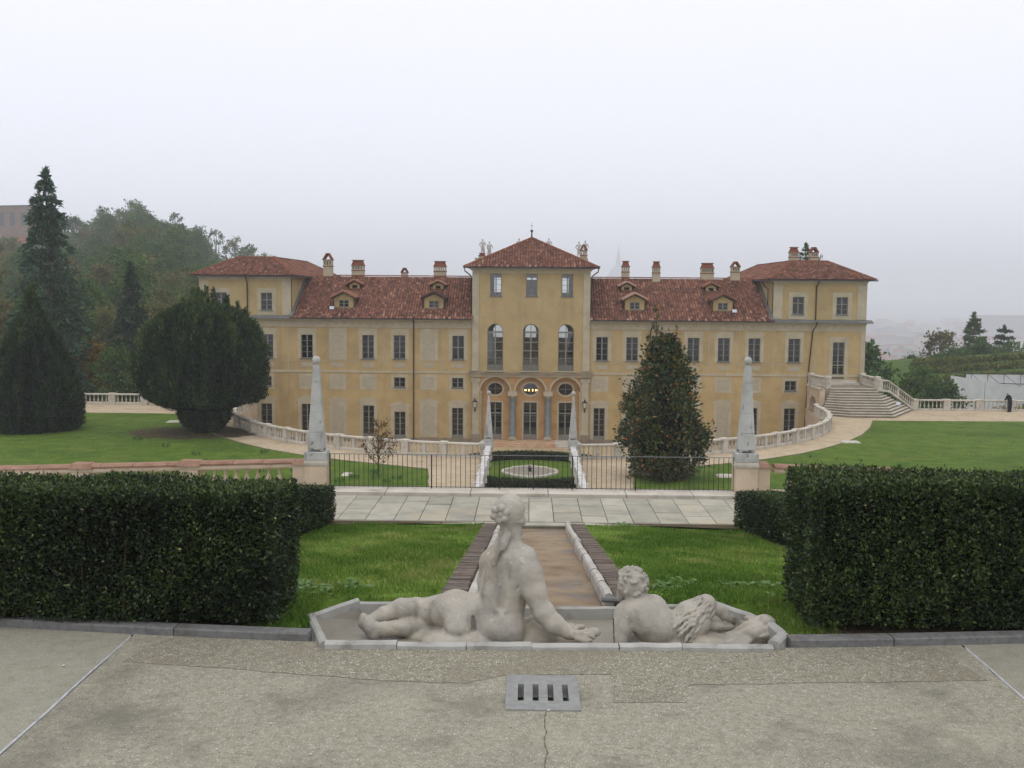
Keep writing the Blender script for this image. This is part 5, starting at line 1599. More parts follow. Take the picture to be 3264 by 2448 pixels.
chimney(9.25, 100.9, 4.7, 6.65, 0.72, 3)
chimney(12.15, 100.0, 4.6, 6.6, 0.72, 3)
chimney(17.2, 100.6, 4.7, 6.5, 1.22, 5)
chimney(19.6, 98.9, 4.8, 6.6, 0.8, 3, True)
chimney(25.3, 99.5, 6.3, 8.05, 0.8, 3)
chimney(27.2, 99.5, 6.3, 8.05, 0.75, 3, True)
chimney(5.1, 100.4, 6.3, 8.15, 0.62, 2, True)
chimney(-4.9, 101.5, 6.3, 7.35, 0.6, 1)

# wall lanterns
def lantern(x, label):
    root = empty('wall_lantern', (x, TY - 0.1, -7.55)); tag(root, label, 'lantern')
    MB().tube([(0, 0, 0.25), (0, -0.15, 0.15), (0, -0.32, 0.3), (0, -0.34, 0.42)], 0.022, 6).box(-0.06, 0.06, -0.02, 0.0, 0.0, 0.5).build('bracket', 'iron', root)
    MB().frustum(0, -0.34, 0.45, 0.95, 0.11, 0.11, 0.2, 0.2).build('glass', 'lampglass', root)
    b = MB()
    for sx in (-1, 1):
        for sy in (-1, 1):
            b.tube([(sx * 0.115, -0.34 + sy * 0.115, 0.43), (sx * 0.205, -0.34 + sy * 0.205, 0.97)], 0.014, 5)
    b.frustum(0, -0.34, 0.95, 1.1, 0.25, 0.25, 0.08, 0.08).lathe([(0.05, 1.1), (0.08, 1.18), (0.02, 1.26), (0.01, 1.36)], 8, (0, -0.34, 0)).frustum(0, -0.34, 0.38, 0.45, 0.06, 0.06, 0.13, 0.13)
    b.build('cage', 'iron', root)
lantern(-5.12, 'iron lantern on the pilaster left of the loggia')
lantern(5.02, 'iron lantern on the pilaster right of the loggia')
# lit chandelier in the hall behind the middle oculus
ch = empty('chandelier', (0.05, 97.0, -6.0)); tag(ch, 'lit chandelier seen through the middle oval window', 'chandelier')
MB().tube([(0, 0, 0.1), (0, 0, 1.4)], 0.02, 5).lathe([(0.06, 0.0), (0.12, 0.15), (0.04, 0.35)], 8).build('stem', 'iron', ch)
bl = MB().lathe([(0.045 * math.sin(PI * k / 6) + 1e-4, 0.045 - 0.045 * math.cos(PI * k / 6)) for k in range(7)], 8).mesh('bulb', 'bulb', smooth=True)
arm = MB()
for k in range(10):
    a = 2 * PI * k / 10
    rr = 0.58
    arm.tube([(0, 0, 0.1), (0.3 * math.cos(a), 0.3 * math.sin(a), 0.0), (rr * math.cos(a), rr * math.sin(a), 0.1)], 0.014, 4)
    inst('bulb', bl, ch, (rr * math.cos(a), rr * math.sin(a), 0.13 + 0.04 * math.sin(5 * a)))
arm.build('arms', 'iron', ch)
# floodlights on the roof edge by two dormers
for x, lb in ((-18.5, 'white floodlight on the tiles left of the leftmost dormer'), (18.75, 'white floodlight on the tiles right of the rightmost dormer')):
    fl = empty('floodlight', (x, FY + 0.55, 1.78)); tag(fl, lb, 'floodlight')
    MB().box(-0.2, 0.2, -0.12, 0.06, 0.02, 0.3).build('housing', 'whitebox', fl)
    MB().box(-0.23, 0.23, 0.063, 0.12, 0.0, 0.34).box(-0.05, 0.05, 0.02, 0.1, -0.15, 0.0).build('bracket', 'iron', fl)

# ------------------------------------------------------------------ sculpture: smooth distance fields turned into meshes
class SDF:
    def __init__(self, lo, hi, h):
        self.lo, self.h = np.array(lo, float), h
        self.n = np.ceil((np.array(hi) - self.lo) / h).astype(int) + 1
        self.v = np.full(self.n, 0.3)
        self.ax = [self.lo[i] + h * np.arange(self.n[i]) for i in range(3)]
    def _sub(self, lo, hi):
        s = []
        for i in range(3):
            a = max(0, int((lo[i] - self.lo[i]) / self.h)); b = min(self.n[i], int((hi[i] - self.lo[i]) / self.h) + 2)
            s.append(slice(a, max(a, b)))
        return tuple(s)
    def _apply(self, lo, hi, fn, k, op='u'):
        m = k + 0.06
        s = self._sub(np.array(lo) - m, np.array(hi) + m)
        X, Y, Z = np.meshgrid(self.ax[0][s[0]], self.ax[1][s[1]], self.ax[2][s[2]], indexing='ij')
        if X.size == 0: return
        d = fn(X, Y, Z)
        a = self.v[s]
        if op == 'u':
            hh = np.maximum(k - np.abs(a - d), 0) / k if k > 0 else 0
            self.v[s] = np.minimum(a, d) - hh * hh * k / 4
        else:
            d = -d
            hh = np.maximum(k - np.abs(a - d), 0) / k if k > 0 else 0
            self.v[s] = np.maximum(a, d) + hh * hh * k / 4
    def cone(self, a, b, r0, r1, k=0.05, flat=None, op='u'):
        a, b = np.array(a, float), np.array(b, float)
        d = b - a; L2 = max(d @ d, 1e-9); r = max(r0, r1)
        def fn(X, Y, Z):
            px, py, pz = X - a[0], Y - a[1], Z - a[2]
            t = np.clip((px * d[0] + py * d[1] + pz * d[2]) / L2, 0, 1)
            q = np.sqrt((px - t * d[0]) ** 2 + (py - t * d[1]) ** 2 + (pz - t * d[2]) ** 2)
            return q - (r0 + (r1 - r0) * t)
        self._apply(np.minimum(a, b) - r, np.maximum(a, b) + r, fn, k, op)
        return self
    def chain(self, pts, rs, k=0.05):
        for i in range(len(pts) - 1): self.cone(pts[i], pts[i + 1], rs[i], rs[i + 1], k)
        return self
    def ell(self, c, r, k=0.05, rot=None, op='u'):
        c, r = np.array(c, float), np.array(r, float)
        Rm = np.eye(3) if rot is None else np.array(Matrix.Rotation(rot[1], 3, rot[0]).transposed())
        big = r.max()
        def fn(X, Y, Z):
            px, py, pz = X - c[0], Y - c[1], Z - c[2]
            qx = Rm[0, 0] * px + Rm[0, 1] * py + Rm[0, 2] * pz
            qy = Rm[1, 0] * px + Rm[1, 1] * py + Rm[1, 2] * pz
            qz = Rm[2, 0] * px + Rm[2, 1] * py + Rm[2, 2] * pz
            k0 = np.sqrt((qx / r[0]) ** 2 + (qy / r[1]) ** 2 + (qz / r[2]) ** 2)
            k1 = np.sqrt((qx / r[0] ** 2) ** 2 + (qy / r[1] ** 2) ** 2 + (qz / r[2] ** 2) ** 2)
            return np.where(k1 > 1e-9, k0 * (k0 - 1) / np.maximum(k1, 1e-9), -r.min())
        self._apply(c - big, c + big, fn, k, op)
        return self
    def bump(self, c, r, amp, freq, seed=0):
        """rough relief inside a sphere (curls, fur, chisel marks)"""
        rr = np.random.default_rng(seed)
        s = self._sub(np.array(c) - r, np.array(c) + r)
        X, Y, Z = np.meshgrid(self.ax[0][s[0]], self.ax[1][s[1]], self.ax[2][s[2]], indexing='ij')
        w = np.clip(1.3 - np.sqrt((X - c[0]) ** 2 + (Y - c[1]) ** 2 + (Z - c[2]) ** 2) / r * 1.3, 0, 1)
        n = 0
        for k in range(5):
            f = rr.normal(size=3); f = f / np.linalg.norm(f) * freq * (0.8 + 0.25 * k)
            n = n + np.sin(f[0] * X + f[1] * Y + f[2] * Z + rr.random() * 6.3)
        self.v[s] -= amp * n / 2.2 * w
        return self
    def build(self, name, m, parent=None, origin=(0, 0, 0)):
        v = self.v
        ins = v < 0
        nx, ny, nz = v.shape
        c8 = [(i, j, k) for i in (0, 1) for j in (0, 1) for k in (0, 1)]
        sl = lambda o: v[o[0]:nx - 1 + o[0], o[1]:ny - 1 + o[1], o[2]:nz - 1 + o[2]]
        cnt = sum((sl(o) < 0).astype(np.int8) for o in c8)
        act = (cnt > 0) & (cnt < 8)
        idx = -np.ones(act.shape, int)
        ii = np.argwhere(act)
        idx[act] = np.arange(len(ii))
        vals = np.stack([sl(o)[act] for o in c8], 1)
        pos = np.zeros((len(ii), 3)); w = np.zeros(len(ii))
        for a in range(8):
            for b in range(a + 1, 8):
                oa, ob = np.array(c8[a]), np.array(c8[b])
                if np.abs(oa - ob).sum() != 1: continue
                va, vb_ = vals[:, a], vals[:, b]
                m_ = (va < 0) != (vb_ < 0)
                t = np.where(m_, va / np.where(m_, va - vb_, 1), 0)
                pos += m_[:, None] * (oa + t[:, None] * (ob - oa)); w += m_
        pos = pos / w[:, None] + ii
        P = self.lo + pos * self.h - np.array(origin)
        Q = []
        for ax in range(3):
            a, b = [q for q in range(3) if q != ax]
            s0 = [slice(None)] * 3; s1 = [slice(None)] * 3
            s0[ax] = slice(0, -1); s1[ax] = slice(1, None)
            ch = ins[tuple(s0)] != ins[tuple(s1)]
            e = np.argwhere(ch)
            e = e[(e[:, a] > 0) & (e[:, b] > 0) & (e[:, a] < v.shape[a] - 1) & (e[:, b] < v.shape[b] - 1)]
            q = []
            for da, db in ((1, 1), (0, 1), (0, 0), (1, 0)):
                f = e.copy(); f[:, a] -= da; f[:, b] -= db
                q.append(idx[f[:, 0], f[:, 1], f[:, 2]])
            q = np.stack(q, 1)
            fl = ins[e[:, 0], e[:, 1], e[:, 2]]
            if ax == 1: fl = ~fl
            q[~fl] = q[~fl][:, ::-1]
            Q.append(q)
        Q = np.concatenate(Q)
        Q = Q[(Q >= 0).all(1)]
        me = mesh_np(name, P, Q, m, smooth=True)
        o = D.objects.new(name, me)
        link(o, parent)
        if parent is None: o.location = origin
        return o

# --- reclining nymph seen from behind
def self_noise(s, f, seed):
    """cheap interference pattern over the whole grid: shallow tool marks and weathering"""
    r = np.random.default_rng(seed)
    X, Y, Z = s.ax[0][:, None, None], s.ax[1][None, :, None], s.ax[2][None, None, :]
    a, b, c = r.normal(size=3)
    return f * (X + 0.6 * Z) + 1.5 * np.sin(f * 0.7 * (Y - 0.4 * X) + a) + 1.5 * np.sin(f * 0.8 * Z + b) + 1.2 * np.sin(f * 0.5 * (X + Y) + c)
def nymph():
    s = SDF((-2.0, 9.95, -0.22), (0.95, 11.3, 1.72), 0.0128)
    # torso from seat to shoulders, leaning a little to the left
    s.cone((-0.435, 10.420, 0.043), (-0.405, 10.450, 0.304), 0.255, 0.232, 0.08)
    s.cone((-0.405, 10.450, 0.304), (-0.393, 10.460, 0.446), 0.222, 0.222, 0.08)
    s.cone((-0.393, 10.460, 0.446), (-0.362, 10.470, 0.669), 0.225, 0.235, 0.08)
    s.cone((-0.482, 10.530, 0.668), (-0.217, 10.420, 0.721), 0.15, 0.155, 0.07)
    # buttocks and hip, the thigh going left and away
    s.ell((-0.419, 10.330, 0.009), (0.262, 0.235, 0.235), 0.04)
    s.ell((-0.845, 10.340, 0.014), (0.165, 0.20, 0.185), 0.03)
    s.cone((-0.691, 10.460, 0.104), (-0.907, 10.560, 0.124), 0.225, 0.215, 0.06)
    s.cone((-0.907, 10.560, 0.124), (-1.256, 10.700, 0.060), 0.205, 0.150, 0.05)
    # spine furrow, cleft, fold under the thigh
    s.cone((-0.370, 10.235, 0.749), (-0.417, 10.215, 0.276), 0.016, 0.022, 0.05, op='s')
    s.cone((-0.703, 10.260, 0.149), (-0.699, 10.200, -0.136), 0.016, 0.05, 0.02, op='s')
    s.cone((-1.258, 10.500, 0.039), (-0.961, 10.240, -0.014), 0.018, 0.03, 0.02, op='s')
    s.cone((-0.181, 10.300, 0.436), (-0.186, 10.280, 0.276), 0.02, 0.02, 0.04, op='s')
    # shoulder blades, ribs, dimples of the back
    s.ell((-0.241, 10.310, 0.611), (0.105, 0.05, 0.14), 0.05)
    s.ell((-0.475, 10.330, 0.616), (0.075, 0.05, 0.12), 0.05)
    s.cone((-0.278, 10.265, 0.445), (-0.188, 10.290, 0.518), 0.006, 0.006, 0.03, op='s')
    for q in ((-0.474, 10.190, 0.201), (-0.345, 10.190, 0.203)):
        s.ell(q, (0.025, 0.02, 0.025), 0.03, op='s')
    # far leg: knee then calf; near leg below it
    s.chain([(-1.256, 10.700, 0.060), (-1.353, 10.660, 0.100)], [0.135, 0.115], 0.04)
    s.chain([(-1.343, 10.660, 0.120), (-1.487, 10.600, 0.124), (-1.666, 10.560, 0.079), (-1.813, 10.530, 0.012)], [0.108, 0.108, 0.078, 0.062], 0.025)
    s.chain([(-1.247, 10.620, -0.059), (-1.425, 10.500, -0.048), (-1.647, 10.420, -0.045), (-1.786, 10.400, -0.026)], [0.10, 0.098, 0.078, 0.076], 0.02)
    # feet with heels
    s.chain([(-1.786, 10.400, -0.019), (-1.855, 10.440, 0.020), (-1.881, 10.500, 0.062)], [0.078, 0.07, 0.045], 0.02)
    s.ell((-1.758, 10.390, -0.090), (0.07, 0.07, 0.06), 0.02)
    # arm on the right: shoulder, elbow, forearm, wrist
    s.chain([(-0.190, 10.420, 0.715), (-0.117, 10.360, 0.585), (-0.070, 10.320, 0.414), (0.009, 10.260, 0.218)], [0.145, 0.128, 0.118, 0.10], 0.05)
    s.ell((0.032, 10.270, 0.199), (0.112, 0.11, 0.11), 0.04)
    s.chain([(0.032, 10.260, 0.202), (0.139, 10.210, 0.104), (0.257, 10.170, 0.046)], [0.105, 0.10, 0.075], 0.04)
    # hand: palm and five fingers closed on a shell
    s.ell((0.324, 10.150, 0.021), (0.11, 0.07, 0.055), 0.03)
    for (p, q, r_, a) in (((0.377, 10.190, 0.021), (0.463, 10.220, 0.019), (0.526, 10.200, -0.007), 0.028), ((0.388, 10.150, 0.009), (0.472, 10.160, 0.013), (0.535, 10.140, -0.006), 0.028),
                          ((0.380, 10.110, 0.003), (0.451, 10.110, -0.010), (0.507, 10.090, -0.021), 0.027), ((0.360, 10.080, -0.000), (0.417, 10.070, -0.016), (0.467, 10.060, -0.025), 0.025),
                          ((0.313, 10.190, 0.040), (0.367, 10.260, 0.057), (0.434, 10.300, 0.051), 0.030)):
        s.chain([p, q, r_], [a, a, a * 0.85], 0.012)
    s.ell((0.543, 10.260, 0.006), (0.075, 0.06, 0.05), 0.015)
    # other arm, seen only as the left outline of the body
    s.chain([(-0.543, 10.560, 0.652), (-0.576, 10.600, 0.444), (-0.584, 10.660, 0.203)], [0.11, 0.095, 0.085], 0.05)
    # neck and head
    s.cone((-0.362, 10.470, 0.753), (-0.332, 10.500, 0.980), 0.135, 0.098, 0.07)
    s.cone((-0.332, 10.500, 0.980), (-0.326, 10.500, 1.114), 0.098, 0.11, 0.05)
    s.ell((-0.340, 10.520, 1.210), (0.158, 0.175, 0.175), 0.04)
    s.cone((-0.288, 10.600, 1.065), (-0.247, 10.660, 0.950), 0.075, 0.045, 0.05)
    s.ell((-0.195, 10.560, 1.102), (0.03, 0.045, 0.05), 0.02)
    # plinth rock under the body
    s.ell((-0.45, 10.62, -0.15), (1.05, 0.4, 0.15), 0.02)
    s.ell((-0.75, 10.30, -0.13), (0.5, 0.25, 0.15), 0.02)
    s.ell((-0.028, 10.450, -0.121), (0.26, 0.2, 0.15), 0.02)
    s.v += 0.0016 * np.sin(self_noise(s, 40, 1)) + 0.0022 * np.sin(self_noise(s, 17, 2))
    s.ell((-0.037, 10.620, -0.052), (0.16, 0.16, 0.12), 0.03)
    s.bump((-0.037, 10.600, -0.063), 0.24, 0.02, 30, 4)
    s.bump((-1.468, 10.580, 0.113), 0.12, 0.008, 60, 5)
    root = s.build('nymph_statue', 'statue', None, (-0.4, 10.5, 0.0))
    tag(root, 'weathered stone nymph seated with her back to us in the basin', 'statue')
    # hair: cap, rosette bun, braid band, loose locks
    O = (-0.4, 10.5, 0.0)
    h = SDF((-0.75, 10.0, 0.7), (0.15, 10.95, 1.75), 0.011)
    h.ell((-0.344, 10.520, 1.223), (0.166, 0.178, 0.182), 0.02)
    h.ell((-0.286, 10.550, 0.901), (0.2, 0.24, 0.17), 0.03, op='s')
    cx, cy, cz = (-0.434, 10.340, 1.215)
    for k in range(6):
        a = 2 * PI * k / 6 + 0.3
        h.ell((cx + 0.068 * math.cos(a), cy + 0.01, cz + 0.068 * math.sin(a)), (0.042, 0.045, 0.042), 0.005)
    h.ell((cx, cy + 0.0, cz), (0.03, 0.03, 0.03), 0.005)
    h.ell((cx, cy - 0.05, cz), (0.022, 0.03, 0.022), 0.012, op='s')
    h.ell((cx, cy - 0.005, cz), (0.022, 0.022, 0.022), 0.005)
    for k in range(5):
        p, q = (-0.376, 10.360, 1.224), (-0.195, 10.460, 1.191)
        z = -0.02 - 0.02 * k
        h.chain([(p[0], p[1] + 0.005, p[2] + z), ((p[0] + q[0]) / 2, (p[1] + q[1]) / 2 - 0.025, p[2] + z + 0.004), (q[0], q[1], q[2] + z + 0.014)], [0.013, 0.015, 0.012], 0.003)
    h.chain([(-0.376, 10.400, 1.037), (-0.355, 10.360, 0.997), (-0.386, 10.330, 0.948), (-0.411, 10.300, 0.902), (-0.449, 10.270, 0.870)], [0.03, 0.035, 0.04, 0.045, 0.032], 0.03)
    h.chain([(-0.408, 10.285, 0.913), (-0.455, 10.265, 0.851), (-0.480, 10.262, 0.786), (-0.493, 10.270, 0.705), (-0.506, 10.280, 0.629)], [0.032, 0.03, 0.032, 0.026, 0.012], 0.012)
    h.chain([(-0.467, 10.255, 0.814), (-0.512, 10.262, 0.766), (-0.522, 10.265, 0.706)], [0.018, 0.018, 0.010], 0.01)
    h.chain([(-0.379, 10.295, 0.937), (-0.404, 10.265, 0.878), (-0.455, 10.260, 0.853)], [0.02, 0.022, 0.016], 0.01)
    h.bump((-0.343, 10.500, 1.227), 0.26, 0.006, 60, 9)
    h.build('hair', 'statue', root, O)
nymph()

# --- young satyr lying beside her
def satyr():
    s = SDF((0.75, 9.95, -0.22), (2.55, 11.2, 1.0), 0.0135)
    # torso from hips to shoulders
    s.cone((1.415, 10.520, -0.057), (1.206, 10.450, 0.021), 0.175, 0.20, 0.07)
    s.cone((1.206, 10.450, 0.021), (1.033, 10.400, 0.170), 0.20, 0.20, 0.08)
    s.cone((0.896, 10.400, 0.158), (1.185, 10.520, 0.202), 0.125, 0.135, 0.08)
    s.ell((1.060, 10.270, 0.096), (0.1, 0.07, 0.11), 0.05)
    s.cone((0.959, 10.200, 0.234), (0.997, 10.200, -0.047), 0.016, 0.03, 0.05, op='s')
    s.cone((0.902, 10.250, 0.117), (0.903, 10.220, -0.088), 0.025, 0.05, 0.03, op='s')
    s.ell((1.150, 10.340, 0.174), (0.07, 0.06, 0.1), 0.04)
    # near arm propping the body, far arm
    s.chain([(0.884, 10.380, 0.165), (0.830, 10.300, 0.050), (0.803, 10.260, -0.070), (0.770, 10.240, -0.130)], [0.115, 0.098, 0.085, 0.075], 0.05)
    s.chain([(1.198, 10.550, 0.182), (1.261, 10.620, -0.000)], [0.10, 0.09], 0.05)
    # neck, head turned to the left and away
    s.cone((1.064, 10.450, 0.239), (0.971, 10.470, 0.373), 0.10, 0.085, 0.05)
    s.ell((0.944, 10.480, 0.457), (0.145, 0.155, 0.15), 0.03)
    s.cone((0.865, 10.560, 0.355), (0.845, 10.580, 0.280), 0.06, 0.045, 0.04)
    s.ell((0.825, 10.600, 0.332), (0.022, 0.03, 0.02), 0.02)
    # shaggy thigh up to the knee, shin down to the rock
    s.cone((1.445, 10.500, -0.043), (1.581, 10.550, 0.095), 0.175, 0.165, 0.06)
    s.cone((1.581, 10.550, 0.095), (1.753, 10.600, 0.218), 0.150, 0.105, 0.06)
    s.cone((1.516, 10.420, -0.082), (1.674, 10.500, 0.045), 0.11, 0.12, 0.05)
    s.chain([(1.783, 10.620, 0.212), (1.967, 10.660, 0.089), (2.128, 10.700, -0.026), (2.233, 10.720, -0.017)], [0.075, 0.056, 0.046, 0.034], 0.02)
    s.chain([(1.704, 10.580, 0.019), (1.929, 10.620, -0.036), (2.105, 10.660, -0.061), (2.215, 10.680, -0.025)], [0.065, 0.048, 0.042, 0.03], 0.015)
    # cloven feet
    for dz in (0.0, 0.03):
        s.chain([(2.145, 10.700, -0.032), (2.260, 10.740, 0.005)], [0.03, 0.02], 0.01)
    # rock under the feet
    s.ell((2.241, 10.550, -0.066), (0.2, 0.2, 0.13), 0.015, rot=('Y', 0.5))
    s.ell((2.042, 10.420, -0.129), (0.2, 0.14, 0.085), 0.015, rot=('Y', -0.2))
    s.ell((1.769, 10.360, -0.132), (0.2, 0.10, 0.07), 0.02)
    s.ell((2.335, 10.500, -0.031), (0.12, 0.14, 0.16), 0.01, rot=('Y', 0.8))
    s.bump((2.192, 10.520, -0.074), 0.42, 0.045, 17, 3)
    s.bump((2.192, 10.520, -0.074), 0.42, 0.015, 48, 6)
    s.ell((1.45, 10.5, -0.18), (0.7, 0.26, 0.13), 0.02)
    s.v += 0.0016 * np.sin(self_noise(s, 42, 3)) + 0.002 * np.sin(self_noise(s, 19, 4))
    root = s.build('satyr_statue', 'statue', None, (1.5, 10.5, 0.0))
    tag(root, 'weathered stone satyr boy with curly hair lying at the right of the basin', 'statue')
    O = (1.5, 10.5, 0.0)
    # curls
    h = SDF((0.8, 10.15, 0.28), (1.45, 10.85, 0.98), 0.0105)
    c0 = np.array((0.948, 10.480, 0.464))
    h.ell(tuple(c0), (0.155, 0.162, 0.158), 0.01)
    h.ell(tuple(c0 + np.array((-0.06, 0.1, -0.16))), (0.17, 0.16, 0.13), 0.02, op='s')
    r = random.Random(5)
    for k in range(95):
        z = r.uniform(-0.75, 1); a = r.uniform(0, 2 * PI); q = math.sqrt(1 - z * z)
        dv = np.array((q * math.cos(a), q * math.sin(a), z))
        if dv[2] < -0.35 and dv[0] < -0.1: continue
        p = c0 + dv * np.array((0.152, 0.158, 0.155))
        t = np.cross(dv, (r.uniform(-1, 1), r.uniform(-1, 1), r.uniform(-1, 1))); t = t / max(np.linalg.norm(t), 1e-6)
        h.chain([p - t * 0.03, p + dv * 0.018, p + t * 0.03 - dv * 0.006], [0.014, 0.02, 0.012], 0.006)
    h.build('hair', 'statue', root, O)
    # fur locks on the thigh
    f = SDF((1.2, 10.1, -0.1), (2.25, 10.95, 0.85), 0.0105)
    ax0, ax1 = np.array((1.455, 10.460, -0.036)), np.array((1.749, 10.580, 0.214))
    dx = ax1 - ax0; L = np.linalg.norm(dx); dx /= L
    e1 = np.cross(dx, (0, 1, 0)); e1 /= np.linalg.norm(e1); e2 = np.cross(dx, e1)
    for i in range(13):
        t = -0.12 + 1.12 * (i + 0.3) / 13
        rad = 0.186 - 0.075 * t
        for k in range(13):
            a = 2 * PI * (k + 0.5 * (i % 2)) / 13 + r.uniform(-.12, .12)
            dv = e1 * math.cos(a) + e2 * math.sin(a)
            p = ax0 + dx * L * t + dv * rad * 0.97
            f.chain([p + dx * 0.035, p + dv * 0.012 - dx * 0.01, p - dx * 0.055 + dv * 0.004 + np.cross(dx, dv) * r.uniform(-.02, .02)], [0.014, 0.019, 0.008], 0.008)
    f.build('fur', 'statue', root, O)
satyr()

# --- statues along the far parapet of the centre block
def roof_figure(label, x, ztop, hgt, pose, y=107.2):
    s = SDF((-0.5, -0.35, -0.1), (0.5, 0.35, 2.0), 0.036)
    sw = 0.08 * pose
    s.cone((-0.10 - sw, 0, 0.05), (-0.09, 0, 0.5), 0.07, 0.08, 0.04).cone((-0.09, 0, 0.5), (-0.07, 0, 0.95), 0.085, 0.115, 0.05)
    s.cone((0.12 + sw, 0.05, 0.05), (0.13, 0.02, 0.5), 0.07, 0.08, 0.04).cone((0.13, 0.02, 0.5), (0.07, 0, 0.95), 0.085, 0.115, 0.05)
    s.cone((0, 0, 0.95), (0, 0, 1.3), 0.15, 0.15, 0.08).cone((-0.15, 0, 1.42), (0.15, 0, 1.42), 0.09, 0.09, 0.08)
    s.cone((0, 0, 1.45), (0, 0, 1.58), 0.06, 0.055, 0.03).ell((0, 0, 1.7), (0.09, 0.105, 0.125), 0.02)
    s.chain([(-0.2, 0, 1.42), (-0.30 - 0.05 * pose, 0.02, 1.18), (-0.2, -0.12 * pose, 1.0)], [0.065, 0.055, 0.045], 0.03)
    s.chain([(0.2, 0, 1.42), (0.32, 0.0, 1.2), (0.24 - 0.1 * pose, -0.15, 1.12 + 0.1 * pose)], [0.065, 0.055, 0.045], 0.03)
    s.ell((0, 0, 0.02), (0.28, 0.22, 0.09), 0.02)
    s.cone((0.2 * pose, 0.12, 0.05), (0.16 * pose, 0.1, 0.7), 0.1, 0.06, 0.03)
    o = s.build('roof_statue', 'roofstatue', None, (0, 0, 0))
    k = hgt / 1.83
    o.scale = (k, k, k); o.location = (x, y, ztop - hgt)
    tag(o, label, 'statue', 'statues on the far parapet')
roof_figure('white statue at the far left of the centre roof', -5.1, 9.05, 1.8, 1)
roof_figure('white statue second from left on the centre roof, beside the leftmost', -4.4, 8.8, 1.8, -1)
roof_figure('white statue half hidden behind the left slope of the centre roof', -1.3, 9.15, 1.8, 1)
roof_figure('white statue half hidden behind the right slope of the centre roof', 1.8, 9.17, 1.8, -1)
roof_figure('white statue left of the pair by the centre roof chimney', 4.95, 8.85, 1.8, 1)
roof_figure('white statue behind the chimney on the centre roof', 5.6, 8.95, 1.8, -1)
tag(MB().box(-5.9, 5.9, 106.9, 107.5, 5.0, 7.05).build('parapet', 'trim'), 'roof parapet carrying the white statues behind the centre roof', 'parapet')

# --- visitor leaning on the terrace balustrade
def visitor(x, y):
    root_loc = (x, y, T)
    s = SDF((-0.4, -0.45, -0.05), (0.4, 0.7, 1.8), 0.02)
    s.chain([(-0.11, 0, 0.08), (-0.10, 0.0, 0.5), (-0.08, 0.0, 0.92)], [0.05, 0.065, 0.09], 0.03)
    s.chain([(0.11, 0, 0.08), (0.10, 0.0, 0.5), (0.08, 0.0, 0.92)], [0.05, 0.065, 0.09], 0.03)
    s.chain([(0, 0.0, 0.95), (0, 0.08, 1.2), (0, 0.2, 1.38)], [0.14, 0.15, 0.14], 0.06)
    s.cone((-0.16, 0.2, 1.38), (0.16, 0.2, 1.38), 0.075, 0.075, 0.06)
    s.cone((0, 0.22, 1.42), (0.0, 0.3, 1.53), 0.055, 0.055, 0.03).ell((-0.02, 0.33, 1.58), (0.075, 0.095, 0.11), 0.02)
    s.ell((-0.02, 0.43, 1.56), (0.018, 0.03, 0.02), 0.02)
    for sx in (-1, 1):
        s.chain([(sx * 0.19, 0.2, 1.38), (sx * 0.26, 0.26, 1.12), (sx * 0.16, 0.46, 1.06)], [0.06, 0.05, 0.038], 0.03)
        s.ell((sx * 0.14, 0.50, 1.05), (0.035, 0.05, 0.025), 0.02)
        s.ell((sx * 0.11, 0.07, 0.04), (0.05, 0.12, 0.045), 0.02)
    o = s.build('person', 'skin', None, (0, 0, 0))
    o.location = root_loc
    o.rotation_euler = (0, 0, 0.35)
    tag(o, 'man in dark jacket and trousers leaning over the terrace balustrade', 'person')
    j = SDF((-0.42, -0.4, 0.75), (0.42, 0.7, 1.6), 0.02)
    j.chain([(0, 0.0, 0.90), (0, 0.08, 1.2), (0, 0.2, 1.38)], [0.175, 0.185, 0.165], 0.06)
    j.cone((-0.16, 0.2, 1.38), (0.16, 0.2, 1.38), 0.1, 0.1, 0.06)
    for sx in (-1, 1):
        j.chain([(sx * 0.19, 0.2, 1.38), (sx * 0.26, 0.26, 1.12), (sx * 0.17, 0.44, 1.06)], [0.085, 0.075, 0.06], 0.03)
    j.build('jacket', 'navy', o)
    t = SDF((-0.3, -0.3, 0.0), (0.3, 0.3, 1.1), 0.02)
    for sx in (-1, 1):
        t.chain([(sx * 0.11, 0, 0.1), (sx * 0.10, 0.0, 0.5), (sx * 0.08, 0.0, 0.92)], [0.075, 0.085, 0.12], 0.03)
    t.cone((-.05, 0, .95), (.05, 0, .95), .14, .14, .05)
    t.build('trousers', 'denim', o)
    hh = SDF((-0.2, 0.15, 1.4), (0.2, 0.5, 1.8), 0.012)
    hh.ell((-0.02, 0.315, 1.605), (0.084, 0.1, 0.105), 0.01).ell((-0.02, 0.45, 1.52), (0.1, 0.1, 0.1), 0.02, op='s')
    hh.build('hair', 'greyhair', o)
    b = MB()
    for sx in (-1, 1):
        b.lathe([(0.055, 0), (0.065, 0.04), (0.03, 0.1)], 10, (sx * 0.11, 0.06, 0), 1.0, 2.1)
    b.build('shoes', 'black', o)
visitor(43.2, 91.95)

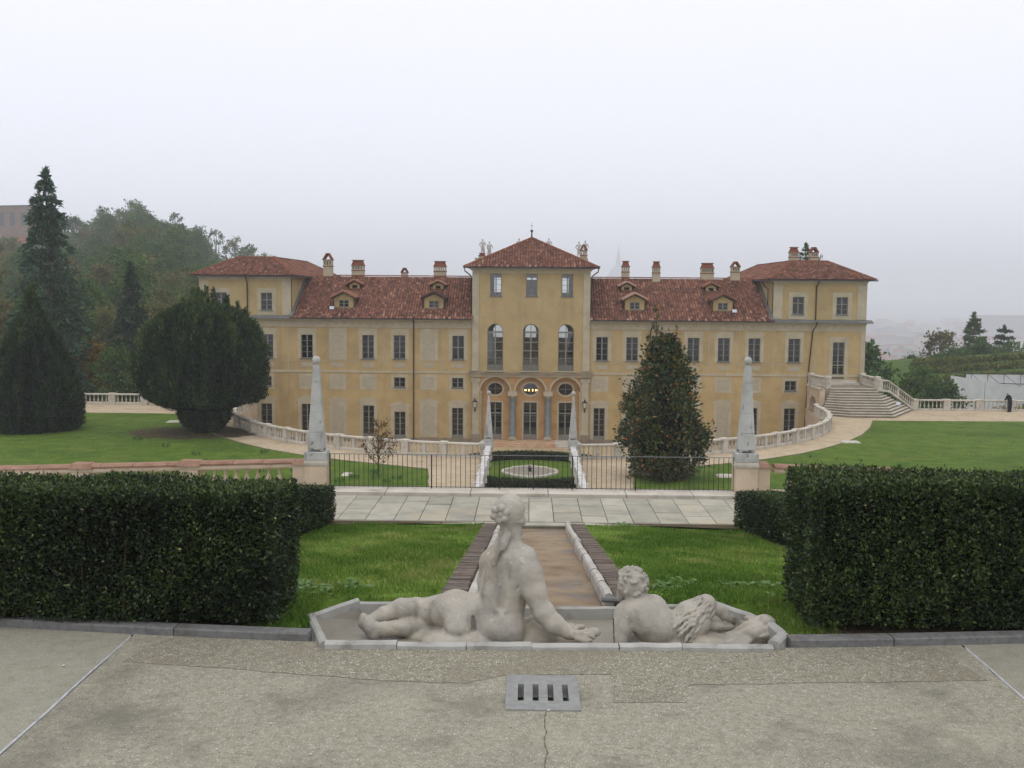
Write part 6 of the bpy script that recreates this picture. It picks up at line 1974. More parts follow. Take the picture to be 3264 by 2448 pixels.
# ------------------------------------------------------------------ clipped hedges near the camera
def hedge(label, boxes, leaf, density, seed, stems=True, depth=0.16, rough_amp=0.05):
    """boxes: list of (x0,x1,y0,y1,zbot(y),ztop(y)) making one hedge"""
    x0, x1, y0, y1, zb, zt = boxes
    root = empty('hedge', ((x0 + x1) / 2, (y0 + y1) / 2, zb((y0 + y1) / 2)))
    o = np.array(root.location)
    tag(root, label, 'hedge')
    r = np.random.default_rng(seed)
    P, Nn = [], []
    def face(n, fn, nv):
        uu = r.random((n, 2))
        p = fn(uu)
        P.append(p); Nn.append(np.tile(nv, (n, 1)))
    L, W = x1 - x0, y1 - y0
    hm = zt(y0) - zb(y0)
    zc = lambda Y, t: np.array([zb(y) for y in Y]) * (1 - t) + np.array([zt(y) for y in Y]) * t
    def front(u): Y = np.full(len(u), y0); return np.stack([x0 + L * u[:, 0], Y, zc(Y, 0.04 + 0.96 * u[:, 1])], 1)
    def backf(u): Y = np.full(len(u), y1); return np.stack([x0 + L * u[:, 0], Y, zc(Y, 0.04 + 0.96 * u[:, 1])], 1)
    def top(u): Y = y0 + W * u[:, 1]; return np.stack([x0 + L * u[:, 0], Y, zc(Y, np.ones(len(u)))], 1)
    def lft(u): Y = y0 + W * u[:, 0]; return np.stack([np.full(len(u), x0), Y, zc(Y, 0.04 + 0.96 * u[:, 1])], 1)
    def rgt(u): Y = y0 + W * u[:, 0]; return np.stack([np.full(len(u), x1), Y, zc(Y, 0.04 + 0.96 * u[:, 1])], 1)
    face(int(density * L * hm), front, (0, -1, 0))
    face(int(density * L * W * 1.1), top, (0, 0, 1))
    face(int(density * W * hm), lft, (-1, 0, 0))
    face(int(density * W * hm), rgt, (1, 0, 0))
    face(int(density * L * hm * 0.25), backf, (0, 1, 0))
    P = np.concatenate(P); Nn = np.concatenate(Nn)
    cl = vnoise(P, 5.0, seed) * 0.5 + vnoise(P, 14.0, seed + 1) * 0.5
    din = r.random(len(P)) ** 1.6 * depth
    # hollows where the clipping has opened the face
    hollow = np.clip(vnoise(P, 4.5, seed + 2) - 0.5, 0, 1) * 0.22
    low = np.clip(0.25 - (P[:, 2] - np.array([zb(y) for y in P[:, 1]])) / hm, 0, 1) * 0.35 * (Nn[:, 2] < 0.5)
    off = rough_amp * cl - din - hollow * (Nn[:, 2] < 0.5) - low * (0.5 + 0.5 * np.abs(vnoise(P, 6.0, seed + 3)))
    # rounded shoulders, and a top that waves a little with the shears
    P = P + Nn * off[:, None]
    wave = 0.035 * vnoise(np.stack([P[:, 0], P[:, 1] * 0.5, 0 * P[:, 0]], 1), 1.5, seed + 8)
    P[:, 2] += wave * np.clip((P[:, 2] - np.array([zb(y) for y in P[:, 1]])) / hm, 0, 1)
    shoot = (Nn[:, 2] > 0.5) & (r.random(len(P)) > 0.985)
    P[shoot, 2] += r.uniform(0.02, 0.10, shoot.sum())
    edge = np.clip((P[:, 2] - (np.array([zt(y) for y in P[:, 1]]) - 0.08)) / 0.08, 0, 1) * (Nn[:, 2] < 0.5)
    P = P - Nn * (edge * 0.05)[:, None] * r.random(len(P))[:, None]
    keep = r.random(len(P)) > np.clip(hollow * 1.6 + low * 1.2, 0, 0.85)
    P, Nn, off = P[keep], Nn[keep], off[keep]
    Dr = Nn * 0.7 + r.normal(size=P.shape) * 0.75 + np.array((0, 0, 0.35))
    size = leaf * r.uniform(0.6, 1.25, len(P))
    lv = np.clip(0.40 + 0.27 * r.normal(size=len(P)) + 0.22 * np.clip(vnoise(P, 2.0, seed + 5), -1, 1) + 0.2 * np.clip(cl[keep], -1, 1) + 0.24 * (Nn[:, 2] > 0.5), 0.02, 0.93)  # top and bulging leaves lighter: daylight on them put into leaf colour
    dry = r.random(len(P)) > 0.9955
    lv[dry] = 1.0
    # a few stray shoots above the clipped top
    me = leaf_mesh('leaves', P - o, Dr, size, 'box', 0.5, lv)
    tag(link(D.objects.new('leaves', me), root), kind='stuff')
    ins = depth + 0.015
    ys = [y0 + ins, (y0 + y1) / 2, y1 - ins]
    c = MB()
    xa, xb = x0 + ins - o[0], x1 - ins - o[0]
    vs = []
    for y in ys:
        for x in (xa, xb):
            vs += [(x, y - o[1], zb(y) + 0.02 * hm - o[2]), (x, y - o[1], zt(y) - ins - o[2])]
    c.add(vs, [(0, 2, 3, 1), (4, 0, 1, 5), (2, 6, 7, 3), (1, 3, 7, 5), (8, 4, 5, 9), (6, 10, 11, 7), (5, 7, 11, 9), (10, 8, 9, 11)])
    c.build('hedge_shade_core', 'boxcore', root)  # added solid dark core that blocks light between the leaves
    if stems:
        n = int(L * W * 9)
        for k in range(n):
            x = r.uniform(x0 + 0.08, x1 - 0.08); y = r.uniform(y0 + 0.10, y1 - 0.1)
            z0_, z1_ = zb(y), zb(y) + hm * r.uniform(0.4, 0.75)
            dx, dy = r.normal(size=2) * 0.07
            MB().tube([(x - o[0], y - o[1], z0_ - o[2] - 0.05), (x + dx * 0.3 - o[0], y + dy * .3 - o[1], z0_ + (z1_ - z0_) * 0.5 - o[2]), (x + dx - o[0], y + dy - 0.06 - o[1], z1_ - o[2])], [0.016, 0.012, 0.006], 5).build('stem', 'stem', root)
    return root
hedge('clipped box hedge at left in front, its end beside the basin', (-9.5, -2.70, 10.10, 11.1, lambda y: 0.03, lambda y: 1.47 - 0.03 * (y - 10)), 0.043, 5600, 1)
hedge('clipped box hedge at right in front, its end beside the basin', (2.72, 9.5, 10.22, 11.25, lambda y: 0.03, lambda y: 1.62 - 0.03 * (y - 10)), 0.043, 5600, 2)
hedge('lower clipped hedge running down the slope at left to the flagged path', (-5.7, -4.62, 11.3, 23.2, lambda y: slope_z(y) - 0.05, lambda y: slope_z(y) + 0.9 + 0.02 * (23 - y)), 0.055, 2300, 3, stems=False)
hedge('lower clipped hedge running down the slope at right to the flagged path', (4.62, 5.7, 11.4, 23.2, lambda y: slope_z(y) - 0.05, lambda y: slope_z(y) + 0.86 + 0.02 * (23 - y)), 0.055, 2300, 4, stems=False)
# earth under the front hedges and the strip along the path
for sx in (-1, 1):
    near = [(sx * (3.0 + 0.9 * k), kerb_y(3.0 + 0.9 * k) + 0.12) for k in range(11)]
    pl = near + [(sx * 12, 11.6), (sx * 2.95, 11.3)]
    tag(sheet('soil_strip', pl if sx > 0 else pl[::-1], 0.012, 'soil'), kind='structure')
for sx in (-1, 1):
    pl = [(sx * 1.2, 23.62), (sx * 4.9, 23.62), (sx * 4.9, 22.4), (sx * 4.0, 22.7), (sx * 3.0, 23.1), (sx * 2.0, 23.4)]
    pl = [(x, y, slope_z(y) + 0.05) for x, y in (pl if sx < 0 else pl)]
    tag(sheet('soil_strip', pl if sx > 0 else pl[::-1], 0, 'soil'), kind='structure')
# hedge ring round the courtyard fountain
ringo = empty('hedge_ring', (0, CYF, C)); tag(ringo, 'low clipped hedge ring round the courtyard fountain', 'hedge')
n = 26000
a = rng.random(n) * 2 * PI
t = rng.random(n)
side = rng.integers(0, 3, n)
rad = np.where(side == 0, 5.95, np.where(side == 1, 6.75, 5.95 + 0.8 * t))
zz = np.where(side == 2, 0.62, 0.62 * t)
P = np.stack([rad * np.cos(a), rad * np.sin(a) * 1.02, zz], 1) + rng.normal(size=(n, 3)) * 0.03
me = leaf_mesh('leaves', P, rng.normal(size=(n, 3)) + np.array((0, 0, 0.4)), 0.14 * rng.uniform(0.7, 1.2, n), 'yew', 0.5)
tag(link(D.objects.new('leaves', me), ringo), kind='stuff')
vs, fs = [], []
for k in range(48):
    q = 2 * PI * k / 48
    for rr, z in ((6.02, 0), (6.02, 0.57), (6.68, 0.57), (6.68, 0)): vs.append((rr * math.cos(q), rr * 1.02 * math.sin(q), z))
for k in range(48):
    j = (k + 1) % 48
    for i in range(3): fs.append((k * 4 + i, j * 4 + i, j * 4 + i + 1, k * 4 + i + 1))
MB().add(vs, fs).build('hedge_shade_core', 'yewcore', ringo)  # added dark filling, stands in for shade inside the ring

# ------------------------------------------------------------------ near grass and weeds
n = 120000
gx = rng.uniform(1.2, 4.95, n) * np.where(rng.random(n) < 0.5, -1, 1)
gy = 11.35 + (23.45 - 11.35) * rng.random(n) ** 1.1
edge_far = 23.5 - np.clip(np.abs(gx) - 1.5, 0, 4) * 0.32
m_ = (gy < edge_far + rng.normal(size=n) * 0.12)
gx, gy = gx[m_], gy[m_]
ne = 7000
gx = np.concatenate([gx, rng.uniform(2.42, 3.1, ne) * np.where(rng.random(ne) < 0.5, -1, 1)])
gy = np.concatenate([gy, rng.uniform(10.12, 11.6, ne)])
bare = vnoise(np.stack([gx, gy, 0 * gx], 1), 1.6, 77)
m_ = rng.random(len(gx)) > np.clip((bare - 0.15) * 0.9, 0, 0.6)
gx, gy, bare = gx[m_], gy[m_], bare[m_]
gz = np.array([slope_z(y) for y in gy]) + 0.03 * np.sin(gx * 2.1 + gy * 0.7) - 0.01
P = np.stack([gx, gy, gz], 1)
Dr = rng.normal(size=P.shape) * 0.42 + np.array((0, 0, 1))
sz = rng.uniform(0.035, 0.085, len(P)) * (1.0 + 0.5 * np.clip(-bare, 0, 1))
dryp = np.exp(-(((gx + 2.0) / 0.9) ** 2 + ((gy - 15.2) / 2.4) ** 2)) + 0.5 * np.exp(-(((gx + 2.9) / 0.8) ** 2 + ((gy - 19.5) / 1.6) ** 2))
me = leaf_mesh('grass', P, Dr, sz, 'leafblade', 0.16, np.clip(0.4 + 0.2 * rng.normal(size=len(P)) + 0.3 * np.clip(bare, -0.6, 1) + 0.55 * dryp * rng.random(len(P)), 0, 1))
tag(link(D.objects.new('grass', me)), 'rough grass either side of the dry water channel', 'grass', kind='stuff')
def weed(x, y, n, ln, label, z=None):
    n = int(n * 2.2); ln *= 0.8
    z = slope_z(y) if z is None else z
    root = empty('weed', (x, y, z)); tag(root, label, 'weed')
    P, Dr, S = [], [], []
    for k in range(n):
        a = 2 * PI * k / n * 2.4 + rng.uniform(-.3, .3)
        e = rng.uniform(0.25, 1.1)
        q0 = 0.16 * rng.random(); P.append((q0 * math.cos(a * 3), q0 * math.sin(a * 3), 0.0)); Dr.append((math.cos(a), math.sin(a), e)); S.append(ln * rng.uniform(0.6, 1.1))
    # each leaf: stalk then a drooping broad blade of four faces
    V, Q, lv = [], [], []
    for p, d, s in zip(P, Dr, S):
        p = np.array(p); d = np.array(d) / np.linalg.norm(d); sd = np.cross(d, (0, 0, 1)); sd /= np.linalg.norm(sd)
        prev = None
        for i, (t, w, dr) in enumerate(((0.0, 0.01, 0.0), (0.35, 0.08, 0.0), (0.6, 0.15, -0.05), (0.85, 0.10, -0.2), (1.0, 0.01, -0.34))):
            c = p + d * s * t + np.array((0, 0, dr * s))
            w = w * (1 + 0.25 * math.sin(7 * t + s * 40))
            a_, b_ = len(V), len(V) + 1
            V += [c - sd * w * s, c + sd * w * s]
            if i: Q.append((prev[0], prev[1], b_, a_)); lv.append(rng.uniform(0.2, 1))
            prev = (a_, b_)
    me = mesh_np('leaves', np.array(V), np.array(Q), 'weed', lv)
    link(D.objects.new('leaves', me), root)
weed(-2.85, 11.9, 16, 0.36, 'broad leaved weed beside the left end of the basin')
weed(-2.55, 11.55, 12, 0.24, 'low weed between the left hedge and the basin rim')
weed(-2.35, 12.3, 9, 0.26, 'small weed in the grass beyond the left end of the basin')
weed(1.55, 12.5, 14, 0.30, 'broad leaved weed behind the head of the satyr statue')
weed(1.95, 12.9, 12, 0.27, 'pale leaved weed behind the back of the satyr statue')
weed(2.45, 12.6, 13, 0.27, 'broad leaved weed behind the knee of the satyr statue')
weed(2.85, 12.7, 13, 0.30, 'broad leaved weed beside the right hedge')
weed(2.75, 11.7, 9, 0.2, 'low weed between the right hedge and the basin rim')
weed(2.05, 23.2, 12, 0.34, 'upright weed at the edge of the flagged path', None)

# ------------------------------------------------------------------ trees
def crown(P, nv, size, m, parent, name='crown', aspect=0.5, lv=None, spread=0.8, upb=0.3, origin=None):
    Dr = nv + rng.normal(size=P.shape) * spread + np.array((0, 0, upb))
    me = leaf_mesh(name, P, Dr, size * rng.uniform(0.6, 1.3, len(P)), m, aspect, lv)
    return link(D.objects.new(name, me), parent)
def trunk(parent, pts, rs, m='bark', limbs=()):
    b = MB().tube(pts, rs, 8)
    for lp, lr in limbs: b.tube(lp, lr, 5)
    return b.build('trunk', m, parent, smooth=True)

# the two big clipped yews on the left lawn
def yew(label, x, y, prof, n, seed, spikes):
    """prof: [(z, radius)] outline of the crown"""
    root = empty('yew_tree', (x, y, T)); tag(root, label, 'tree')
    r = np.random.default_rng(seed)
    zs = np.array([p[0] for p in prof]); rs = np.array([p[1] for p in prof])
    zq = r.random(n * 3) * (zs[-1] - zs[0]) + zs[0]
    keep = r.random(n * 3) < (np.interp(zq, zs, rs) + 0.3) / (rs.max() + 0.3)
    z = zq[keep][:n]
    a = r.random(len(z)) * 2 * PI
    rad = np.interp(z, zs, rs)
    d = np.stack([np.cos(a), np.sin(a), 0 * a], 1)
    q = np.stack([np.cos(a) * 3, np.sin(a) * 3, z * 0.35], 1)
    fl = vnoise(q, 1.6, seed) * 0.55 + vnoise(np.stack([np.cos(a) * 6, np.sin(a) * 6, z * 0.22], 1), 2.2, seed + 1) * 0.32
    fl = fl + 0.35 * np.abs(vnoise(np.stack([np.cos(a) * 9, np.sin(a) * 9, z * 0.5], 1), 2.4, seed + 7)) - 0.12
    rad = np.maximum(rad + fl * np.clip(rad / 2.5, 0.12, 1) * 0.95, 0.05)
    P = d * rad[:, None] * (1 - 0.13 * r.random(len(z))[:, None] ** 2 + 0.03 * r.normal(size=len(z))[:, None]) + np.stack([0 * z, 0 * z, z], 1)
    nv = d * 0.5 + np.array((0, 0, 0.9))
    lv = np.clip(0.38 + 0.17 * r.normal(size=len(z)) + 0.55 * fl + 0.3 * np.clip((z - zs.mean()) / (zs[-1] - zs[0]), 0, 1), 0, 1)  # hollows darker, ridges and upper crown lighter: shading put into leaf colour
    P2, N2, L2 = [], [], []
    for k in range(spikes):
        aa = r.random() * 2 * PI; zz_ = zs[-1] * r.uniform(0.66, 1.0); rr = np.interp(zz_, zs, rs) * r.uniform(0.75, 1.0)
        hgt = r.uniform(0.6, 1.5)
        m = 160
        t = r.random(m)
        w = 0.28 * (1 - t) ** 0.8
        bb = r.random(m) * 2 * PI
        P2.append(np.stack([rr * math.cos(aa) + w * np.cos(bb), rr * math.sin(aa) + w * np.sin(bb), zz_ - 0.3 + hgt * t], 1))
        N2.append(np.tile((0, 0, 1.2), (m, 1))); L2.append(r.uniform(0.4, 1.0, m))
    P = np.concatenate([P] + P2); nv = np.concatenate([nv] + N2); lv = np.concatenate([lv] + L2)
    lv = np.clip(lv + 0.22 * vnoise(np.stack([P[:, 0], P[:, 1], P[:, 2] * 0.6], 1), 1.1, seed + 21), 0, 1)
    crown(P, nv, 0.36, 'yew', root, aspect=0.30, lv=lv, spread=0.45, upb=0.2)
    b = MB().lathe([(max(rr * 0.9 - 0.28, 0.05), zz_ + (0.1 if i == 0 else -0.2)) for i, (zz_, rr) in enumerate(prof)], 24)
    b.build('crown_shade_core', 'yewcore', root, smooth=True)  # added solid dark body that stops light passing through the crown
    trunk(root, [(0, 0, -0.3), (0.1, 0, 1.2)], [0.5, 0.4])
yew('great dark yew with a bowl shaped skirt on the left lawn', -23.9, 73.6,
    [(-0.05, 0.7), (0.35, 1.2), (0.9, 1.6), (1.5, 1.7), (1.9, 1.75), (2.15, 3.3), (2.6, 3.95), (3.6, 4.25), (4.6, 4.35), (5.8, 4.1), (7.0, 3.7), (7.9, 3.15), (8.6, 2.4), (9.1, 1.5), (9.4, 0.4)], 70000, 11, 46)
yew('dark yew reaching to the ground at the left edge', -36.5, 74.0,
    [(-0.05, 2.5), (0.5, 2.95), (1.3, 3.15), (2.5, 3.05), (4.0, 2.6), (5.4, 2.05), (6.6, 1.5), (7.8, 0.95), (8.8, 0.45), (9.5, 0.05)], 46000, 12, 34)
tag(sheet('bare_earth', [(-24.6 + 4.6 * math.cos(2 * PI * k / 30) * (1 + .15 * math.sin(3.1 * k)), 73.2 + 3.4 * math.sin(2 * PI * k / 30) * (1 + .15 * math.sin(2.3 * k))) for k in range(30)], T + 0.036, 'soil'), kind='structure')

# tall evergreen shrub by the right hand parapet, loose leafy outline
def shrub():
    root = empty('evergreen_shrub', (7.4, 57.0, T)); root.scale = (0.93, 0.93, 0.98); tag(root, 'tall loose evergreen shrub with a bare leader standing left of the right obelisk', 'shrub')
    r = np.random.default_rng(21)
    prof_z = np.array([0, 0.5, 1.1, 2.0, 2.8, 4.5, 5.4, 6.2, 7.2, 7.8, 8.4]); prof_r = np.array([1.2, 1.55, 1.85, 2.1, 2.2, 1.85, 1.55, 1.2, 0.8, 0.5, 0.12])
    cl = []
    for k in range(520):
        z = r.random() * 8.0; rad = np.interp(z, prof_z, prof_r)
        a = r.random() * 2 * PI; q = rad * (0.5 + 0.58 * r.random() ** 0.6) * (1 + 0.2 * math.sin(3 * a + 1.3 * z))
        cl.append((q * math.cos(a), q * math.sin(a), z, r.uniform(0.22, 0.5)))
    P, Nv, lv = [], [], []
    for (x, y, z, s) in cl:
        m = 46
        p = r.normal(size=(m, 3)) * s * 0.55
        P.append(p + np.array((x, y, z)))
        Nv.append(p * 1.0 + np.array((x, y, 0)) * 0.25)
        lv.append(np.clip(r.uniform(0.1, 0.75) + 0.15 * r.normal(size=m), 0, 0.9))
    # bare leaders with sparse leaves above
    for (dx, dy, top) in ((-0.55, 0.0, 10.0), (0.75, 0.2, 8.6), (-1.0, -0.2, 8.3)):
        m = 90 if top > 9 else 60
        t = r.random(m)
        P.append(np.stack([dx + r.normal(size=m) * 0.22 * (1.1 - t), dy + r.normal(size=m) * 0.22 * (1.1 - t), 7.0 + (top - 7.0) * t], 1))
        Nv.append(r.normal(size=(m, 3)) * 0.5); lv.append(np.clip(r.uniform(0.3, 1.0, m), 0, 1))
    P = np.concatenate(P); Nv = np.concatenate(Nv); lv = np.concatenate(lv)
    rust = r.random(len(P)) > 0.93
    lv[rust] = r.uniform(0.9, 1.0, rust.sum())
    P[:, 2] = np.maximum(P[:, 2], 0.03)
    crown(P, Nv, 0.24, 'magnolia', root, aspect=0.5, lv=lv, spread=0.6, upb=0.25)
    MB().lathe([(0.7, 0.1), (1.15, 0.8), (1.35, 2.0), (1.3, 3.2), (0.9, 4.6), (0.45, 5.8), (0.1, 6.6)], 14).build('crown_shade_core', 'yewcore', root, smooth=True)  # added dark core, stands in for shade within the shrub
    limbs = [([(0, 0, 4.0), (-0.4, 0, 7.0), (-0.55, 0, 10.0)], [0.08, 0.05, 0.015]), ([(0, 0, 4.0), (0.6, 0.2, 6.5), (0.75, 0.2, 8.6)], [0.07, 0.04, 0.012]), ([(-0.3, 0, 6.6), (-0.9, -0.1, 7.4), (-1.0, -0.2, 8.3)], [0.04, 0.03, 0.01])]
    for k in range(14):
        a = r.random() * 6.28; z = r.uniform(6.6, 9.3)
        limbs.append(([(-0.5, 0, z), (-0.5 + 0.45 * math.cos(a), 0.4 * math.sin(a), z + 0.35)], [0.015, 0.006]))
    trunk(root, [(0, 0, -0.1), (0.05, 0, 2), (0, 0, 4.2)], [0.22, 0.16, 0.09], limbs=limbs)
shrub()
def sapling():
    root = empty('sapling', (-8.7, 57.3, T)); tag(root, 'young sapling with a few dry brown leaves behind the left railing', 'sapling')
    r = np.random.default_rng(31)
    limbs, P = [], []
    for k in range(34):
        a = r.random() * 6.28; z = r.uniform(0.35, 2.9); L = (3.3 - z) * 0.38 + 0.15
        tip = (0.05 + L * math.cos(a), L * math.sin(a), z + L * 0.9)
        limbs.append(([(0.02, 0, z), (L * 0.5 * math.cos(a), L * 0.5 * math.sin(a), z + L * 0.4), tip], [0.018, 0.012, 0.005]))
        for i in range(22):
            t = r.uniform(0.3, 1.05); P.append((tip[0] * t + r.normal() * 0.07, tip[1] * t + r.normal() * 0.07, z + (tip[2] - z) * t + r.normal() * 0.07))
    crown(np.array(P), np.zeros((len(P), 3)), 0.13, 'dryleaf', root, aspect=0.55, spread=1.0, upb=-0.1)
    trunk(root, [(0, 0, -0.1), (0.03, 0, 1.6), (0.0, 0, 3.5)], [0.05, 0.035, 0.01], 'stem', limbs)
sapling()

# generic tree meshes, shared by the copies
def decid_meshes(seed, n_clump, per, m, h=14.0, rx=5.0, sparse=1.0):
    r = np.random.default_rng(seed)
    P, Nv, lv = [], [], []
    limbs = []
    for k in range(n_clump):
        z = h * (0.30 + 0.68 * r.random()); t = (z / h - 0.30) / 0.68
        rad = rx * (0.35 + 0.65 * math.sin(PI * min(1, 0.18 + 0.82 * t)) ** 0.7) * (0.55 + 0.45 * r.random()) * (1 - 0.35 * t)
        a = r.random() * 2 * PI
        c = np.array((rad * math.cos(a), rad * math.sin(a), z))
        s = r.uniform(0.7, 1.5) * sparse
        p = r.normal(size=(per, 3)) * s * np.array((0.6, 0.6, 0.42))
        P.append(c + p); Nv.append(p * 0.6 + c * np.array((0.06, 0.06, 0)) + np.array((0, 0, 0.3)))
        lv.append(np.clip(r.uniform(0.15, 0.75) + 0.15 * r.normal(size=per) + 0.15 * p[:, 2] / s, 0, 1))
        if k % 3 == 0:
            limbs.append(([(0, 0, h * 0.22 + 0.3 * (z - h * 0.22)), tuple(c * np.array((0.55, 0.55, 0.85))), tuple(c)], [0.10, 0.06, 0.015]))
    P = np.concatenate(P); Nv = np.concatenate(Nv); lv = np.concatenate(lv)
    Dr = Nv + r.normal(size=P.shape) * 0.8
    cme = leaf_mesh('crown', P, Dr, 0.62 * r.uniform(0.5, 1.2, len(P)), m, 0.6, lv)
    b = MB().tube([(0, 0, -1.0), (0.1, 0.05, h * 0.3), (0.0, 0.1, h * 0.62), (0.1, 0, h * 0.92)], [0.32, 0.24, 0.14, 0.03], 7)
    for lp, lr in limbs: b.tube(lp, lr, 4)
    return cme, b.mesh('trunk', 'bark', True)
def conifer_meshes(seed, h, rx, m, tiers, droop=0.35, gaps=0.25, leaf=0.55, per=26, power=1.0):
    r = np.random.default_rng(seed)
    P, Nv, lv = [], [], []
    b = MB().tube([(0, 0, -0.5), (0.05, 0, h * 0.5), (0, 0, h)], [h * 0.018, h * 0.011, 0.02], 7)
    for k in range(tiers):
        t = (k + r.random() * 0.6) / tiers
        z = h * (0.05 + 0.93 * t)
        L0 = rx * (1 - t) ** power + 0.12
        nb = r.integers(5, 9)
        for i in range(nb):
            if r.random() < gaps: continue
            a = 2 * PI * (i + r.random()) / nb
            L = L0 * r.uniform(0.6, 1.15)
            tip = np.array((L * math.cos(a), L * math.sin(a), z - droop * L + 0.25 * L * r.random()))
            base = np.array((0, 0, z))
            b.tube([tuple(base), tuple(base * 0.5 + tip * 0.5 + np.array((0, 0, 0.08 * L))), tuple(tip)], [0.05, 0.03, 0.01], 4)
            m_ = int(per * (0.5 + L))
            u = r.random(m_) ** 0.8
            c = base + (tip - base) * u[:, None] + np.array((0, 0, 1)) * (0.16 * L * np.sin(PI * u))[:, None]
            w = 0.34 * L * (1.05 - u)
            perp = np.array((-math.sin(a), math.cos(a), 0))
            c = c + perp * (r.normal(size=m_) * w * 0.6)[:, None] + r.normal(size=(m_, 3)) * 0.09
            P.append(c); Nv.append(np.tile(np.array((math.cos(a), math.sin(a), -0.25)), (m_, 1)))
            lv.append(np.clip(0.45 + 0.25 * r.normal(size=m_), 0, 1))
    tt = r.random(140)
    P.append(np.stack([r.normal(size=140) * 0.16 * (1.05 - tt), r.normal(size=140) * 0.16 * (1.05 - tt), h * (0.93 + 0.075 * tt)], 1)); Nv.append(np.tile((0, 0, 0.8), (140, 1))); lv.append(r.uniform(0.3, 0.8, 140))
    P = np.concatenate(P); Nv = np.concatenate(Nv); lv = np.concatenate(lv)
    Dr = Nv + r.normal(size=P.shape) * 0.45
    return leaf_mesh('crown', P, Dr, leaf * r.uniform(0.5, 1.2, len(P)), m, 0.35, lv), b.mesh('trunk', 'bark', True)
def plant(name, meshes, loc, rz, sc, label, cat='tree', group=None):
    root = empty(name, loc, rz); tag(root, label, cat, group)
    root.scale = sc if isinstance(sc, tuple) else (sc, sc, sc)
    inst('crown', meshes[0], root); inst('trunk', meshes[1], root)
    return root

# ------------------------------------------------------------------ terrain beyond the garden
def sstep(a, b, v):
    t = min(max((v - a) / (b - a), 0), 1)
    return t * t * (3 - 2 * t)
def hill_z(x, y):
    """ground height: wooded hill on the left, slope falling to the plain on the right"""
    ang = x / max(y, 40.0)
    left = sstep(70, 390, y) * 25 * sstep(-0.23, -0.37, ang) * (1 - 0.55 * sstep(-0.40, -0.47, ang)) + 3.0 * sstep(-0.30, -0.5, ang) * sstep(60, 120, y)
    base = -11.5 - 9 * sstep(96, 170, y) * sstep(-60, 20, x)
    fall = -118 * sstep(180, 950, y) * sstep(-160, 40, x)
    z = base + left + fall
    k = sstep(38, 58, x) * sstep(100, 118, y) * (1 - sstep(172, 200, y))
    return z * (1 - k) + (-10.9 + 3.4 * (y - 110) / 60 + (x - 60) * 0.07) * k
xs_ = list(np.linspace(-420, -120, 16)) + list(np.linspace(-110, 130, 61)) + list(np.linspace(140, 560, 20))
ys_ = list(np.linspace(30, 300, 55)) + list(np.linspace(310, 960, 30))
V = [(x, y, hill_z(x, y) if not (abs(x) < 36 and y < 100) else -13.0) for y in ys_ for x in xs_]
nx = len(xs_)
Fs = [(j * nx + i, j * nx + i + 1, (j + 1) * nx + i + 1, (j + 1) * nx + i) for j in range(len(ys_) - 1) for i in range(nx - 1)]
tag(MB().add(V, Fs).build('hillside', 'hillside', smooth=True), kind='structure')
tag(MB().add([(-9000, 400, -135), (9000, 400, -135), (9000, 16000, -135), (-9000, 16000, -135)], [(0, 1, 2, 3)]).build('city_plain', 'plain'), kind='structure')

# ------------------------------------------------------------------ single trees at left
sp_me = conifer_meshes(41, 19.0, 3.7, 'spruce', 34, 0.42, 0.26, 0.5, 44, 0.62)
plant('spruce_tree', sp_me, (-48.0, 101.0, -12.2), 0.4, (1.25, 1.25, 1.43), 'tall ragged spruce rising above the left yew against the sky')
sp2 = conifer_meshes(42, 13.0, 3.9, 'conifer', 26, 0.25, 0.18, 0.5, 30, 0.9)
plant('fir_tree', sp2, (-42.5, 108.0, hill_z(-42.5, 108) - 0.5), 1.1, (1.0, 1.0, 1.22), 'dark blue green fir left of the great yew')
plant('fir_tree', sp2, (-53.5, 98.0, hill_z(-53.5, 98) - 0.5), 2.1, (1.1, 1.1, 1.0), 'dark fir low behind the left edge yew')
PROT = [decid_meshes(51, 70, 60, 'wood_a'), decid_meshes(52, 70, 60, 'wood_b'), decid_meshes(53, 60, 55, 'wood_a', 15, 4.4), decid_meshes(54, 48, 42, 'wood_d', 15, 4.6, 0.8), decid_meshes(55, 60, 55, 'wood_c', 10, 4.0)]
# wispy, half bare trees on the ridge
BARE = [decid_meshes(61, 60, 22, 'wood_b', 16, 4.6, 0.55), decid_meshes(62, 54, 20, 'wood_a', 16, 4.2, 0.5)]
for (x, y, k, s, lb) in ((-40.5, 120.0, 4, 1.0, 'yellowing round tree just above the great yew'), (-45.5, 104.0, 4, 0.72, 'yellow leaved tree low between the spruce and the fir'), (-64.0, 118.0, 3, 0.95, 'russet brown tree at the left edge below the hill'),
                         (-41.0, 99.5, 0, 0.55, 'bushy green tree behind the left terrace balustrade'), (-48.0, 97.5, 0, 0.5, 'dark bush behind the left end of the terrace balustrade')):
    plant('broadleaf_tree', PROT[k], (x, y, hill_z(x, y) - 0.4), rng.uniform(0, 6), s, lb)
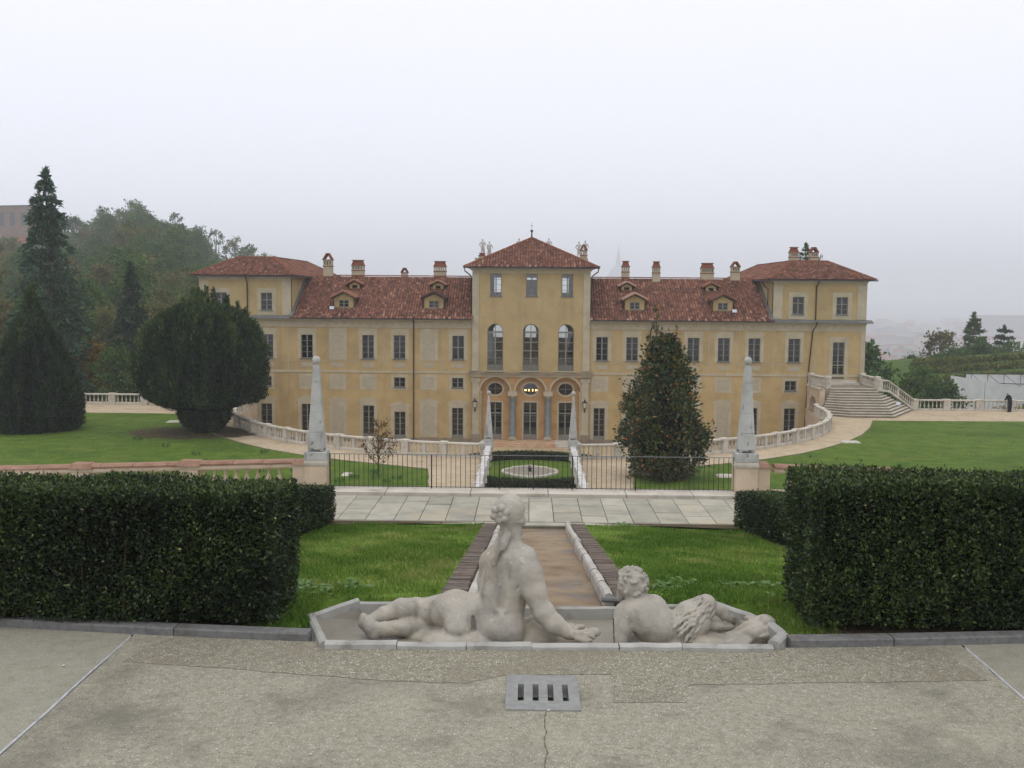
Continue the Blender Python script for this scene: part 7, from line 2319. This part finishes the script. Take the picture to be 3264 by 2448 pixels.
# the wooded hillside
placed = []
r_ = random.Random(99)
tries = 0
while len(placed) < 150 and tries < 12000:
    tries += 1
    y = r_.uniform(112, 470); x = r_.uniform(-0.56, -0.26) * y * r_.uniform(0.85, 1.1)
    if x > -44: continue
    if any((x - q[0]) ** 2 + (y - q[1]) ** 2 < (4.6 + y * 0.013) ** 2 for q in placed): continue
    placed.append((x, y))
for i, (x, y) in enumerate(placed):
    k = r_.choice([0, 0, 1, 0, 2, 3, 0, 2, 1])
    plant('hillside_tree', PROT[k], (x, y, hill_z(x, y) - 0.5), r_.uniform(0, 6.28), r_.uniform(0.72, 1.02) * (1 + 0.35 * sstep(180, 380, y)), '%s tree %s of the hazy wood %s' % (('green', 'olive', 'tall green', 'brownish')[k], ('low at the foot', 'halfway up', 'high at the top')[0 if y < 190 else 1 if y < 300 else 2], ('at the left edge', 'behind the spruce', 'above the great yew', 'next to the villa')[0 if x / y < -0.5 else 1 if x / y < -0.42 else 2 if x / y < -0.34 else 3]), group='trees of the wooded hillside')
for i, (px, y, zt, k) in enumerate(((-101, 262, 27.0, 0), (-108, 258, 24.0, 1), (-92, 265, 23.0, 1), (-86, 262, 20.5, 0), (-80, 260, 18.5, 1), (-74.5, 258, 16.8, 0), (-69.5, 250, 14.6, 1), (-64.0, 248, 12.5, 0), (-113, 268, 21.5, 1), (-97, 255, 25.0, 1), (-83, 250, 17.5, 0), (-72, 262, 15.0, 1), (-123, 270, 19, 1))):
    h = 16 * 1.4
    plant('ridge_tree', BARE[k] if i % 3 else PROT[2], (px * 1.5, y * 1.5, 3.5 + (zt - 3.5) * 1.5 - h), r_.uniform(0, 6.28), 1.4, '%s on the hazy ridge line at left' % ('tallest leafy tree', 'thin tree left of the tallest', 'thin half bare tree right of the tallest', 'leafy tree in the middle', 'bare tree in the middle', 'wispy tree halfway down', 'leafy tree above the villa corner', 'bare tree above the villa corner', 'last wispy tree', 'leafy tree near the hill top building', 'bare twiggy tree beside the tallest', 'wispy tree beside the middle one', 'thin tree next to the hill top building')[i], group='ridge line trees')

for i, (x, y, zt, lb) in enumerate(((-188, 420, 34, 'misty tree in front of the hill top block at its left end'), (-172, 415, 33, 'misty tree in front of the middle of the hill top block'), (-204, 430, 32, 'misty tree at the left edge below the hill top block'), (-157, 410, 31, 'misty tree hiding the right end of the hill top block'))):
    plant('broadleaf_tree', PROT[(0, 2, 1, 0)[i]], (x, y, zt - 21), 1.3 * i, 1.4, lb)
# ------------------------------------------------------------------ building on the hill top, far left
def far_building(name, label, x, y, z, w, d, h, floors, bays, wall, roof, rz=0.0, group=None, hip=True, roof_h=3.0):
    root = empty(name, (x, y, z), rz); tag(root, label, 'building', group)
    MB().box(-w / 2, w / 2, -d / 2, d / 2, -8, h).build('wall', wall, root)
    o = 0.6
    if hip:
        MB().add([(-w / 2 - o, -d / 2 - o, h + .01), (w / 2 + o, -d / 2 - o, h + .01), (w / 2 + o, d / 2 + o, h + .01), (-w / 2 - o, d / 2 + o, h + .01), (-w / 2 + d * 0.4, 0, h + roof_h), (w / 2 - d * 0.4, 0, h + roof_h)],
                 [(0, 1, 5, 4), (1, 2, 5), (2, 3, 4, 5), (3, 0, 4)]).build('roof', roof, root)
    else:
        MB().box(-w / 2 - 0.3, w / 2 + 0.3, -d / 2 - 0.3, d / 2 + 0.3, h + 0.01, h + 0.7).build('roof', roof, root)
    if floors:
        ww, wh = w / bays * 0.42, h / floors * 0.5
        me = MB().box(-ww / 2, ww / 2, -0.12, 0.0, -wh / 2, wh / 2).mesh('window', 'farglass')
        for f in range(floors):
            for b in range(bays):
                inst('window', me, root, (-w / 2 + w * (b + 0.5) / bays, -d / 2 - 0.01, h * (f + 0.55) / floors))
    return root
far_building('hilltop_building', 'long brown block on the hill top at the left edge', -298, 540, 17, 94, 20, 28, 2, 14, 'brownbrick', 'grey_roof', -0.25, hip=False)
far_building('hilltop_house', 'lower red roofed wing below the brown hill top block', -238, 505, 13, 76, 15, 13, 1, 9, 'cream_house', 'red_roof', -0.35)

# ------------------------------------------------------------------ right hand side: trees, vineyard, screen
cyp = conifer_meshes(43, 16.0, 3.2, 'wood_a', 24, -0.15, 0.22, 0.6, 40, 0.6)
ced = conifer_meshes(44, 11.0, 3.6, 'conifer', 10, -0.05, 0.2, 0.5, 60, 0.5)
def tree_to(name, meshes, x, y, ztop, h, w, label, rz=0.5):
    """copy of a tree whose top reaches ztop; the foot may stand below the visible slope"""
    plant(name, meshes, (x, y, ztop - h * w), rz, (w, w, w), label)
tree_to('broadleaf_tree', PROT[0], 40.2, 124, -2.4, 14, 1.0, 'round green tree just beyond the right corner of the villa')
tree_to('broadleaf_tree', PROT[2], 43.4, 115, -4.4, 15, 0.7, 'dark green tree below the right terrace beside the stairs')
tree_to('broadleaf_tree', PROT[0], 47.5, 117, -6.4, 14, 0.7, 'dark low tree behind the right terrace balustrade')
tree_to('broadleaf_tree', PROT[3], 71.3, 178, -3.0, 15, 0.95, 'russet green tree beyond the vineyard near the villa')
tree_to('broadleaf_tree', PROT[0], 66.0, 176, -7.0, 14, 0.8, 'dark green tree left of the russet tree beyond the vineyard', 1.7)
tree_to('broadleaf_tree', PROT[0], 84.0, 188, -6.4, 14, 0.95, 'broad dark tree under the pointed tree beyond the vineyard', 2.9)
tree_to('poplar_tree', cyp, 82.0, 190, 0.0, 16, 1.15, 'tall pointed tree beyond the vineyard')
tree_to('cedar_tree', ced, 90.5, 196, -2.4, 11, 1.1, 'flat topped cedar right of the tall pointed tree')
tree_to('broadleaf_tree', PROT[2], 90.0, 193, -7.0, 15, 0.8, 'dark bushy tree below the cedar', 0.2)
tree_to('broadleaf_tree', PROT[0], 97.5, 198, -4.8, 14, 0.8, 'dark tree right of the cedar', 3.2)
tree_to('broadleaf_tree', PROT[2], 104.0, 200, -2.6, 15, 0.9, 'dark tree at the right edge of the picture', 5.2)
tree_to('broadleaf_tree', PROT[0], 77.0, 182, -6.6, 14, 0.85, 'dark tree filling the gap right of the russet tree', 4.4)
tree_to('broadleaf_tree', PROT[2], 61.0, 172, -9.2, 15, 0.75, 'low dark tree at the left end of the group beyond the vineyard', 2.4)
tree_to('broadleaf_tree', PROT[1], 93.5, 190, -7.0, 14, 0.8, 'olive tree low in front of the cedar', 1.4)
tree_to('broadleaf_tree', PROT[0], 72.5, 174, -5.6, 14, 0.8, 'full green tree just below the russet tree', 0.9)
tree_to('broadleaf_tree', PROT[2], 86.5, 184, -4.6, 15, 0.85, 'full green tree between the pointed tree and the cedar', 2.2)
tree_to('broadleaf_tree', PROT[0], 79.5, 180, -4.8, 14, 0.8, 'full green tree left of the pointed tree', 5.0)
tree_to('broadleaf_tree', PROT[0], 68.8, 172, -6.4, 14, 0.75, 'dense green tree at the left of the group above the vineyard', 3.6)
tree_to('broadleaf_tree', PROT[2], 101.0, 192, -4.4, 15, 0.8, 'dense green tree near the right edge above the vineyard', 0.1)
for (x, y, z, lb) in ((64.4, 160, -8.7, 'left of two clipped round bushes above the vineyard'), (67.2, 160, -8.7, 'right of two clipped round bushes above the vineyard')):
    root = empty('round_bush', (x, y, z)); tag(root, lb, 'bush')
    n = 4000
    d = nrm(rng.normal(size=(n, 3)))
    crown(d * np.array((1.35, 1.3, 1.2)) + np.array((0, 0, 1.2)), d, 0.3, 'vine', root, aspect=0.5)
    MB().lathe([(0.3, -0.6), (1.05, 0.3), (1.2, 1.2), (0.9, 1.9), (0.2, 2.3)], 16).build('crown_shade_core', 'yewcore', root, smooth=True)  # added dark core behind the leaf shell, its shade painted
for i in range(7):
    y = 112 + 8.6 * i
    xa, xb = 43 + 3.0 * i, 104
    n = 4200
    X = rng.uniform(xa, xb, n)
    Yv = y + rng.normal(size=n) * 0.35 + (X - xa) * 0.02
    Zv = np.array([hill_z(a, b) for a, b in zip(X, Yv)]) + rng.uniform(0.05, 0.85, n)
    P = np.stack([X, Yv, Zv], 1)
    me = leaf_mesh('vine_row', P, rng.normal(size=(n, 3)) + np.array((0, 0, 0.3)), 0.55 * rng.uniform(0.6, 1.2, n), 'vine', 0.6)
    tag(link(D.objects.new('vine_row', me)), '%s row of vines on the slope at far right' % ('nearest', 'second', 'third', 'fourth', 'fifth', 'sixth', 'farthest')[i], 'vines', 'rows of the vineyard')
rp = MB().tube([(71, 166, -7.3), (82, 167, -5.6), (100, 168, -3.4)], 0.14, 6).build('boundary_rail', 'flash')
tag(rp, 'long grey pipe rail along the top of the vineyard', 'rail')
# white sheeted screen on scaffolding
scr = empty('site_screen', (51.0, 124, -12)); tag(scr, 'white sheeted building site screen beyond the terrace balustrade', 'screen')
xs2 = [0, 4.2, 9.0, 13.5, 17.5, 22.5]
topz = lambda x: 5.9 - 0.155 * x
for i in range(5):
    xa, xb = xs2[i], xs2[i + 1]
    for j in range(3):
        za0, za1 = -2 + (topz(xa) + 2) * j / 3, -2 + (topz(xa) + 2) * (j + 1) / 3
        zb0, zb1 = -2 + (topz(xb) + 2) * j / 3, -2 + (topz(xb) + 2) * (j + 1) / 3
        MB().add([(xa + .03, 0, za0 + .03), (xb - .03, 0, zb0 + .03), (xb - .03, 0, zb1 - .03), (xa + .03, 0, za1 - .03), (xa + .03, .06, za0 + .03), (xb - .03, .06, zb0 + .03), (xb - .03, .06, zb1 - .03), (xa + .03, .06, za1 - .03)],
                 [(0, 1, 2, 3), (4, 7, 6, 5), (3, 2, 6, 7), (0, 3, 7, 4), (1, 5, 6, 2)]).build('sheet_panel', 'screen', scr)
b = MB()
for k in range(9):
    x = 2.0 * k + 1
    b.tube([(x, 1.2, -2), (x, 1.2, 6.2)], 0.03, 5)
b.tube([(0.2, 1.2, 6.1), (19.5, 1.2, 6.0)], 0.05, 5).tube([(4, 1.2, 4.9), (19.5, 1.2, 4.6)], 0.05, 5)
for k in range(8): b.tube([(2.0 * k + 1, 1.2, 6.0), (2.0 * k + 3, 1.2, 4.4)], 0.025, 5)
b.build('scaffold_poles', 'metal', scr)
MB().add([(2.5, 1.5, 5.9), (10, 1.5, 5.9), (10, 1.5, 4.0), (2.5, 1.5, 5.0)], [(0, 1, 2, 3)]).add([(11.5, 1.5, 5.8), (17, 1.5, 5.9), (17, 1.5, 3.6), (11.5, 1.5, 4.2)], [(0, 1, 2, 3)]).build('loose_sheeting', 'screen', scr)
# trees behind the right pavilion
fir3 = conifer_meshes(45, 12, 2.6, 'wood_a', 16, -0.35, 0.35, 0.45, 22, 0.8)
plant('fir_tree', fir3, (33.8, 127, 0.2), 0.3, (0.95, 0.95, 0.78), 'pale fir top showing between the chimneys of the right pavilion')
plant('broadleaf_tree', PROT[2], (36.2, 132, -4.6), 0.3, (0.34, 0.34, 0.86), 'green tree top showing right of the pavilion chimneys')
plant('broadleaf_tree', PROT[0], (34.9, 126, -4.0), 1.3, (0.30, 0.30, 0.84), 'small leafy crown showing right of the pavilion chimney')

# ------------------------------------------------------------------ city in the plain
PLZ = -135
far_building('terraced_block', 'long hazy cream apartment block with red roof beyond the villa corner', 352, 985, -113, 120, 32, 32, 4, 14, 'cream_house', 'red_roof', 0.12, roof_h=6)
far_building('apartment_block', 'grey apartment block with rows of windows in the hazy city', 436, 1060, -112, 66, 34, 34, 5, 9, 'grey_house', 'grey_roof', 0.4, hip=False)
far_building('low_house', 'cream house with red roof just right of the villa corner', 205, 590, -80, 40, 28, 24, 2, 5, 'cream_house', 'red_roof', -0.3, roof_h=6)
far_building('low_house', 'flat grey house beyond the trees right of the villa', 248, 625, -84, 44, 28, 24, 2, 6, 'grey_house', 'grey_roof', 0.1, hip=False)
far_building('low_house', 'small red roofed house in the trees right of the villa', 214, 545, -78, 26, 20, 16, 1, 4, 'cream_house', 'red_roof', 0.2, roof_h=5)
far_building('hidden_house', 'brick red house wall between the trees beyond the vineyard', 76.5, 186, -14, 5, 5, 6.2, 1, 2, 'red_roof', 'red_roof', 0.4, roof_h=1.0)
r_ = random.Random(3)
n = 0
while n < 190:
    y = 880 + 3400 * r_.random() ** 1.5
    x = y * r_.uniform(0.325, 0.47)
    n += 1
    hh = r_.choice([22, 28, 32, 38, 46])
    w = r_.uniform(28, 80); d = r_.uniform(22, 36)
    wi = r_.choice([0, 0, 1]); ri = r_.choice([1, 1, 1, 0])
    far_building('city_house', 'hazy %s house %s in the city plain' % (('cream', 'grey')[wi], ('in the nearer streets', 'in the middle distance', 'fading into the far haze')[0 if y < 1500 else 1 if y < 2600 else 2]) + (' with red roof' if ri else ' with grey roof'), x, y, PLZ, w, d, hh, (3 if y < 1900 else 0), 5, ('cream_house', 'grey_house')[wi], ('grey_roof', 'red_roof')[ri], r_.uniform(-0.5, 0.5), 'houses of the city', hip=r_.random() < 0.8, roof_h=7)
far_building('tower_block', 'wide grey tower block in the far haze at right', 1240, 2640, PLZ, 200, 60, 88, 0, 1, 'grey_house', 'grey_roof', 0.1, hip=False)
for k in range(90):
    y = r_.uniform(560, 2000); x = y * r_.uniform(0.325, 0.47)
    zz = PLZ + max(0, (900 - y) * 0.14)
    plant('city_tree', PROT[r_.choice([0, 2, 0, 1])], (x, y, zz), r_.uniform(0, 6), r_.uniform(2.0, 3.0), 'hazy tree %s' % ('among the nearest city houses' if y < 900 else 'in the middle streets of the city' if y < 1200 else 'far off among the city roofs'), group='trees of the city')
# distant spire
sy_ = 4200
sx_ = (361.463, 4200.000, 47.146)[0]
sp = empty('spire', (sx_, sy_, PLZ)); tag(sp, 'slender spire of a domed tower ghostly in the haze', 'spire')
z0_ = 3.5 + (930 - 880) / 3246 * sy_ - PLZ
MB().frustum(0, 0, 0, z0_ - 62, 62, 62, 56, 56).build('hall', 'spire', sp)
MB().lathe([(59, z0_ - 62), (56, z0_ - 28), (45, z0_ + 5), (28, z0_ + 31), (17, z0_ + 42)], 16).build('dome', 'spire', sp)
MB().frustum(0, 0, z0_ + 42.01, z0_ + 53, 12.5, 12.5, 11, 11).lathe([(11.0, z0_ + 53), (8.6, z0_ + 70), (6.4, z0_ + 87), (4.5, z0_ + 101), (2.3, z0_ + 118), (0.9, z0_ + 134), (0.4, z0_ + 143)], 12).build('pinnacle', 'spire', sp)

# ------------------------------------------------------------------ mist
hz = MB().box(-5200, 5200, -60, 9000, -138, 255).build('haze')
m = D.materials.new('mist')
m.use_nodes = True
nt = m.node_tree
for nn in list(nt.nodes):
    if nn.type == 'BSDF_PRINCIPLED': nt.nodes.remove(nn)
pv = nt.nodes.new('ShaderNodeVolumePrincipled')
pv.inputs['Color'].default_value = (0.96, 0.975, 1.0, 1)
pv.inputs['Density'].default_value = 0.00042
pv.inputs['Anisotropy'].default_value = 0.0
nt.links.new(pv.outputs[0], [q for q in nt.nodes if q.type == 'OUTPUT_MATERIAL'][0].inputs['Volume'])
hz.data.materials.append(m)
tag(hz, 'thin autumn mist lying over the garden, the hill and the city', 'haze', kind='stuff')
